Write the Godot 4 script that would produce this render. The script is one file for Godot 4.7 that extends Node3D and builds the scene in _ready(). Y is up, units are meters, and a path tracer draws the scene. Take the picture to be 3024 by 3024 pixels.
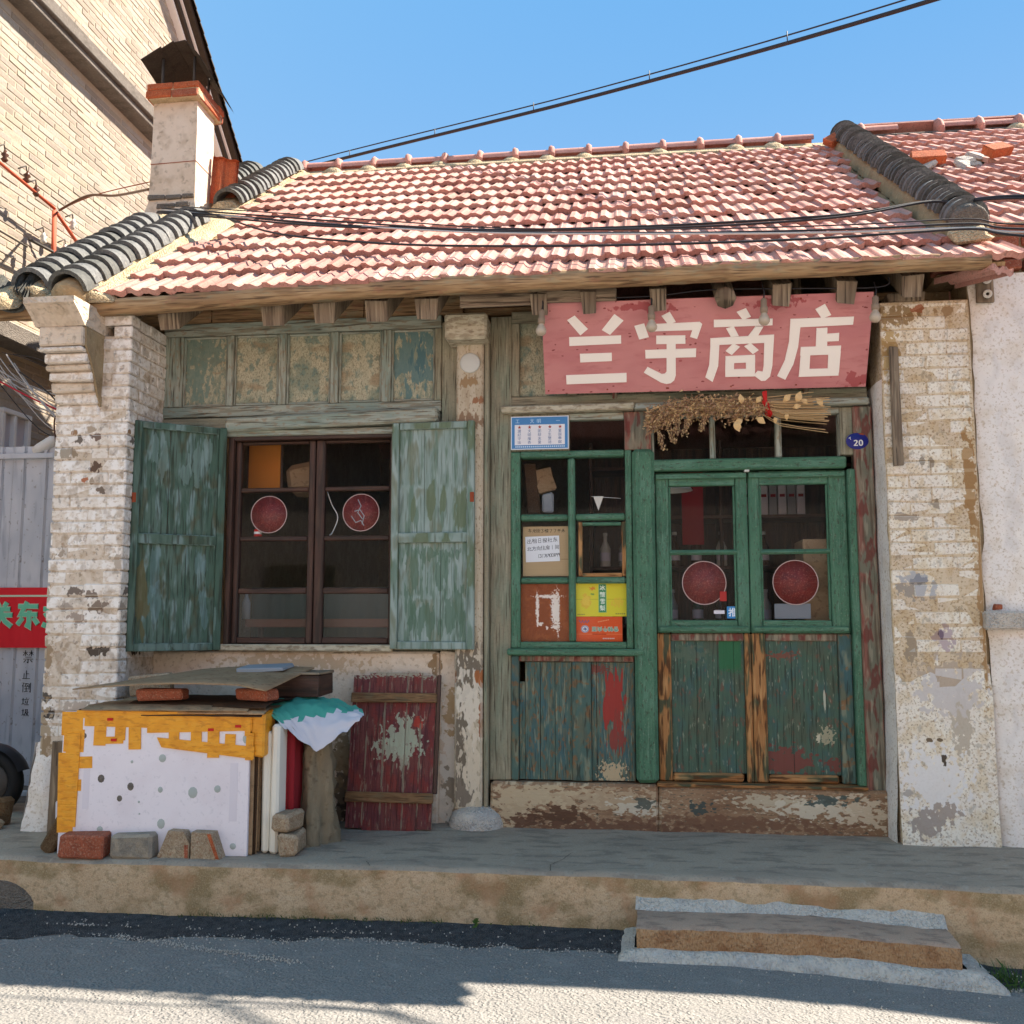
extends Node3D

var M := {}
var T := {}
var N := {}
var SPEC := {}
var rng := RandomNumberGenerator.new()
var noise := FastNoiseLite.new()
var used := {}
# how soft the edges of the paint layers are, and how strong they lie on the base colour
var ease_of := {"whitewash": .08, "creampier": .06, "plaster": .08, "wallcream": .12, "upper": .04, "olive": .06, "green": .06, "crackle": .06, "signpaint": .12, "redpost": .05, "shutter_a": .08, "shutter_b": .08, "lower": .06, "doorpanel": .06, "slabface": .08}
var weight_of := {"whitewash": .5, "creampier": .6, "plaster": .5, "wallcream": .35, "upper": .8, "olive": .75, "green": .7, "crackle": .4, "signpaint": .4, "tar": 1.0, "asphalt": .8, "plinth": .75, "foam": .7, "tape": .5, "barewood": .9, "shutter_a": .8, "shutter_b": .7, "doorpanel": .7, "lower": .75, "slabface": .75, "slabtop": .75, "wallunder": .6, "postpaint": .6, "claytile": .6, "sillwood": .7}

# ------------------------------------------------------------------ nodes
func tag(o, label := "", category := "", group := "", kind := ""):
	if label: o.set_meta("label", label)
	if category: o.set_meta("category", category)
	if group: o.set_meta("group", group)
	if kind: o.set_meta("kind", kind)
	return o

func fresh(called: String) -> String:
	var n: int = used.get(called, 0)
	used[called] = n + 1
	return called if n == 0 else "%s_%03d" % [called, n]

func thing(called: String, label: String, category: String, at := Vector3.ZERO, group := "") -> Node3D:
	var o := Node3D.new()
	o.name = fresh(called)
	add_child(o)
	o.position = at
	return tag(o, label, category, group)

func group_node(called: String, parent: Node) -> Node3D:
	var o := Node3D.new()
	o.name = called
	parent.add_child(o, true)
	return o

func part(called: String, parent: Node, mesh, material: Material, xf := Transform3D.IDENTITY) -> MeshInstance3D:
	var o := MeshInstance3D.new()
	o.name = called if parent != self else fresh(called)
	var m: Mesh = mesh.commit() if mesh is SurfaceTool else mesh
	o.mesh = m
	o.material_override = material
	o.transform = xf
	parent.add_child(o, true)
	return o

func done(st: SurfaceTool) -> ArrayMesh:
	st.generate_normals()
	return st.commit()

# ------------------------------------------------------------------ shapes
func tool(smooth := false) -> SurfaceTool:
	var st := SurfaceTool.new()
	st.begin(Mesh.PRIMITIVE_TRIANGLES)
	st.set_smooth_group(0 if smooth else -1)
	return st

func tri(st: SurfaceTool, a: Vector3, b: Vector3, c: Vector3, out: Vector3) -> void:
	if (b - a).cross(c - a).dot(out) > 0.0:
		st.add_vertex(a); st.add_vertex(c); st.add_vertex(b)
	else:
		st.add_vertex(a); st.add_vertex(b); st.add_vertex(c)

func quad(st: SurfaceTool, a: Vector3, b: Vector3, c: Vector3, d: Vector3, out: Vector3) -> void:
	tri(st, a, b, c, out)
	tri(st, a, c, d, out)

func tri_uv(st: SurfaceTool, p: Array, u: Array, out: Vector3) -> void:
	var k := [0, 1, 2]
	if (p[1] - p[0]).cross(p[2] - p[0]).dot(out) > 0.0:
		k = [0, 2, 1]
	for i in k:
		st.set_uv(u[i]); st.add_vertex(p[i])

func rv(k: float) -> Vector3:
	return Vector3(rng.randf_range(-k, k), rng.randf_range(-k, k), rng.randf_range(-k, k))

# a box with chamfered edges; jit moves its corners
func cbox(st: SurfaceTool, lo: Vector3, hi: Vector3, c := 0.004, jit := 0.0, xf := Transform3D.IDENTITY) -> void:
	var ctr := xf * ((lo + hi) * 0.5)
	if c <= 0.0:
		var q := []
		for i in 8:
			q.append(xf * (Vector3(hi.x if i & 1 else lo.x, hi.y if i & 2 else lo.y, hi.z if i & 4 else lo.z) + rv(jit)))
		for f in [[0, 1, 3, 2], [4, 5, 7, 6], [0, 1, 5, 4], [2, 3, 7, 6], [0, 2, 6, 4], [1, 3, 7, 5]]:
			quad(st, q[f[0]], q[f[1]], q[f[2]], q[f[3]], (q[f[0]] + q[f[2]]) * 0.5 - ctr)
		return
	var v := []
	for i in 8:
		var s := Vector3(1 if i & 1 else -1, 1 if i & 2 else -1, 1 if i & 4 else -1)
		var p := Vector3(hi.x if i & 1 else lo.x, hi.y if i & 2 else lo.y, hi.z if i & 4 else lo.z) + rv(jit)
		v.append([xf * (p - Vector3(0, s.y, s.z) * c), xf * (p - Vector3(s.x, 0, s.z) * c), xf * (p - Vector3(s.x, s.y, 0) * c)])
	for a in 3:
		var b := (a + 1) % 3
		var d := (a + 2) % 3
		for s in 2:
			var base := s << a
			var ids := [base, base | (1 << b), base | (1 << b) | (1 << d), base | (1 << d)]
			quad(st, v[ids[0]][a], v[ids[1]][a], v[ids[2]][a], v[ids[3]][a], (v[ids[0]][a] + v[ids[2]][a]) * 0.5 - ctr)
			for s2 in 2:
				var e0 := base | (s2 << b)
				var e1 := e0 | (1 << d)
				quad(st, v[e0][a], v[e1][a], v[e1][b], v[e0][b], (v[e0][a] + v[e1][b]) * 0.5 - ctr)
	for i in 8:
		tri(st, v[i][0], v[i][1], v[i][2], v[i][0] - ctr)

func boxm(lo: Vector3, hi: Vector3, c := 0.004, jit := 0.0, xf := Transform3D.IDENTITY) -> ArrayMesh:
	var st := tool()
	cbox(st, lo, hi, c, jit, xf)
	return done(st)

# axis-aligned member given by x, y and z ranges
func bar(called: String, parent: Node, x0: float, x1: float, y0: float, y1: float, z0: float, z1: float, m: Material, c := 0.004, jit := 0.0015) -> MeshInstance3D:
	return part(called, parent, boxm(Vector3(x0, y0, z0), Vector3(x1, y1, z1), c, jit), m)

# a slab whose front face carries uv 0..1
func uvslab(x0: float, x1: float, y0: float, y1: float, z0: float, z1: float, nx := 1, ny := 1, bow = null) -> ArrayMesh:
	var st := tool()
	for i in nx:
		for j in ny:
			var p := []
			var u := []
			for k in [[0, 0], [1, 0], [1, 1], [0, 1]]:
				var a := float(i + k[0]) / nx
				var b := float(j + k[1]) / ny
				var z := z1 + (float(bow.call(a, b)) if bow != null else 0.0)
				p.append(Vector3(lerpf(x0, x1, a), lerpf(y0, y1, b), z))
				u.append(Vector2(a, 1.0 - b))
			tri_uv(st, [p[0], p[1], p[2]], [u[0], u[1], u[2]], Vector3.BACK)
			tri_uv(st, [p[0], p[2], p[3]], [u[0], u[2], u[3]], Vector3.BACK)
	st.set_uv(Vector2(0.02, 0.02))
	var ctr := Vector3(x0 + x1, y0 + y1, z0 + z1) * 0.5
	var q := [Vector3(x0, y0, z0), Vector3(x1, y0, z0), Vector3(x1, y1, z0), Vector3(x0, y1, z0), Vector3(x0, y0, z1), Vector3(x1, y0, z1), Vector3(x1, y1, z1), Vector3(x0, y1, z1)]
	for f in [[0, 1, 2, 3], [0, 1, 5, 4], [1, 2, 6, 5], [2, 3, 7, 6], [3, 0, 4, 7]]:
		quad(st, q[f[0]], q[f[1]], q[f[2]], q[f[3]], (q[f[0]] + q[f[2]]) * 0.5 - ctr)
	return done(st)

func tube(st: SurfaceTool, pts: Array, r: float, sides := 6, r_end := -1.0) -> void:
	var rings := []
	var up := Vector3.UP
	for i in pts.size():
		var d: Vector3 = (pts[mini(i + 1, pts.size() - 1)] - pts[maxi(i - 1, 0)]).normalized()
		if absf(d.dot(up)) > 0.95:
			up = Vector3.RIGHT
		var a := d.cross(up).normalized()
		var b := a.cross(d).normalized()
		up = b
		var ring := []
		var rr := r if r_end < 0.0 else lerpf(r, r_end, float(i) / (pts.size() - 1))
		for k in sides:
			var t := TAU * k / sides
			ring.append(pts[i] + (a * cos(t) + b * sin(t)) * rr)
		rings.append(ring)
	for i in rings.size() - 1:
		for k in sides:
			var k2 := (k + 1) % sides
			quad(st, rings[i][k], rings[i][k2], rings[i + 1][k2], rings[i + 1][k], (rings[i][k] + rings[i][k2]) * 0.5 - pts[i])
	for e in [0, rings.size() - 1]:
		var out: Vector3 = pts[e] - pts[1 if e == 0 else e - 1]
		for k in range(1, sides - 1):
			tri(st, rings[e][0], rings[e][k], rings[e][k + 1], out)

func tubem(pts: Array, r: float, sides := 6, r_end := -1.0) -> ArrayMesh:
	var st := tool(true)
	tube(st, pts, r, sides, r_end)
	return done(st)

# smooth curve through points
func spline(pts: Array, n := 6) -> Array:
	var out := []
	for i in pts.size() - 1:
		var p0: Vector3 = pts[maxi(i - 1, 0)]
		var p3: Vector3 = pts[mini(i + 2, pts.size() - 1)]
		for k in n:
			out.append((pts[i] as Vector3).cubic_interpolate(pts[i + 1], p0, p3, float(k) / n))
	out.append(pts[-1])
	return out

# profile: Array of Vector2(radius, height), turned about y
func lathe(st: SurfaceTool, prof: Array, n := 16, xf := Transform3D.IDENTITY) -> void:
	for i in prof.size() - 1:
		for k in n:
			var a := TAU * k / n
			var b := TAU * (k + 1) / n
			var p: Vector2 = prof[i]
			var q: Vector2 = prof[i + 1]
			var e := Vector3(cos((a + b) / 2), 0, sin((a + b) / 2))
			var nrm := e * (q.y - p.y) + Vector3.UP * (p.x - q.x)
			if nrm.length() < 1e-9: nrm = e
			var v := [Vector3(cos(a) * p.x, p.y, sin(a) * p.x), Vector3(cos(b) * p.x, p.y, sin(b) * p.x), Vector3(cos(b) * q.x, q.y, sin(b) * q.x), Vector3(cos(a) * q.x, q.y, sin(a) * q.x)]
			var o := xf.basis * nrm
			if p.x > 1e-6: tri(st, xf * v[0], xf * v[1], xf * v[2], o)
			if q.x > 1e-6: tri(st, xf * v[0], xf * v[2], xf * v[3], o)

func lathem(prof: Array, n := 16, xf := Transform3D.IDENTITY) -> ArrayMesh:
	var st := tool(true)
	lathe(st, prof, n, xf)
	return done(st)

# flat polygon in x, y given depth along z
func prism(st: SurfaceTool, poly: PackedVector2Array, z0: float, z1: float, xf := Transform3D.IDENTITY) -> void:
	var ids := Geometry2D.triangulate_polygon(poly)
	for i in range(0, ids.size(), 3):
		var a := poly[ids[i]]
		var b := poly[ids[i + 1]]
		var c := poly[ids[i + 2]]
		tri(st, xf * Vector3(a.x, a.y, z1), xf * Vector3(b.x, b.y, z1), xf * Vector3(c.x, c.y, z1), xf.basis.z)
		tri(st, xf * Vector3(a.x, a.y, z0), xf * Vector3(b.x, b.y, z0), xf * Vector3(c.x, c.y, z0), -xf.basis.z)
	var turn := -1.0 if Geometry2D.is_polygon_clockwise(poly) else 1.0
	for i in poly.size():
		var a := poly[i]
		var b := poly[(i + 1) % poly.size()]
		var o := Vector3(b.y - a.y, a.x - b.x, 0) * turn
		quad(st, xf * Vector3(a.x, a.y, z0), xf * Vector3(b.x, b.y, z0), xf * Vector3(b.x, b.y, z1), xf * Vector3(a.x, a.y, z1), xf.basis * o)

func flat_poly(nums: Array) -> PackedVector2Array:
	var p := PackedVector2Array()
	for i in range(0, nums.size(), 2):
		p.append(Vector2(nums[i], nums[i + 1]))
	return p

# brush strokes: lists of numbers on a 0..10 grid, y down; drawn as prisms w wide
func strokes(st: SurfaceTool, lines: Array, size: float, w: float, z0: float, z1: float, xf := Transform3D.IDENTITY) -> void:
	var k := 0
	for l in lines:
		var line := PackedVector2Array()
		for i in range(0, l.size(), 2):
			line.append(Vector2(l[i] * size / 10.0, -l[i + 1] * size / 10.0))
		for p in Geometry2D.offset_polyline(line, w / 2.0, Geometry2D.JOIN_MITER, Geometry2D.END_BUTT):
			prism(st, p, z0, z1 + k * 0.00015, xf)
			k += 1

# the same strokes drawn into a picture
func ink(img: Image, lines: Array, x: float, y: float, size: float, w: float, col: Color) -> void:
	for l in lines:
		for i in range(0, l.size() - 2, 2):
			var a := Vector2(x + l[i] * size / 10.0, y + l[i + 1] * size / 10.0)
			var b := Vector2(x + l[i + 2] * size / 10.0, y + l[i + 3] * size / 10.0)
			var n := int(a.distance_to(b)) + 1
			for k in n + 1:
				var p := a.lerp(b, float(k) / n)
				img.fill_rect(Rect2i(int(p.x - w / 2), int(p.y - w / 2), maxi(1, int(w)), maxi(1, int(w))), col)

# a patch with a ragged outline: matter with an edge of its own
func patch(img: Image, cx: float, cy: float, rx: float, ry: float, col: Color, rough := 0.5, freq := 0.05, stretch := 1.0, alpha := 1.0, sd := 0) -> void:
	noise.seed = 77 + sd
	noise.frequency = freq
	var w := img.get_width()
	var h := img.get_height()
	for y in range(maxi(0, int(cy - ry * 1.5)), mini(h, int(cy + ry * 1.5))):
		for x in range(maxi(0, int(cx - rx * 1.5)), mini(w, int(cx + rx * 1.5))):
			var d := sqrt(((x - cx) / rx) ** 2 + ((y - cy) / ry) ** 2) + noise.get_noise_2d(x, y / stretch) * rough * 1.8
			if d < 1.0:
				var a := alpha * clampf((1.0 - d) * 8.0, 0.0, 1.0)
				img.set_pixel(x, y, img.get_pixel(x, y).lerp(col, a))

# ------------------------------------------------------------------ textures
# layers: [seed, frequency, stretch x, stretch y, from, to, colour, alpha]
func want(key: String, w: int, h: int, base: Color, layers: Array, octaves := 4) -> void:
	SPEC[key] = [w, h, base, layers]
	var k := 0
	for l in layers:
		var t := NoiseTexture2D.new()
		t.width = maxi(8, int(w / l[2]))
		t.height = maxi(8, int(h / l[3]))
		t.seamless = true
		t.generate_mipmaps = false
		var n := FastNoiseLite.new()
		n.noise_type = FastNoiseLite.TYPE_SIMPLEX_SMOOTH
		n.seed = l[0]
		n.frequency = l[1]
		n.fractal_octaves = octaves
		t.noise = n
		var g := Gradient.new()
		var c: Color = l[6]
		var soft: float = 0.0 if key.begins_with("b_") else ease_of.get(key, .04)
		var k2: float = 1.0 if key.begins_with("b_") else weight_of.get(key, .68)
		g.offsets = PackedFloat32Array([l[4] - soft * .4, l[5] + soft])
		g.colors = PackedColorArray([Color(c.r, c.g, c.b, 0.0), Color(c.r, c.g, c.b, l[7] * k2)])
		t.color_ramp = g
		N["%s/%d" % [key, k]] = t
		k += 1

func paint(key: String) -> Image:
	var s: Array = SPEC[key]
	var img := Image.create_empty(s[0], s[1], false, Image.FORMAT_RGBA8)
	img.fill(s[2])
	for k in s[3].size():
		var im: Image = N["%s/%d" % [key, k]].get_image().duplicate()
		im.convert(Image.FORMAT_RGBA8)
		im.resize(s[0], s[1], Image.INTERPOLATE_CUBIC)
		img.blend_rect(im, Rect2i(0, 0, s[0], s[1]), Vector2i.ZERO)
	return img

func keep(key: String, img: Image) -> void:
	T[key] = ImageTexture.create_from_image(img)

# ------------------------------------------------------------------ materials
func mat(key: String, tex, rough: float, metres := 1.0, bump := "", cm := 0.0, tint := Color.WHITE, world := true) -> StandardMaterial3D:
	var m := StandardMaterial3D.new()
	m.resource_name = key
	m.roughness = rough
	m.albedo_color = tint
	m.metallic_specular = 0.4
	if tex is String and tex != "":
		m.albedo_texture = T[tex]
		m.uv1_triplanar = true
		m.uv1_world_triplanar = world
		m.uv1_triplanar_sharpness = 8.0
		m.uv1_scale = Vector3.ONE / metres
	if bump:
		m.heightmap_enabled = true
		m.heightmap_texture = T[bump]
		m.heightmap_scale = cm
		if not (tex is String and tex != ""):
			m.uv1_triplanar = true
			m.uv1_world_triplanar = world
			m.uv1_scale = Vector3.ONE / metres
	M[key] = m
	return m

# planar: the picture covers x0..x1, y0..y1 of the world once
func mat_over(key: String, tex: String, rough: float, x0: float, x1: float, y0: float, y1: float, bump := "", cm := 0.0) -> StandardMaterial3D:
	var m := mat(key, tex, rough, 1.0, bump, cm)
	m.uv1_scale = Vector3(1.0 / (x1 - x0), 1.0 / (y1 - y0), 1.0 / (x1 - x0))
	m.uv1_offset = Vector3(-x0 / (x1 - x0), -y1 / (y1 - y0), 0)
	return m

func mat_uv(key: String, tex: String, rough: float, bump := "", cm := 0.0) -> StandardMaterial3D:
	var m := StandardMaterial3D.new()
	m.resource_name = key
	m.roughness = rough
	m.metallic_specular = 0.4
	m.albedo_texture = T[tex]
	m.texture_repeat = false
	if bump:
		m.heightmap_enabled = true
		m.heightmap_texture = T[bump]
		m.heightmap_scale = cm
	M[key] = m
	return m

func plain(key: String, c: Color, rough := 0.8, metal := 0.0) -> StandardMaterial3D:
	var m := StandardMaterial3D.new()
	m.resource_name = key
	m.albedo_color = c
	m.roughness = rough
	m.metallic = metal
	m.metallic_specular = 0.4
	M[key] = m
	return m

func rgb8(r: int, g: int, b: int) -> Color:
	return Color(r / 255.0, g / 255.0, b / 255.0)

func order_textures() -> void:
	# old olive frame paint, upright grain
	want("olive", 1024, 1024, rgb8(150, 144, 122), [
		[1, .004, 1, 2, .45, .7, rgb8(124, 134, 116), .9], [2, .006, 1, 3, .55, .75, rgb8(158, 142, 118), .8],
		[3, .03, 1, 10, .5, .72, rgb8(122, 112, 92), .6], [4, .05, 1, 14, .6, .75, rgb8(180, 174, 152), .6],
		[5, .08, 1, 22, .68, .74, rgb8(66, 58, 46), .9], [6, .06, 1, 1, .6, .8, rgb8(112, 108, 90), .45]])
	# flaking green grey paint of the top panels
	want("upper", 1024, 1024, rgb8(182, 174, 148), [
		[11, .004, 1, 1.5, .5, .64, rgb8(132, 142, 124), .95], [12, .016, 1, 1.5, .58, .66, rgb8(104, 126, 118), .9],
		[13, .01, 1, 2, .58, .68, rgb8(196, 186, 158), .85], [14, .06, 1, 1.5, .56, .66, rgb8(146, 144, 120), .7],
		[15, .09, 1, 1.6, .62, .7, rgb8(104, 100, 80), .7], [16, .006, 2, 1, .66, .8, rgb8(148, 124, 96), .7]])
	# washed out pale green ledges, level grain (turned later)
	want("paleledge", 1024, 1024, rgb8(158, 162, 148), [
		[21, .005, 1, 3, .45, .65, rgb8(130, 146, 136), .9], [22, .03, 1, 12, .5, .64, rgb8(184, 184, 168), .7],
		[23, .04, 1, 14, .6, .7, rgb8(120, 106, 84), .7], [24, .07, 1, 20, .67, .73, rgb8(60, 52, 42), .9], [25, .04, 1, 2, .65, .71, rgb8(148, 116, 90), .6]])
	want("green", 1024, 1024, rgb8(76, 118, 92), [
		[31, .004, 1, 2, .45, .7, rgb8(58, 98, 76), .9], [32, .008, 1, 2, .55, .72, rgb8(100, 140, 118), .8],
		[33, .04, 1, 10, .56, .72, rgb8(54, 90, 70), .7], [34, .06, 1, 12, .64, .74, rgb8(126, 152, 132), .6],
		[35, .09, 1, 4, .7, .76, rgb8(62, 54, 42), .9], [36, .08, 1, 1, .7, .78, rgb8(156, 158, 136), .6]])
	want("shutter_a", 512, 1024, rgb8(74, 98, 84), [
		[41, .006, 1, 3, .42, .62, rgb8(96, 116, 104), .9], [42, .012, 1, 7, .56, .66, rgb8(136, 156, 156), .85],
		[43, .008, 1, 4, .6, .72, rgb8(82, 80, 58), .85], [44, .03, 1, 18, .58, .7, rgb8(58, 78, 66), .8], [45, .05, 1, 26, .66, .74, rgb8(44, 46, 36), .7]])
	want("shutter_b", 512, 1024, rgb8(142, 158, 150), [
		[51, .006, 1, 3, .45, .65, rgb8(166, 178, 174), .8], [52, .014, 1, 9, .57, .66, rgb8(88, 112, 92), .9],
		[53, .008, 1, 6, .64, .72, rgb8(112, 112, 86), .8], [54, .03, 1, 18, .58, .7, rgb8(122, 142, 134), .7], [55, .05, 1, 26, .68, .75, rgb8(72, 80, 66), .6]])
	want("lower", 512, 1024, rgb8(80, 104, 96), [
		[61, .006, 1, 3, .5, .66, rgb8(66, 98, 104), .9], [62, .01, 1, 4, .58, .68, rgb8(112, 106, 84), .9],
		[63, .02, 1, 8, .62, .69, rgb8(152, 146, 120), .8], [64, .03, 1, 10, .58, .74, rgb8(62, 78, 76), .5], [65, .02, 1, 2, .68, .73, rgb8(142, 92, 58), .85], [66, .05, 1, 14, .7, .76, rgb8(42, 40, 32), .7]])
	want("doorpanel", 512, 1024, rgb8(76, 98, 82), [
		[71, .006, 1, 2, .54, .7, rgb8(66, 94, 94), .8], [72, .004, 1, 2, .55, .7, rgb8(88, 88, 70), .8],
		[73, .03, 1, 10, .58, .74, rgb8(60, 76, 66), .5], [74, .018, 1, 2.5, .69, .75, rgb8(128, 78, 64), .85], [75, .05, 1, 26, .68, .74, rgb8(38, 42, 34), .7], [76, .04, 1, 5, .76, .8, rgb8(176, 172, 150), .8]])
	want("barewood", 512, 512, rgb8(170, 120, 74), [
		[81, .01, 1, 4, .45, .7, rgb8(152, 100, 56), .9], [82, .04, 1, 8, .58, .66, rgb8(76, 48, 26), .9],
		[83, .012, 1, 4, .56, .62, rgb8(66, 76, 58), .95], [84, .05, 1, 14, .62, .72, rgb8(206, 160, 108), .6]])
	want("redpost", 512, 512, rgb8(136, 124, 106), [
		[91, .008, 1, 2.5, .45, .58, rgb8(106, 110, 96), .9], [92, .012, 1, 3, .54, .6, rgb8(148, 80, 70), .95],
		[93, .03, 1, 6, .6, .68, rgb8(170, 158, 136), .8], [94, .04, 1, 12, .63, .72, rgb8(78, 64, 52), .8], [95, .02, 1, 3, .64, .7, rgb8(112, 44, 40), .9]])
	want("plinth", 1024, 1024, rgb8(156, 130, 104), [
		[101, .006, 2, 1, .45, .65, rgb8(128, 98, 76), .9], [102, .01, 1.3, 1, .54, .6, rgb8(196, 178, 148), .95],
		[103, .05, 1.3, 1, .62, .67, rgb8(84, 86, 76), .9], [104, .02, 5, 1, .55, .7, rgb8(112, 84, 64), .8], [105, .08, 1, 1, .66, .71, rgb8(220, 206, 180), .8], [106, .008, 1.5, 1, .66, .72, rgb8(94, 66, 50), .9]])
	want("brownwood", 1024, 1024, rgb8(170, 138, 102), [
		[111, .005, 1, 4, .45, .65, rgb8(140, 108, 76), .9], [112, .01, 1, 5, .56, .66, rgb8(194, 162, 122), .85],
		[113, .04, 1, 14, .54, .7, rgb8(114, 86, 60), .8], [114, .01, 1, 3, .68, .76, rgb8(140, 140, 118), .7], [115, .07, 1, 22, .66, .73, rgb8(66, 50, 38), .9], [116, .014, 1, 2, .7, .76, rgb8(160, 108, 88), .6]])
	want("greywood", 512, 512, rgb8(140, 122, 102), [
		[121, .008, 1, 5, .45, .66, rgb8(112, 96, 80), .9], [122, .03, 1, 14, .54, .7, rgb8(94, 78, 64), .85], [123, .04, 1, 18, .6, .72, rgb8(184, 168, 142), .7], [124, .05, 1, 20, .66, .72, rgb8(50, 42, 34), .9]])
	want("darkwood", 512, 512, rgb8(72, 50, 42), [
		[131, .008, 1, 4, .45, .7, rgb8(92, 64, 52), .9], [132, .03, 1, 14, .55, .7, rgb8(44, 38, 34), .8], [133, .04, 1, 14, .64, .74, rgb8(112, 84, 66), .6]])
	want("crackle", 512, 512, rgb8(198, 188, 164), [
		[141, .01, 3, 1, .45, .7, rgb8(172, 160, 132), .9], [142, .04, 3, 1, .53, .57, rgb8(112, 92, 70), .8], [143, .03, 2, 1, .6, .64, rgb8(92, 70, 54), .9], [144, .02, 2, 1, .62, .68, rgb8(208, 200, 180), .8]])
	# whitewashed brick of the house pier
	want("whitewash", 512, 2048, rgb8(246, 238, 230), [
		[151, .004, 1, 1, .45, .65, rgb8(214, 196, 176), .9], [152, .02, 1, 1, .55, .68, rgb8(200, 178, 152), .7], [153, .012, 1, 1, .63, .67, rgb8(166, 148, 130), .9],
		[154, .05, 2, 1, .64, .72, rgb8(172, 140, 108), .7], [155, .03, 1, 1, .7, .73, rgb8(108, 94, 84), .9], [156, .06, 1, 1, .58, .8, rgb8(236, 226, 218), .6]])
	want("creampier", 512, 2048, rgb8(240, 230, 214), [
		[161, .004, 1, 1, .42, .62, rgb8(232, 220, 208), .95], [162, .01, 1, 1, .54, .7, rgb8(216, 192, 154), .8], [163, .04, 1, 1, .6, .7, rgb8(190, 160, 122), .7],
		[164, .09, 1.4, 1, .66, .72, rgb8(128, 100, 74), .9], [165, .02, 1, 1, .7, .74, rgb8(170, 160, 146), .9], [166, .08, 1, 1, .6, .8, rgb8(238, 230, 220), .6]])
	want("plaster", 1024, 1024, rgb8(242, 232, 222), [
		[171, .003, 1, 1, .45, .65, rgb8(234, 226, 224), .9], [172, .01, 1, 1.2, .58, .74, rgb8(216, 198, 178), .75], [173, .06, 1, 1, .66, .72, rgb8(184, 160, 132), .9],
		[174, .1, 1, 1, .7, .75, rgb8(146, 122, 96), .8], [175, .01, 1, 2, .62, .74, rgb8(206, 198, 194), .8]])
	want("wallcream", 1024, 1024, rgb8(220, 202, 182), [
		[181, .004, 1, 1, .45, .65, rgb8(192, 166, 136), .9], [182, .012, 1, 1, .58, .66, rgb8(150, 128, 104), .85], [183, .03, 1, 1, .62, .68, rgb8(226, 212, 194), .8], [184, .03, 1, 1, .68, .72, rgb8(98, 84, 70), .85]])
	want("smear", 512, 512, rgb8(150, 128, 98), [
		[191, .006, 1, 1, .45, .7, rgb8(166, 146, 114), .9], [192, .02, 1, 2, .55, .75, rgb8(128, 106, 78), .6], [193, .05, 1, 1, .68, .76, rgb8(184, 166, 138), .6]])
	want("slabtop", 1024, 1024, rgb8(168, 151, 132), [
		[201, .004, 2, 1, .45, .68, rgb8(152, 137, 121), .9], [202, .016, 3, 1, .56, .72, rgb8(124, 112, 100), .8], [203, .03, 1, 1, .6, .75, rgb8(174, 164, 150), .6], [204, .12, 1, 1, .62, .8, rgb8(96, 94, 92), .5]])
	want("slabface", 1024, 1024, rgb8(192, 164, 132), [
		[211, .005, 1, 1, .45, .65, rgb8(198, 174, 144), .9], [212, .006, 1.4, 1, .54, .7, rgb8(130, 112, 78), .9], [213, .03, 1, 1, .6, .7, rgb8(128, 112, 82), .5],
		[214, .14, 1, 1, .56, .72, rgb8(212, 192, 162), .6], [215, .16, 1, 1, .62, .74, rgb8(118, 98, 74), .6], [216, .005, 1, 1, .68, .78, rgb8(168, 128, 96), .8]])
	want("asphalt", 1024, 1024, rgb8(132, 128, 123), [
		[221, .003, 1, 1, .42, .7, rgb8(130, 126, 122), .9], [222, .12, 1, 1, .55, .7, rgb8(172, 168, 162), .7], [223, .14, 1, 1, .58, .72, rgb8(90, 88, 86), .7], [224, .01, 2, 1, .6, .75, rgb8(150, 146, 140), .6]])
	want("tar", 1024, 1024, rgb8(80, 81, 83), [
		[231, .01, 1, 1, .45, .7, rgb8(54, 56, 60), .9], [232, .1, 1, 1, .58, .68, rgb8(104, 106, 110), .8], [233, .11, 1, 1, .6, .7, rgb8(34, 36, 38), .9], [234, .13, 1, 1, .76, .8, rgb8(196, 194, 188), .9]])
	want("claytile", 512, 512, rgb8(200, 150, 138), [
		[241, .008, 1, 2, .45, .65, rgb8(190, 136, 122), .9], [242, .03, 1, 3, .56, .7, rgb8(208, 164, 152), .5], [243, .08, 1, 1, .66, .74, rgb8(140, 96, 82), .6], [244, .03, 1, 1, .7, .76, rgb8(122, 98, 88), .7]])
	want("greytile", 256, 256, rgb8(104, 104, 102), [
		[251, .02, 1, 1, .45, .7, rgb8(128, 128, 126), .9], [252, .08, 1, 1, .6, .72, rgb8(70, 70, 70), .7], [253, .04, 1, 1, .68, .75, rgb8(150, 146, 134), .7]])
	want("mortar", 512, 512, rgb8(206, 184, 148), [
		[261, .01, 1, 1, .45, .68, rgb8(190, 166, 130), .9], [262, .06, 1, 1, .56, .7, rgb8(222, 204, 170), .7], [263, .08, 1, 1, .62, .72, rgb8(152, 130, 100), .7]])
	want("tanbrick", 512, 512, rgb8(160, 151, 140), [
		[271, .004, 1, 1, .45, .65, rgb8(152, 142, 130), .9], [272, .03, 1, 1, .55, .7, rgb8(168, 159, 147), .6], [273, .08, 1, 1, .64, .74, rgb8(146, 122, 98), .5]])
	want("redbrick", 512, 512, rgb8(170, 92, 66), [
		[281, .008, 1, 1, .45, .66, rgb8(150, 80, 58), .9], [282, .03, 1, 1, .56, .66, rgb8(178, 112, 84), .8], [283, .05, 1, 1, .62, .68, rgb8(190, 168, 146), .75], [284, .06, 1, 1, .66, .72, rgb8(96, 62, 48), .8]])
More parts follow.
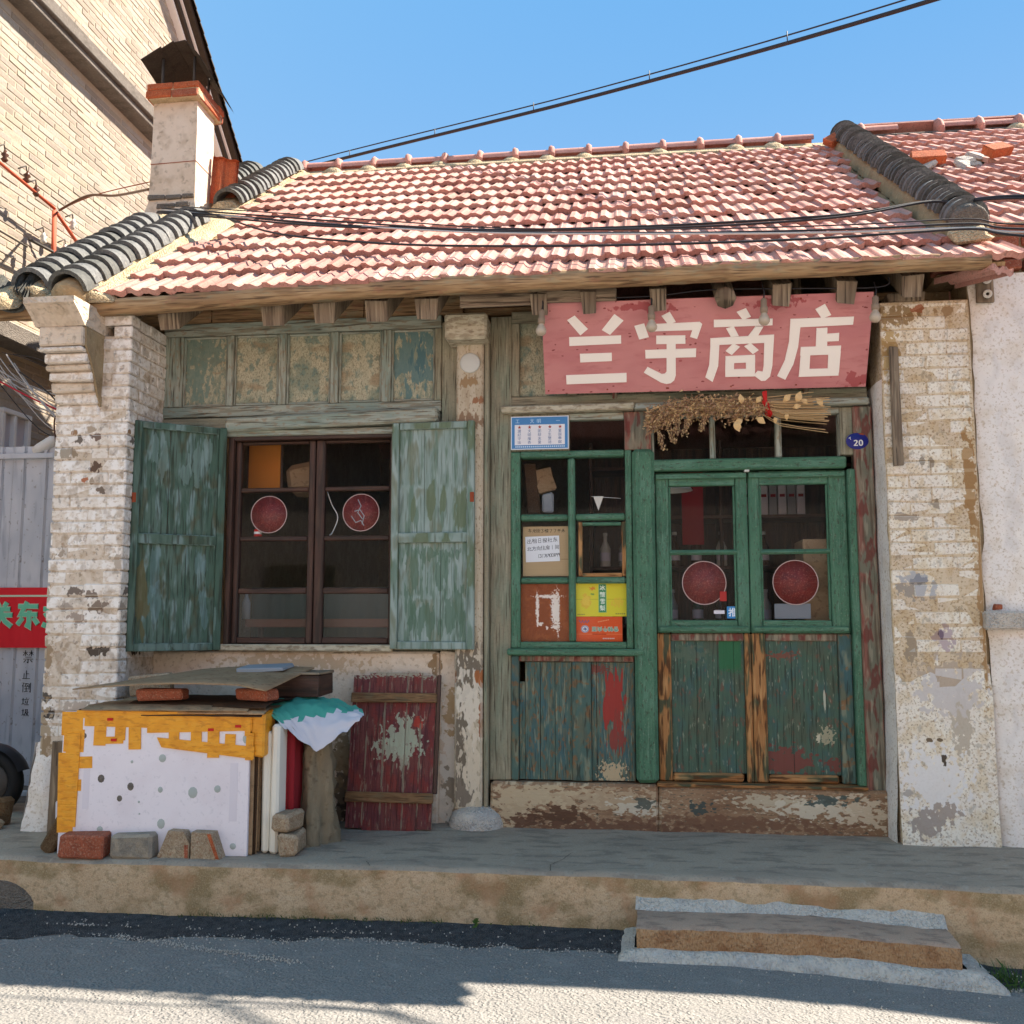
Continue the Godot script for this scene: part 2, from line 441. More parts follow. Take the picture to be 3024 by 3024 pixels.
	want("palebrick", 512, 512, rgb8(176, 152, 124), [
		[291, .01, 1, 1, .45, .66, rgb8(196, 176, 150), .9], [292, .04, 1, 1, .58, .66, rgb8(146, 116, 90), .8], [293, .07, 1, 1, .64, .7, rgb8(214, 204, 186), .8], [294, .03, 1, 1, .68, .74, rgb8(152, 100, 74), .8]])
	want("signpaint", 1024, 512, rgb8(206, 136, 134), [
		[301, .004, 1.5, 1, .45, .68, rgb8(180, 102, 106), .9], [302, .01, 1, 1.5, .58, .74, rgb8(202, 134, 132), .6], [303, .02, 2, 1, .68, .78, rgb8(160, 78, 80), .6], [304, .15, 1, 1, .6, .8, rgb8(198, 126, 124), .35]])
	want("foam", 1024, 1024, rgb8(234, 226, 232), [
		[311, .005, 1, 1, .5, .75, rgb8(226, 216, 222), .9], [312, .05, 1, 1, .7, .8, rgb8(196, 190, 198), .4]])
	want("tape", 512, 512, rgb8(236, 160, 40), [
		[321, .01, 1, 1, .45, .66, rgb8(214, 136, 28), .9], [322, .03, 4, 1, .55, .68, rgb8(236, 172, 66), .8], [323, .04, 3, 1, .64, .72, rgb8(176, 106, 26), .7]])
	want("card", 512, 512, rgb8(158, 130, 100), [
		[331, .006, 1, 1, .45, .66, rgb8(142, 114, 86), .9], [332, .03, 6, 1, .56, .7, rgb8(172, 146, 114), .6], [333, .03, 1, 1, .66, .74, rgb8(116, 92, 68), .7]])
	want("redboard", 512, 1024, rgb8(112, 60, 56), [
		[341, .006, 1, 2, .45, .66, rgb8(96, 44, 52), .9], [342, .01, 1, 3, .58, .7, rgb8(132, 50, 44), .9], [343, .03, 1, 6, .68, .72, rgb8(150, 140, 116), .8],
		[344, .04, 1, 20, .66, .73, rgb8(56, 30, 28), .7], [345, .05, 3, 1, .7, .74, rgb8(82, 44, 44), .7]])
	want("step", 1024, 512, rgb8(166, 128, 92), [
		[351, .006, 2, 1, .45, .66, rgb8(178, 142, 106), .9], [352, .014, 2, 1, .56, .68, rgb8(134, 94, 64), .85], [353, .12, 1, 1, .56, .72, rgb8(196, 164, 130), .6], [354, .13, 1, 1, .62, .74, rgb8(100, 72, 52), .7]])
	want("cement", 512, 512, rgb8(204, 192, 178), [
		[361, .008, 1, 1, .45, .68, rgb8(172, 166, 162), .9], [362, .05, 1, 1, .56, .72, rgb8(206, 202, 198), .7], [363, .07, 1, 1, .64, .74, rgb8(138, 130, 122), .6]])
	want("cloth", 512, 512, rgb8(132, 118, 96), [
		[371, .006, 1, 2, .45, .66, rgb8(116, 104, 84), .9], [372, .03, 1, 4, .56, .72, rgb8(150, 136, 112), .7], [373, .03, 1, 1, .68, .74, rgb8(98, 84, 66), .7]])
	want("steel", 512, 512, rgb8(208, 210, 216), [
		[381, .004, 1, 2, .45, .7, rgb8(166, 174, 186), .9], [382, .02, 1, 6, .64, .76, rgb8(150, 156, 166), .6], [383, .04, 1, 1, .74, .78, rgb8(120, 112, 104), .7]])
	want("stain", 512, 512, rgb8(112, 104, 96), [
		[391, .01, 2, 1, .45, .7, rgb8(92, 84, 76), .9], [392, .05, 1, 1, .58, .72, rgb8(140, 130, 118), .6]])
	want("sillwood", 1024, 256, rgb8(156, 124, 96), [[481, .006, 3, 1, .45, .65, rgb8(132, 98, 74), .8], [482, .03, 6, 1, .55, .7, rgb8(118, 86, 64), .6], [483, .08, 1.5, 1, .66, .72, rgb8(206, 190, 162), .8], [484, .07, 1.5, 1, .7, .75, rgb8(74, 76, 68), .9]])
	want("film", 256, 256, rgb8(120, 40, 38), [[451, .02, 1, 1, .4, .65, rgb8(96, 36, 38), .9], [452, .05, 1, 1, .58, .7, rgb8(146, 66, 60), .8], [453, .1, 1, 1, .68, .74, rgb8(170, 120, 112), .8]])
	want("wallunder", 1024, 512, rgb8(222, 204, 184), [[461, .004, 1, 1, .45, .65, rgb8(212, 190, 166), .8], [462, .02, 1, 1, .6, .7, rgb8(190, 166, 138), .5], [463, .06, 1, 1, .66, .74, rgb8(150, 128, 104), .6], [464, .08, 1, 1, .6, .7, rgb8(234, 222, 208), .5]])
	want("postpaint", 128, 1024, rgb8(196, 180, 156), [[471, .01, 1, 2, .45, .65, rgb8(206, 194, 174), .9], [472, .03, 1, 2, .56, .7, rgb8(168, 146, 118), .7], [473, .08, 1, 1, .66, .72, rgb8(116, 92, 70), .8]])
	# relief
	want("b_wood", 512, 512, Color(.5, .5, .5), [[401, .02, 1, 16, .3, .8, Color.WHITE, .7], [402, .05, 1, 24, .62, .72, Color.BLACK, .9], [403, .06, 1, 3, .55, .7, Color.BLACK, .4]])
	want("b_plaster", 512, 512, Color(.4, .4, .4), [[411, .01, 1, 1, .3, .8, Color.WHITE, .8], [412, .05, 1, 1, .5, .75, Color.BLACK, .5], [413, .09, 2, 1, .62, .7, Color.BLACK, .8]])
	want("b_grit", 512, 512, Color(.3, .3, .3), [[421, .1, 1, 1, .4, .7, Color.WHITE, .9], [422, .16, 1, 1, .5, .75, Color.BLACK, .8], [423, .012, 1, 1, .4, .7, Color.WHITE, .4]])
	want("b_fine", 512, 512, Color(.5, .5, .5), [[431, .06, 1, 1, .35, .75, Color.WHITE, .8], [432, .12, 1, 1, .5, .7, Color.BLACK, .6]])

func mix_textures() -> void:
	for k in SPEC:
		if k in ["whitewash", "creampier", "lower", "doorpanel", "signpaint", "foam", "redboard", "shutter_a", "shutter_b", "wallunder", "postpaint", "sillwood"]:
			continue
		var im := paint(k)
		keep(k, im)
		if k in ["olive", "green", "paleledge", "brownwood", "greywood", "darkwood", "barewood", "b_wood"]:
			var t: Image = im.duplicate()
			t.rotate_90(CLOCKWISE)
			keep(k + "_h", t)
	# house pier: x -3.42..-2.78, y 0.2..3.4; bare brick and cement where the wash has come off
	var w := paint("whitewash")
	var s := 512.0 / 0.64
	var sy := 2048.0 / 3.2
	for p in [[-3.25, 2.415, .062, .035, 166, 152, 134], [-3.06, 2.33, .034, .03, 112, 92, 80], [-3.16, 2.49, .03, .022, 112, 100, 90], [-3.06, 2.505, .035, .022, 120, 98, 86],
			[-3.1, 2.55, .03, .02, 176, 156, 134], [-3.2, 2.53, .02, .014, 160, 122, 88], [-3.12, 2.255, .016, .014, 178, 110, 78], [-3.08, 2.25, .018, .018, 166, 148, 128], [-3.02, 2.19, .03, .018, 122, 104, 90],
			[-3.24, 1.83, .026, .018, 170, 152, 134], [-3.15, 1.62, .05, .025, 122, 108, 98], [-3.05, 1.6, .06, .022, 132, 116, 104], [-3.0, 1.53, .06, .03, 138, 120, 106], [-3.2, 1.53, .035, .03, 172, 156, 142],
			[-3.0, 1.28, .06, .028, 84, 72, 62], [-3.12, 1.46, .05, .03, 168, 150, 136], [-3.31, 1.02, .06, .03, 88, 80, 72], [-3.29, .93, .07, .03, 76, 68, 62], [-3.31, .8, .06, .2, 176, 156, 130], [-2.9, 1.78, .03, .06, 186, 170, 154],
			[-3.33, 1.62, .03, .04, 188, 168, 144], [-3.3, 1.25, .04, .1, 178, 158, 134], [-3.1, .95, .09, .05, 190, 172, 156], [-3.0, .7, .1, .12, 206, 194, 184]]:
		patch(w, (p[0] + 3.42) * s, (3.4 - p[1]) * sy, p[2] * s, p[3] * sy, rgb8(p[4], p[5], p[6]), .55, .03, 1.0, .95, int(p[0] * 100))
	keep("whitewash", w)
	# neighbour's pier: x 1.3..1.94, y 0.2..3.4
	w = paint("creampier")
	for p in [[1.46, 2.01, .07, .022, 166, 152, 138], [1.62, 2.07, .02, .03, 158, 144, 128], [1.56, 2.31, .014, .026, 150, 138, 124], [1.61, 2.3, .018, .026, 152, 138, 122], [1.5, 1.63, .09, .07, 178, 176, 178], [1.52, 1.67, .04, .03, 140, 140, 146],
			[1.46, 1.32, .03, .08, 176, 166, 154], [1.63, 1.36, .05, .06, 186, 166, 168], [1.62, 1.38, .014, .02, 116, 96, 112], [1.7, .92, .05, .16, 190, 176, 158], [1.65, 1.1, .16, .14, 206, 196, 190],
			[1.55, .62, .16, .16, 232, 226, 222], [1.5, .4, .08, .07, 162, 148, 138], [1.6, .46, .06, .05, 168, 152, 140], [1.42, .55, .03, .02, 176, 166, 156], [1.53, .83, .016, .01, 108, 88, 66], [1.58, .83, .016, .008, 108, 88, 66], [1.6, .73, .012, .03, 70, 58, 46],
			[1.45, 3.12, .12, .05, 152, 124, 88], [1.58, 3.16, .04, .02, 166, 104, 76], [1.72, 3.14, .05, .03, 176, 150, 120], [1.42, 2.9, .05, .16, 190, 160, 112], [1.8, 2.2, .03, .3, 176, 140, 98], [1.84, 1.6, .03, .5, 182, 150, 112]]:
		patch(w, (p[0] - 1.3) * s, (3.4 - p[1]) * sy, p[2] * s, p[3] * sy, rgb8(p[4], p[5], p[6]), .6, .025, 1.0, .9, int(p[0] * 100 + p[1] * 40))
	keep("creampier", w)
	# damp, flaked wall under the window: x -2.9..-1.0, y 0.26..1.27
	w = paint("wallunder")
	for p in [[-1.66, .42, .12, .2, 108, 92, 74], [-1.68, .66, .1, .14, 150, 128, 98], [-1.62, .36, .08, .1, 74, 62, 50], [-1.06, .62, .07, .26, 232, 224, 212], [-1.05, .45, .05, .12, 150, 136, 118], [-1.1, .38, .05, .08, 222, 212, 198], [-1.04, .95, .05, .12, 178, 150, 112], [-2.0, 1.2, .4, .05, 190, 164, 134], [-1.15, 1.2, .03, .06, 140, 112, 80], [-1.7, .85, .09, .06, 196, 176, 146]]:
		patch(w, (p[0] + 2.9) / 1.9 * 1024, (1.27 - p[1]) / 1.01 * 512, p[2] / 1.9 * 1024, p[3] / 1.01 * 512, rgb8(p[4], p[5], p[6]), .8, .03, 1.0, .85, int(p[1] * 100))
	keep("wallunder", w)
	# old timber sill: x -0.82..1.36, y 0.26..0.545; flaked limewash and paint drips on brown wood
	w = paint("sillwood")
	for p in [[-.55, .47, .3, .07, 204, 184, 152], [-.7, .4, .1, .1, 196, 174, 142], [-.15, .46, .25, .05, 188, 164, 134], [-.42, .36, .14, .05, 92, 64, 48], [-.62, .33, .06, .04, 98, 68, 52], [.0, .42, .12, .04, 206, 196, 176], [.05, .44, .05, .03, 84, 88, 80], [.35, .42, .06, .03, 66, 76, 74], [.72, .47, .2, .03, 198, 182, 156], [.95, .43, .2, .05, 212, 200, 178], [1.05, .48, .12, .025, 76, 88, 84], [1.22, .42, .12, .07, 208, 190, 164], [.5, .34, .5, .04, 122, 88, 68], [-.1, .31, .4, .03, 112, 80, 62]]:
		patch(w, (p[0] + .82) / 2.18 * 1024, (.545 - p[1]) / .285 * 256, p[2] / 2.18 * 1024, p[3] / .285 * 256, rgb8(p[4], p[5], p[6]), .9, .03, 1.0, .85, int(p[0] * 100 + 200))
	keep("sillwood", w)
	# post: x -1.04..-0.85, y 0.4..3.14
	w = paint("postpaint")
	for p in [[-.95, 1.17, .09, .12, 112, 100, 86], [-.95, .95, .1, .2, 228, 216, 198], [-.99, .72, .04, .18, 106, 94, 80], [-.93, .6, .07, .2, 220, 204, 180], [-.98, .48, .05, .08, 120, 108, 94], [-.88, 1.12, .02, .06, 172, 100, 56], [-.87, .9, .012, .1, 150, 92, 60], [-.95, 2.86, .05, .03, 156, 124, 88], [-.95, 2.62, .1, .05, 138, 108, 84], [-.9, 2.75, .03, .02, 150, 100, 70]]:
		patch(w, (p[0] + 1.04) / .19 * 128, (3.14 - p[1]) / 2.74 * 1024, p[2] / .19 * 128, p[3] / 2.74 * 1024, rgb8(p[4], p[5], p[6]), .8, .04, 1.5, .85, int(p[1] * 100))
	keep("postpaint", w)
	w = paint("upper")
	patch(w, 500, 380, 480, 460, rgb8(96, 124, 124), .6, .006, 2.0, .85, 61)
	patch(w, 620, 420, 160, 200, rgb8(78, 110, 116), .7, .01, 3.0, .8, 62)
	patch(w, 560, 360, 40, 120, rgb8(150, 152, 128), .6, .02, 3.0, .8, 63)
	keep("upper_teal", w)
	w = paint("upper")
	patch(w, 420, 200, 520, 260, rgb8(108, 128, 118), .8, .006, 1.0, .7, 64)
	patch(w, 300, 620, 260, 300, rgb8(112, 134, 124), .9, .008, 1.5, .7, 65)
	keep("upper_worn", w)
	w = paint("lower")
	keep("lower", w)
	var v: Image = w.duplicate()
	patch(v, 270, 330, 150, 250, rgb8(160, 56, 48), .5, .012, 4.0, .95, 5)
	patch(v, 300, 640, 90, 170, rgb8(140, 62, 54), .8, .02, 5.0, .9, 6)
	patch(v, 250, 960, 150, 90, rgb8(196, 172, 138), .7, .02, 1.0, .9, 7)
	patch(v, 60, 60, 160, 40, rgb8(128, 62, 54), .7, .03, .5, .8, 8)
	keep("lower_red", v)
	w = paint("doorpanel")
	v = w.duplicate()
	# newer green repair on the first leaf, red brown undercoat and chips on the other
	for y in range(0, 300):
		for x in range(330, 505):
			var d := noise.get_noise_2d(x * 3.0, y * 3.0)
			if x > 335 + d * 6 and x < 492 + d * 14 and y < 232 + d * 60:
				w.set_pixel(x, y, w.get_pixel(x, y).lerp(rgb8(46, 104, 66), .85))
	patch(w, 130, 100, 120, 60, rgb8(96, 106, 88), .7, .02, 1.0, .6, 12)
	keep("doorpanel", w)
	patch(v, 120, 930, 200, 110, rgb8(122, 66, 58), .6, .012, 1.0, .9, 21)
	patch(v, 420, 730, 50, 60, rgb8(170, 160, 132), .8, .03, 1.0, .9, 22)
	patch(v, 360, 745, 18, 30, rgb8(206, 196, 170), .6, .04, 1.0, .9, 23)
	patch(v, 410, 460, 8, 70, rgb8(206, 200, 180), .5, .02, 5.0, .8, 24)
	patch(v, 120, 110, 100, 26, rgb8(132, 72, 58), .9, .03, 1.0, .8, 25)
	patch(v, 470, 950, 60, 50, rgb8(116, 64, 56), .7, .02, 1.0, .9, 26)
	keep("doorpanel_b", v)
	w = paint("signpaint")
	for i in 70:
		var x := rng.randf() * 1024
		var y := rng.randf() * 512
		patch(w, x, y, rng.randf_range(2, 5), rng.randf_range(2, 5), rgb8(122, 46, 44), .3, .1, 1.0, .8, i)
	for p in [[420, 270, 7, 16], [428, 300, 5, 14], [440, 340, 6, 6], [330, 40, 80, 24], [730, 40, 70, 30], [1000, 480, 60, 40]]:
		patch(w, p[0], p[1], p[2], p[3], rgb8(150, 48, 52), .7, .03, 2.0, .55, p[0])
	keep("signpaint", w)
	w = paint("redboard")
	patch(w, 320, 420, 110, 110, rgb8(170, 176, 152), .8, .02, 1.4, .9, 31)
	patch(w, 280, 500, 120, 60, rgb8(166, 170, 148), .9, .03, 2.0, .9, 32)
	patch(w, 330, 560, 30, 90, rgb8(166, 170, 148), .8, .03, 4.0, .8, 36)
	patch(w, 410, 330, 28, 42, rgb8(168, 56, 42), .25, .03, 1.0, .9, 33)
	patch(w, 250, 6, 240, 20, rgb8(160, 156, 136), .8, .04, .6, .9, 34)
	for u in [.195, .4, .65, .83]:
		patch(w, u * 512, 512, 3.5, 480, rgb8(150, 142, 120), 1.2, .03, 6.0, .8, int(u * 90))
	for i in 60:
		patch(w, rng.randf() * 512, rng.randf() * 1024, rng.randf_range(1.5, 3), rng.randf_range(6, 40), rgb8(152, 140, 120), .6, .1, 4.0, .7, 40 + i)
	keep("redboard", w)
	w = paint("foam")
	keep("foam", w)
	w = paint("shutter_a")
	for p in [[150, 330, 50, 150], [380, 300, 60, 170], [90, 200, 30, 130], [440, 160, 30, 130], [300, 420, 26, 80]]:
		patch(w, p[0], p[1], p[2], p[3], rgb8(132, 154, 150), .8, .02, 9.0, .5, p[0])
	keep("shutter_a", w)
	v = paint("shutter_a")
	for p in [[120, 300, 45, 260], [130, 600, 50, 200], [420, 200, 30, 120], [440, 700, 30, 200]]:
		patch(v, p[0], p[1], p[2], p[3], rgb8(112, 140, 144), .8, .02, 9.0, .45, p[0])
	patch(v, 40, 500, 40, 420, rgb8(104, 92, 58), .7, .012, 6.0, .7, 3)
	keep("shutter_a2", v)
	w = paint("shutter_b")
	for p in [[240, 720, 30, 150], [330, 700, 20, 120], [450, 800, 40, 190], [120, 800, 22, 120]]:
		patch(w, p[0], p[1], p[2], p[3], rgb8(104, 116, 88), .7, .012, 6.0, .75, p[0])
	keep("shutter_b", w)
	v = paint("shutter_b")
	for p in [[120, 350, 70, 300], [320, 300, 40, 220], [420, 700, 70, 260], [200, 800, 90, 180], [300, 120, 120, 60]]:
		patch(v, p[0], p[1], p[2], p[3], rgb8(84, 110, 90), .9, .02, 8.0, .6, p[0])
	keep("shutter_b2", v)

func make_materials() -> void:
	mat("olive", "olive", .85, 1.3, "b_wood", .15)
	mat("olive_h", "olive_h", .85, 1.3, "b_wood_h", .25)
	mat("upper", "upper", .9, 1.1, "b_plaster", .25)
	mat("pale", "paleledge", .85, 1.2, "b_wood", .3)
	mat("pale_h", "paleledge_h", .85, 1.2, "b_wood_h", .3)
	mat("green", "green", .6, 1.2, "b_wood", .2)
	mat("green_h", "green_h", .6, 1.2, "b_wood_h", .2)
	mat("barewood", "barewood", .8, .7, "b_wood", .3)
	mat("barewood_h", "barewood_h", .8, .7, "b_wood_h", .3)
	mat("redpost", "redpost", .85, .7, "b_wood", .3)
	mat("plinth", "plinth", .9, 1.3, "b_plaster", .4)
	mat("brownwood", "brownwood", .85, 1.2, "b_wood", .4)
	mat("brownwood_h", "brownwood_h", .85, 1.2, "b_wood_h", .5)
	mat("greywood", "greywood", .85, .7, "b_wood", .3)
	mat("greywood_h", "greywood_h", .85, .7, "b_wood_h", .4)
	mat("darkwood", "darkwood", .55, .8, "b_wood", .15)
	mat("darkwood_h", "darkwood_h", .55, .8, "b_wood_h", .15)
	mat("crackle", "crackle", .85, .7, "b_plaster", .3)
	mat_over("whitewash", "whitewash", .92, -3.42, -2.78, .2, 3.4, "b_fine", .12)
	mat_over("creampier", "creampier", .92, 1.3, 1.94, .2, 3.4, "b_fine", .15)
	mat("plaster", "plaster", .92, 1.9, "b_fine", .25)
	mat("wallcream", "wallcream", .92, 1.6, "b_plaster", .8)
	mat("smear", "smear", .92, .8, "b_plaster", .4)
	mat("slabtop", "slabtop", .85, 1.7, "b_fine", .3)
	mat("slabface", "slabface", .95, 1.5, "b_fine", .5)
	mat("asphalt", "asphalt", .9, 1.4, "b_grit", .8)
	mat("tar", "tar", .85, .7, "b_grit", 2.0)
	var k := 0
	for c in [Color(1, 1, 1), Color(1.0, .96, .94), Color(.93, .88, .87), Color(.98, 1, .99), Color(.86, .83, .81)]:
		mat("claytile%d" % k, "claytile", .8, .5, "b_fine", .2, c)
		k += 1
	mat("greytile", "greytile", .75, .4, "b_fine", .2)
	mat("greytile_b", "greytile", .75, .4, "b_fine", .2, Color(.8, .8, .78))
	mat("mortar", "mortar", .95, .8, "b_grit", 1.4)
	k = 0
	for c in [Color(1, 1, 1), Color(1.01, .99, .95), Color(.96, .94, .93), Color(.92, .9, .88)]:
		mat("tanbrick%d" % k, "tanbrick", .9, 1.3, "b_fine", .3, c)
		k += 1
	mat("tanjoint", "tanbrick", .95, 1.1, "b_fine", .3, Color(1.08, 1.05, 1.0))
	mat("redbrick", "redbrick", .9, .35, "b_grit", .5)
	mat("redbrick_b", "redbrick", .9, .3, "b_grit", .5, Color(.85, .9, .95))
	mat("orangebrick", "redbrick", .9, .3, "b_grit", .5, Color(1.15, 1.05, .9))
	mat("palebrick", "palebrick", .92, .35, "b_grit", .6)
	mat("brownbrick", "palebrick", .92, .3, "b_grit", .6, Color(.62, .56, .48))
	mat("greybrick", "cement", .92, .3, "b_grit", .9, Color(.9, .88, .84))
	mat("tape", "tape", .35, .5, "b_wood_h", .15)
	mat("card", "card", .9, .8, "b_fine", .15)
	mat("card_pale", "card", .9, .8, "b_fine", .15, Color(1.15, 1.12, 1.1))
	mat("card_dark", "card", .9, .8, "b_fine", .15, Color(.5, .45, .42))
	mat("step", "step", .92, 1.3, "b_grit", .8)
	mat("cement", "cement", .95, .8, "b_grit", 1.0)
	mat("steptop", "slabtop", .9, .9, "b_fine", .4, Color(1.05, .98, .96))
	mat("cloth", "cloth", .95, .8, "b_fine", .2)
	mat("steel", "steel", .45, 1.2, "b_fine", .05)
	mat("stain", "stain", .9, .9, "b_grit", .8)
	mat("alley", "stain", .9, 1.6, "b_grit", 1.0, Color(1.05, 1.05, 1.05))
	for q in ["shutter_a", "shutter_a2", "shutter_b", "shutter_b2", "lower", "lower_red", "doorpanel", "doorpanel_b"]:
		mat_uv(q, q, .75, "b_wood", .025)
	mat_uv("signpaint", "signpaint", .45)
	mat_uv("redboard", "redboard", .7, "b_wood", .3)
	mat("foam", "foam", .5, 1.6)
	plain("sign_white", rgb8(255, 244, 234), .5)
	plain("black", Color(.03, .03, .03), .6)
	plain("rubber", Color(.05, .05, .055), .7)
	plain("cable", rgb8(44, 42, 46), .6)
	plain("cable_pale", rgb8(190, 186, 182), .5)
	plain("cable_red", rgb8(196, 40, 60), .5)
	plain("rust", rgb8(150, 72, 44), .85)
	plain("redsteel", rgb8(186, 84, 54), .7)
	plain("darksteel", rgb8(74, 68, 62), .6)
	plain("porcelain", rgb8(206, 200, 190), .3)
	plain("brownglaze", rgb8(86, 56, 40), .25)
	plain("white", rgb8(226, 224, 220), .5)
	plain("palemetal", rgb8(206, 204, 196), .5)
	plain("foamwhite", rgb8(232, 226, 212), .8)
	plain("redfabric", rgb8(140, 32, 40), .9)
	mat("filmred", "film", .5, .3)
	plain("filmrim", rgb8(200, 170, 164), .4)
	plain("slate", rgb8(150, 154, 160), .8)
	plain("turquoise", rgb8(78, 164, 146), .5)
	plain("sheetwhite", rgb8(206, 204, 212), .5)
	plain("dots", rgb8(172, 178, 174), .7)
	plain("papertape", rgb8(222, 214, 222), .5)
	plain("interior", rgb8(92, 84, 76), .95)
	plain("interiorfloor", rgb8(132, 122, 110), .95)
	plain("straw", rgb8(206, 172, 126), .9)
	plain("straw_dark", rgb8(164, 128, 98), .9)
	plain("dryleaf", rgb8(224, 186, 132), .8)
	plain("ribbon", rgb8(196, 28, 24), .6)
	plain("grass", rgb8(64, 96, 44), .8)
	plain("moss", rgb8(78, 92, 50), .95)
	plain("fenceblue", rgb8(176, 184, 200), .4)
	plain("bannerred", rgb8(226, 40, 52), .7)
	plain("bannergreen", rgb8(118, 206, 170), .7)
	plain("bannerpale", rgb8(206, 224, 200), .7)
	plain("ochre", rgb8(196, 120, 44), .8)
	plain("scooterblack", rgb8(38, 40, 46), .35)
	plain("stone", rgb8(148, 134, 116), .95)
	var bulb := plain("bulbglass", rgb8(190, 172, 150), .25)
	bulb.clearcoat_enabled = true
	var glass := plain("glass", Color(.3, .32, .3, .03), .03)
	glass.transparency = BaseMaterial3D.TRANSPARENCY_ALPHA
	glass.metallic_specular = .24
	var milky := plain("ribbedglass", Color(.2, .25, .25, .3), .12)
	milky.transparency = BaseMaterial3D.TRANSPARENCY_ALPHA
	var green := plain("bottlegreen", Color(.1, .32, .2, .45), .08)
	green.transparency = BaseMaterial3D.TRANSPARENCY_ALPHA
	for k2 in ["grass", "dryleaf", "straw"]:
		M[k2].backlight_enabled = true
		M[k2].backlight = Color(.25, .25, .15)
	mat("lower_w", "lower", .8, .9, "b_wood", .3)
	mat("shutter_a_w", "shutter_a", .75, .8, "b_wood", .1)
	mat("shutter_b_w", "shutter_b", .75, .8, "b_wood", .1)
	mat("soot", "stain", .9, .5, "b_fine", .2, Color(.6, .56, .52))
	mat("jointbrown", "smear", .95, .5, "b_grit", .6, Color(.92, .86, .8))
	var wj := mat_over("jointpale", "whitewash", .95, -3.42, -2.78, .2, 3.4, "b_fine", .2)
	wj.albedo_color = Color(.9, .86, .81)
	var cj := mat_over("jointcream", "creampier", .95, 1.3, 1.94, .2, 3.4, "b_fine", .2)
	cj.albedo_color = Color(.9, .85, .78)
	mat("render", "wallcream", .92, 2.4, "b_fine", .3)
	mat("batten", "brownwood_h", .85, .8, "b_wood_h", .2, Color(.78, .74, .7))
	mat_over("wallunder", "wallunder", .92, -2.9, -1.0, .26, 1.27, "b_fine", .15)
	mat_over("postpaint", "postpaint", .9, -1.04, -.85, .4, 3.14, "b_fine", .15)
	mat_uv("upper_teal", "upper_teal", .9)
	mat_uv("upper_worn", "upper_worn", .9)
	plain("socket", rgb8(150, 130, 110), .6)
	plain("crackline", rgb8(84, 74, 62), .95)
	mat_over("sillwood", "sillwood", .9, -.82, 1.36, .26, .545, "b_fine", .15)

# ------------------------------------------------------------------ scene
func _ready() -> void:
	rng.seed = 20
	var cam := Camera3D.new()
	cam.name = "camera"
	cam.fov = 55.0
	cam.near = .05
	cam.far = 400.0
	cam.position = Vector3(0, 1.45, 5.7)
	cam.rotation_degrees = Vector3(6.3, 7.0, 0)
	cam.current = true
	add_child(cam)
	var to_sun := Vector3(.60, .742, -.302).normalized()
	var sun := DirectionalLight3D.new()
	sun.name = "sun"
	sun.light_energy = 1.28
	sun.light_color = Color(1.0, .955, .89)
	sun.light_angular_distance = .5
	sun.shadow_enabled = true
	add_child(sun)
	sun.look_at_from_position(to_sun * 40.0, Vector3.ZERO)
	var env := Environment.new()
	env.background_mode = Environment.BG_SKY
	env.tonemap_mode = Environment.TONE_MAPPER_LINEAR
	env.tonemap_exposure = 3.7
	env.sdfgi_enabled = true
	env.ssao_enabled = true
	env.ssil_enabled = true
	var sky := Sky.new()
	var pan := PanoramaSkyMaterial.new()
	pan.panorama = ImageTexture.create_from_image(sky_picture(to_sun))
	sky.sky_material = pan
	env.sky = sky
	var world := WorldEnvironment.new()
	world.name = "world"
	world.environment = env
	add_child(world)

	order_textures()
	await get_tree().process_frame
	await get_tree().process_frame
	mix_textures()
	make_materials()
	build_ground()
	build_shop()
	build_neighbour()
	build_tan_building()
	build_step()
	build_sign()
	build_window_things()
	build_interior()
	build_pile()
	build_fence()
	build_cables()
	build_roof_things()
	build_plants()
	build_opposite()

# clear air: deep blue away from the sun, paler towards it and towards the horizon
func sky_picture(s: Vector3) -> Image:
	var w := 256
	var h := 128
	var img := Image.create_empty(w, h, false, Image.FORMAT_RGBF)
	var deep := Vector3(.024, .108, .235)
	var pale := Vector3(.15, .235, .275)
	var haze := Vector3(.36, .35, .33)
	for y in h:
		var e := PI * (.5 - (y + .5) / h)
		for x in w:
			var a := TAU * ((x + .5) / w - .5)
			var d := Vector3(sin(a) * cos(e), sin(e), -cos(a) * cos(e))
			var c := maxf(0.0, d.dot(s))
			var up := maxf(0.0, d.y)
			var k := clampf(.0 + .2 * exp(-up * 2.4) + .66 * c * c, 0.0, 1.0)
			var v := deep.lerp(pale, k).lerp(haze, exp(-up * 5.0) * .9)
			if d.y < 0.0:
				v = Vector3(.16, .15, .14)
			img.set_pixel(x, y, Color(v.x, v.y, v.z))
	return img

# ------------------------------------------------------------------ ground
func road_y(x: float, z: float) -> float:
	return .02 - .10 * smoothstep(.2, 2.2, x) * (1.0 - smoothstep(1.6, 4.0, z) * .5) - .02 * smoothstep(1.2, 3.0, z)

func sheet(st: SurfaceTool, xs: Array, zs: Array, f: Callable) -> void:
	for i in xs.size() - 1:
		for j in zs.size() - 1:
			quad(st, Vector3(xs[i], f.call(xs[i], zs[j]), zs[j]), Vector3(xs[i + 1], f.call(xs[i + 1], zs[j]), zs[j]), Vector3(xs[i + 1], f.call(xs[i + 1], zs[j + 1]), zs[j + 1]), Vector3(xs[i], f.call(xs[i], zs[j + 1]), zs[j + 1]), Vector3.UP)

func steps(a: float, b: float, n: int) -> Array:
	var o := []
	for i in n + 1:
		o.append(lerpf(a, b, float(i) / n))
	return o

func edge_z(x: float) -> float:   # front edge of the pavement
	return .99 + .018 * sin(x * 2.1) + .03 * smoothstep(-1.5, -3.2, x) + .09 * smoothstep(1.0, 2.0, x)

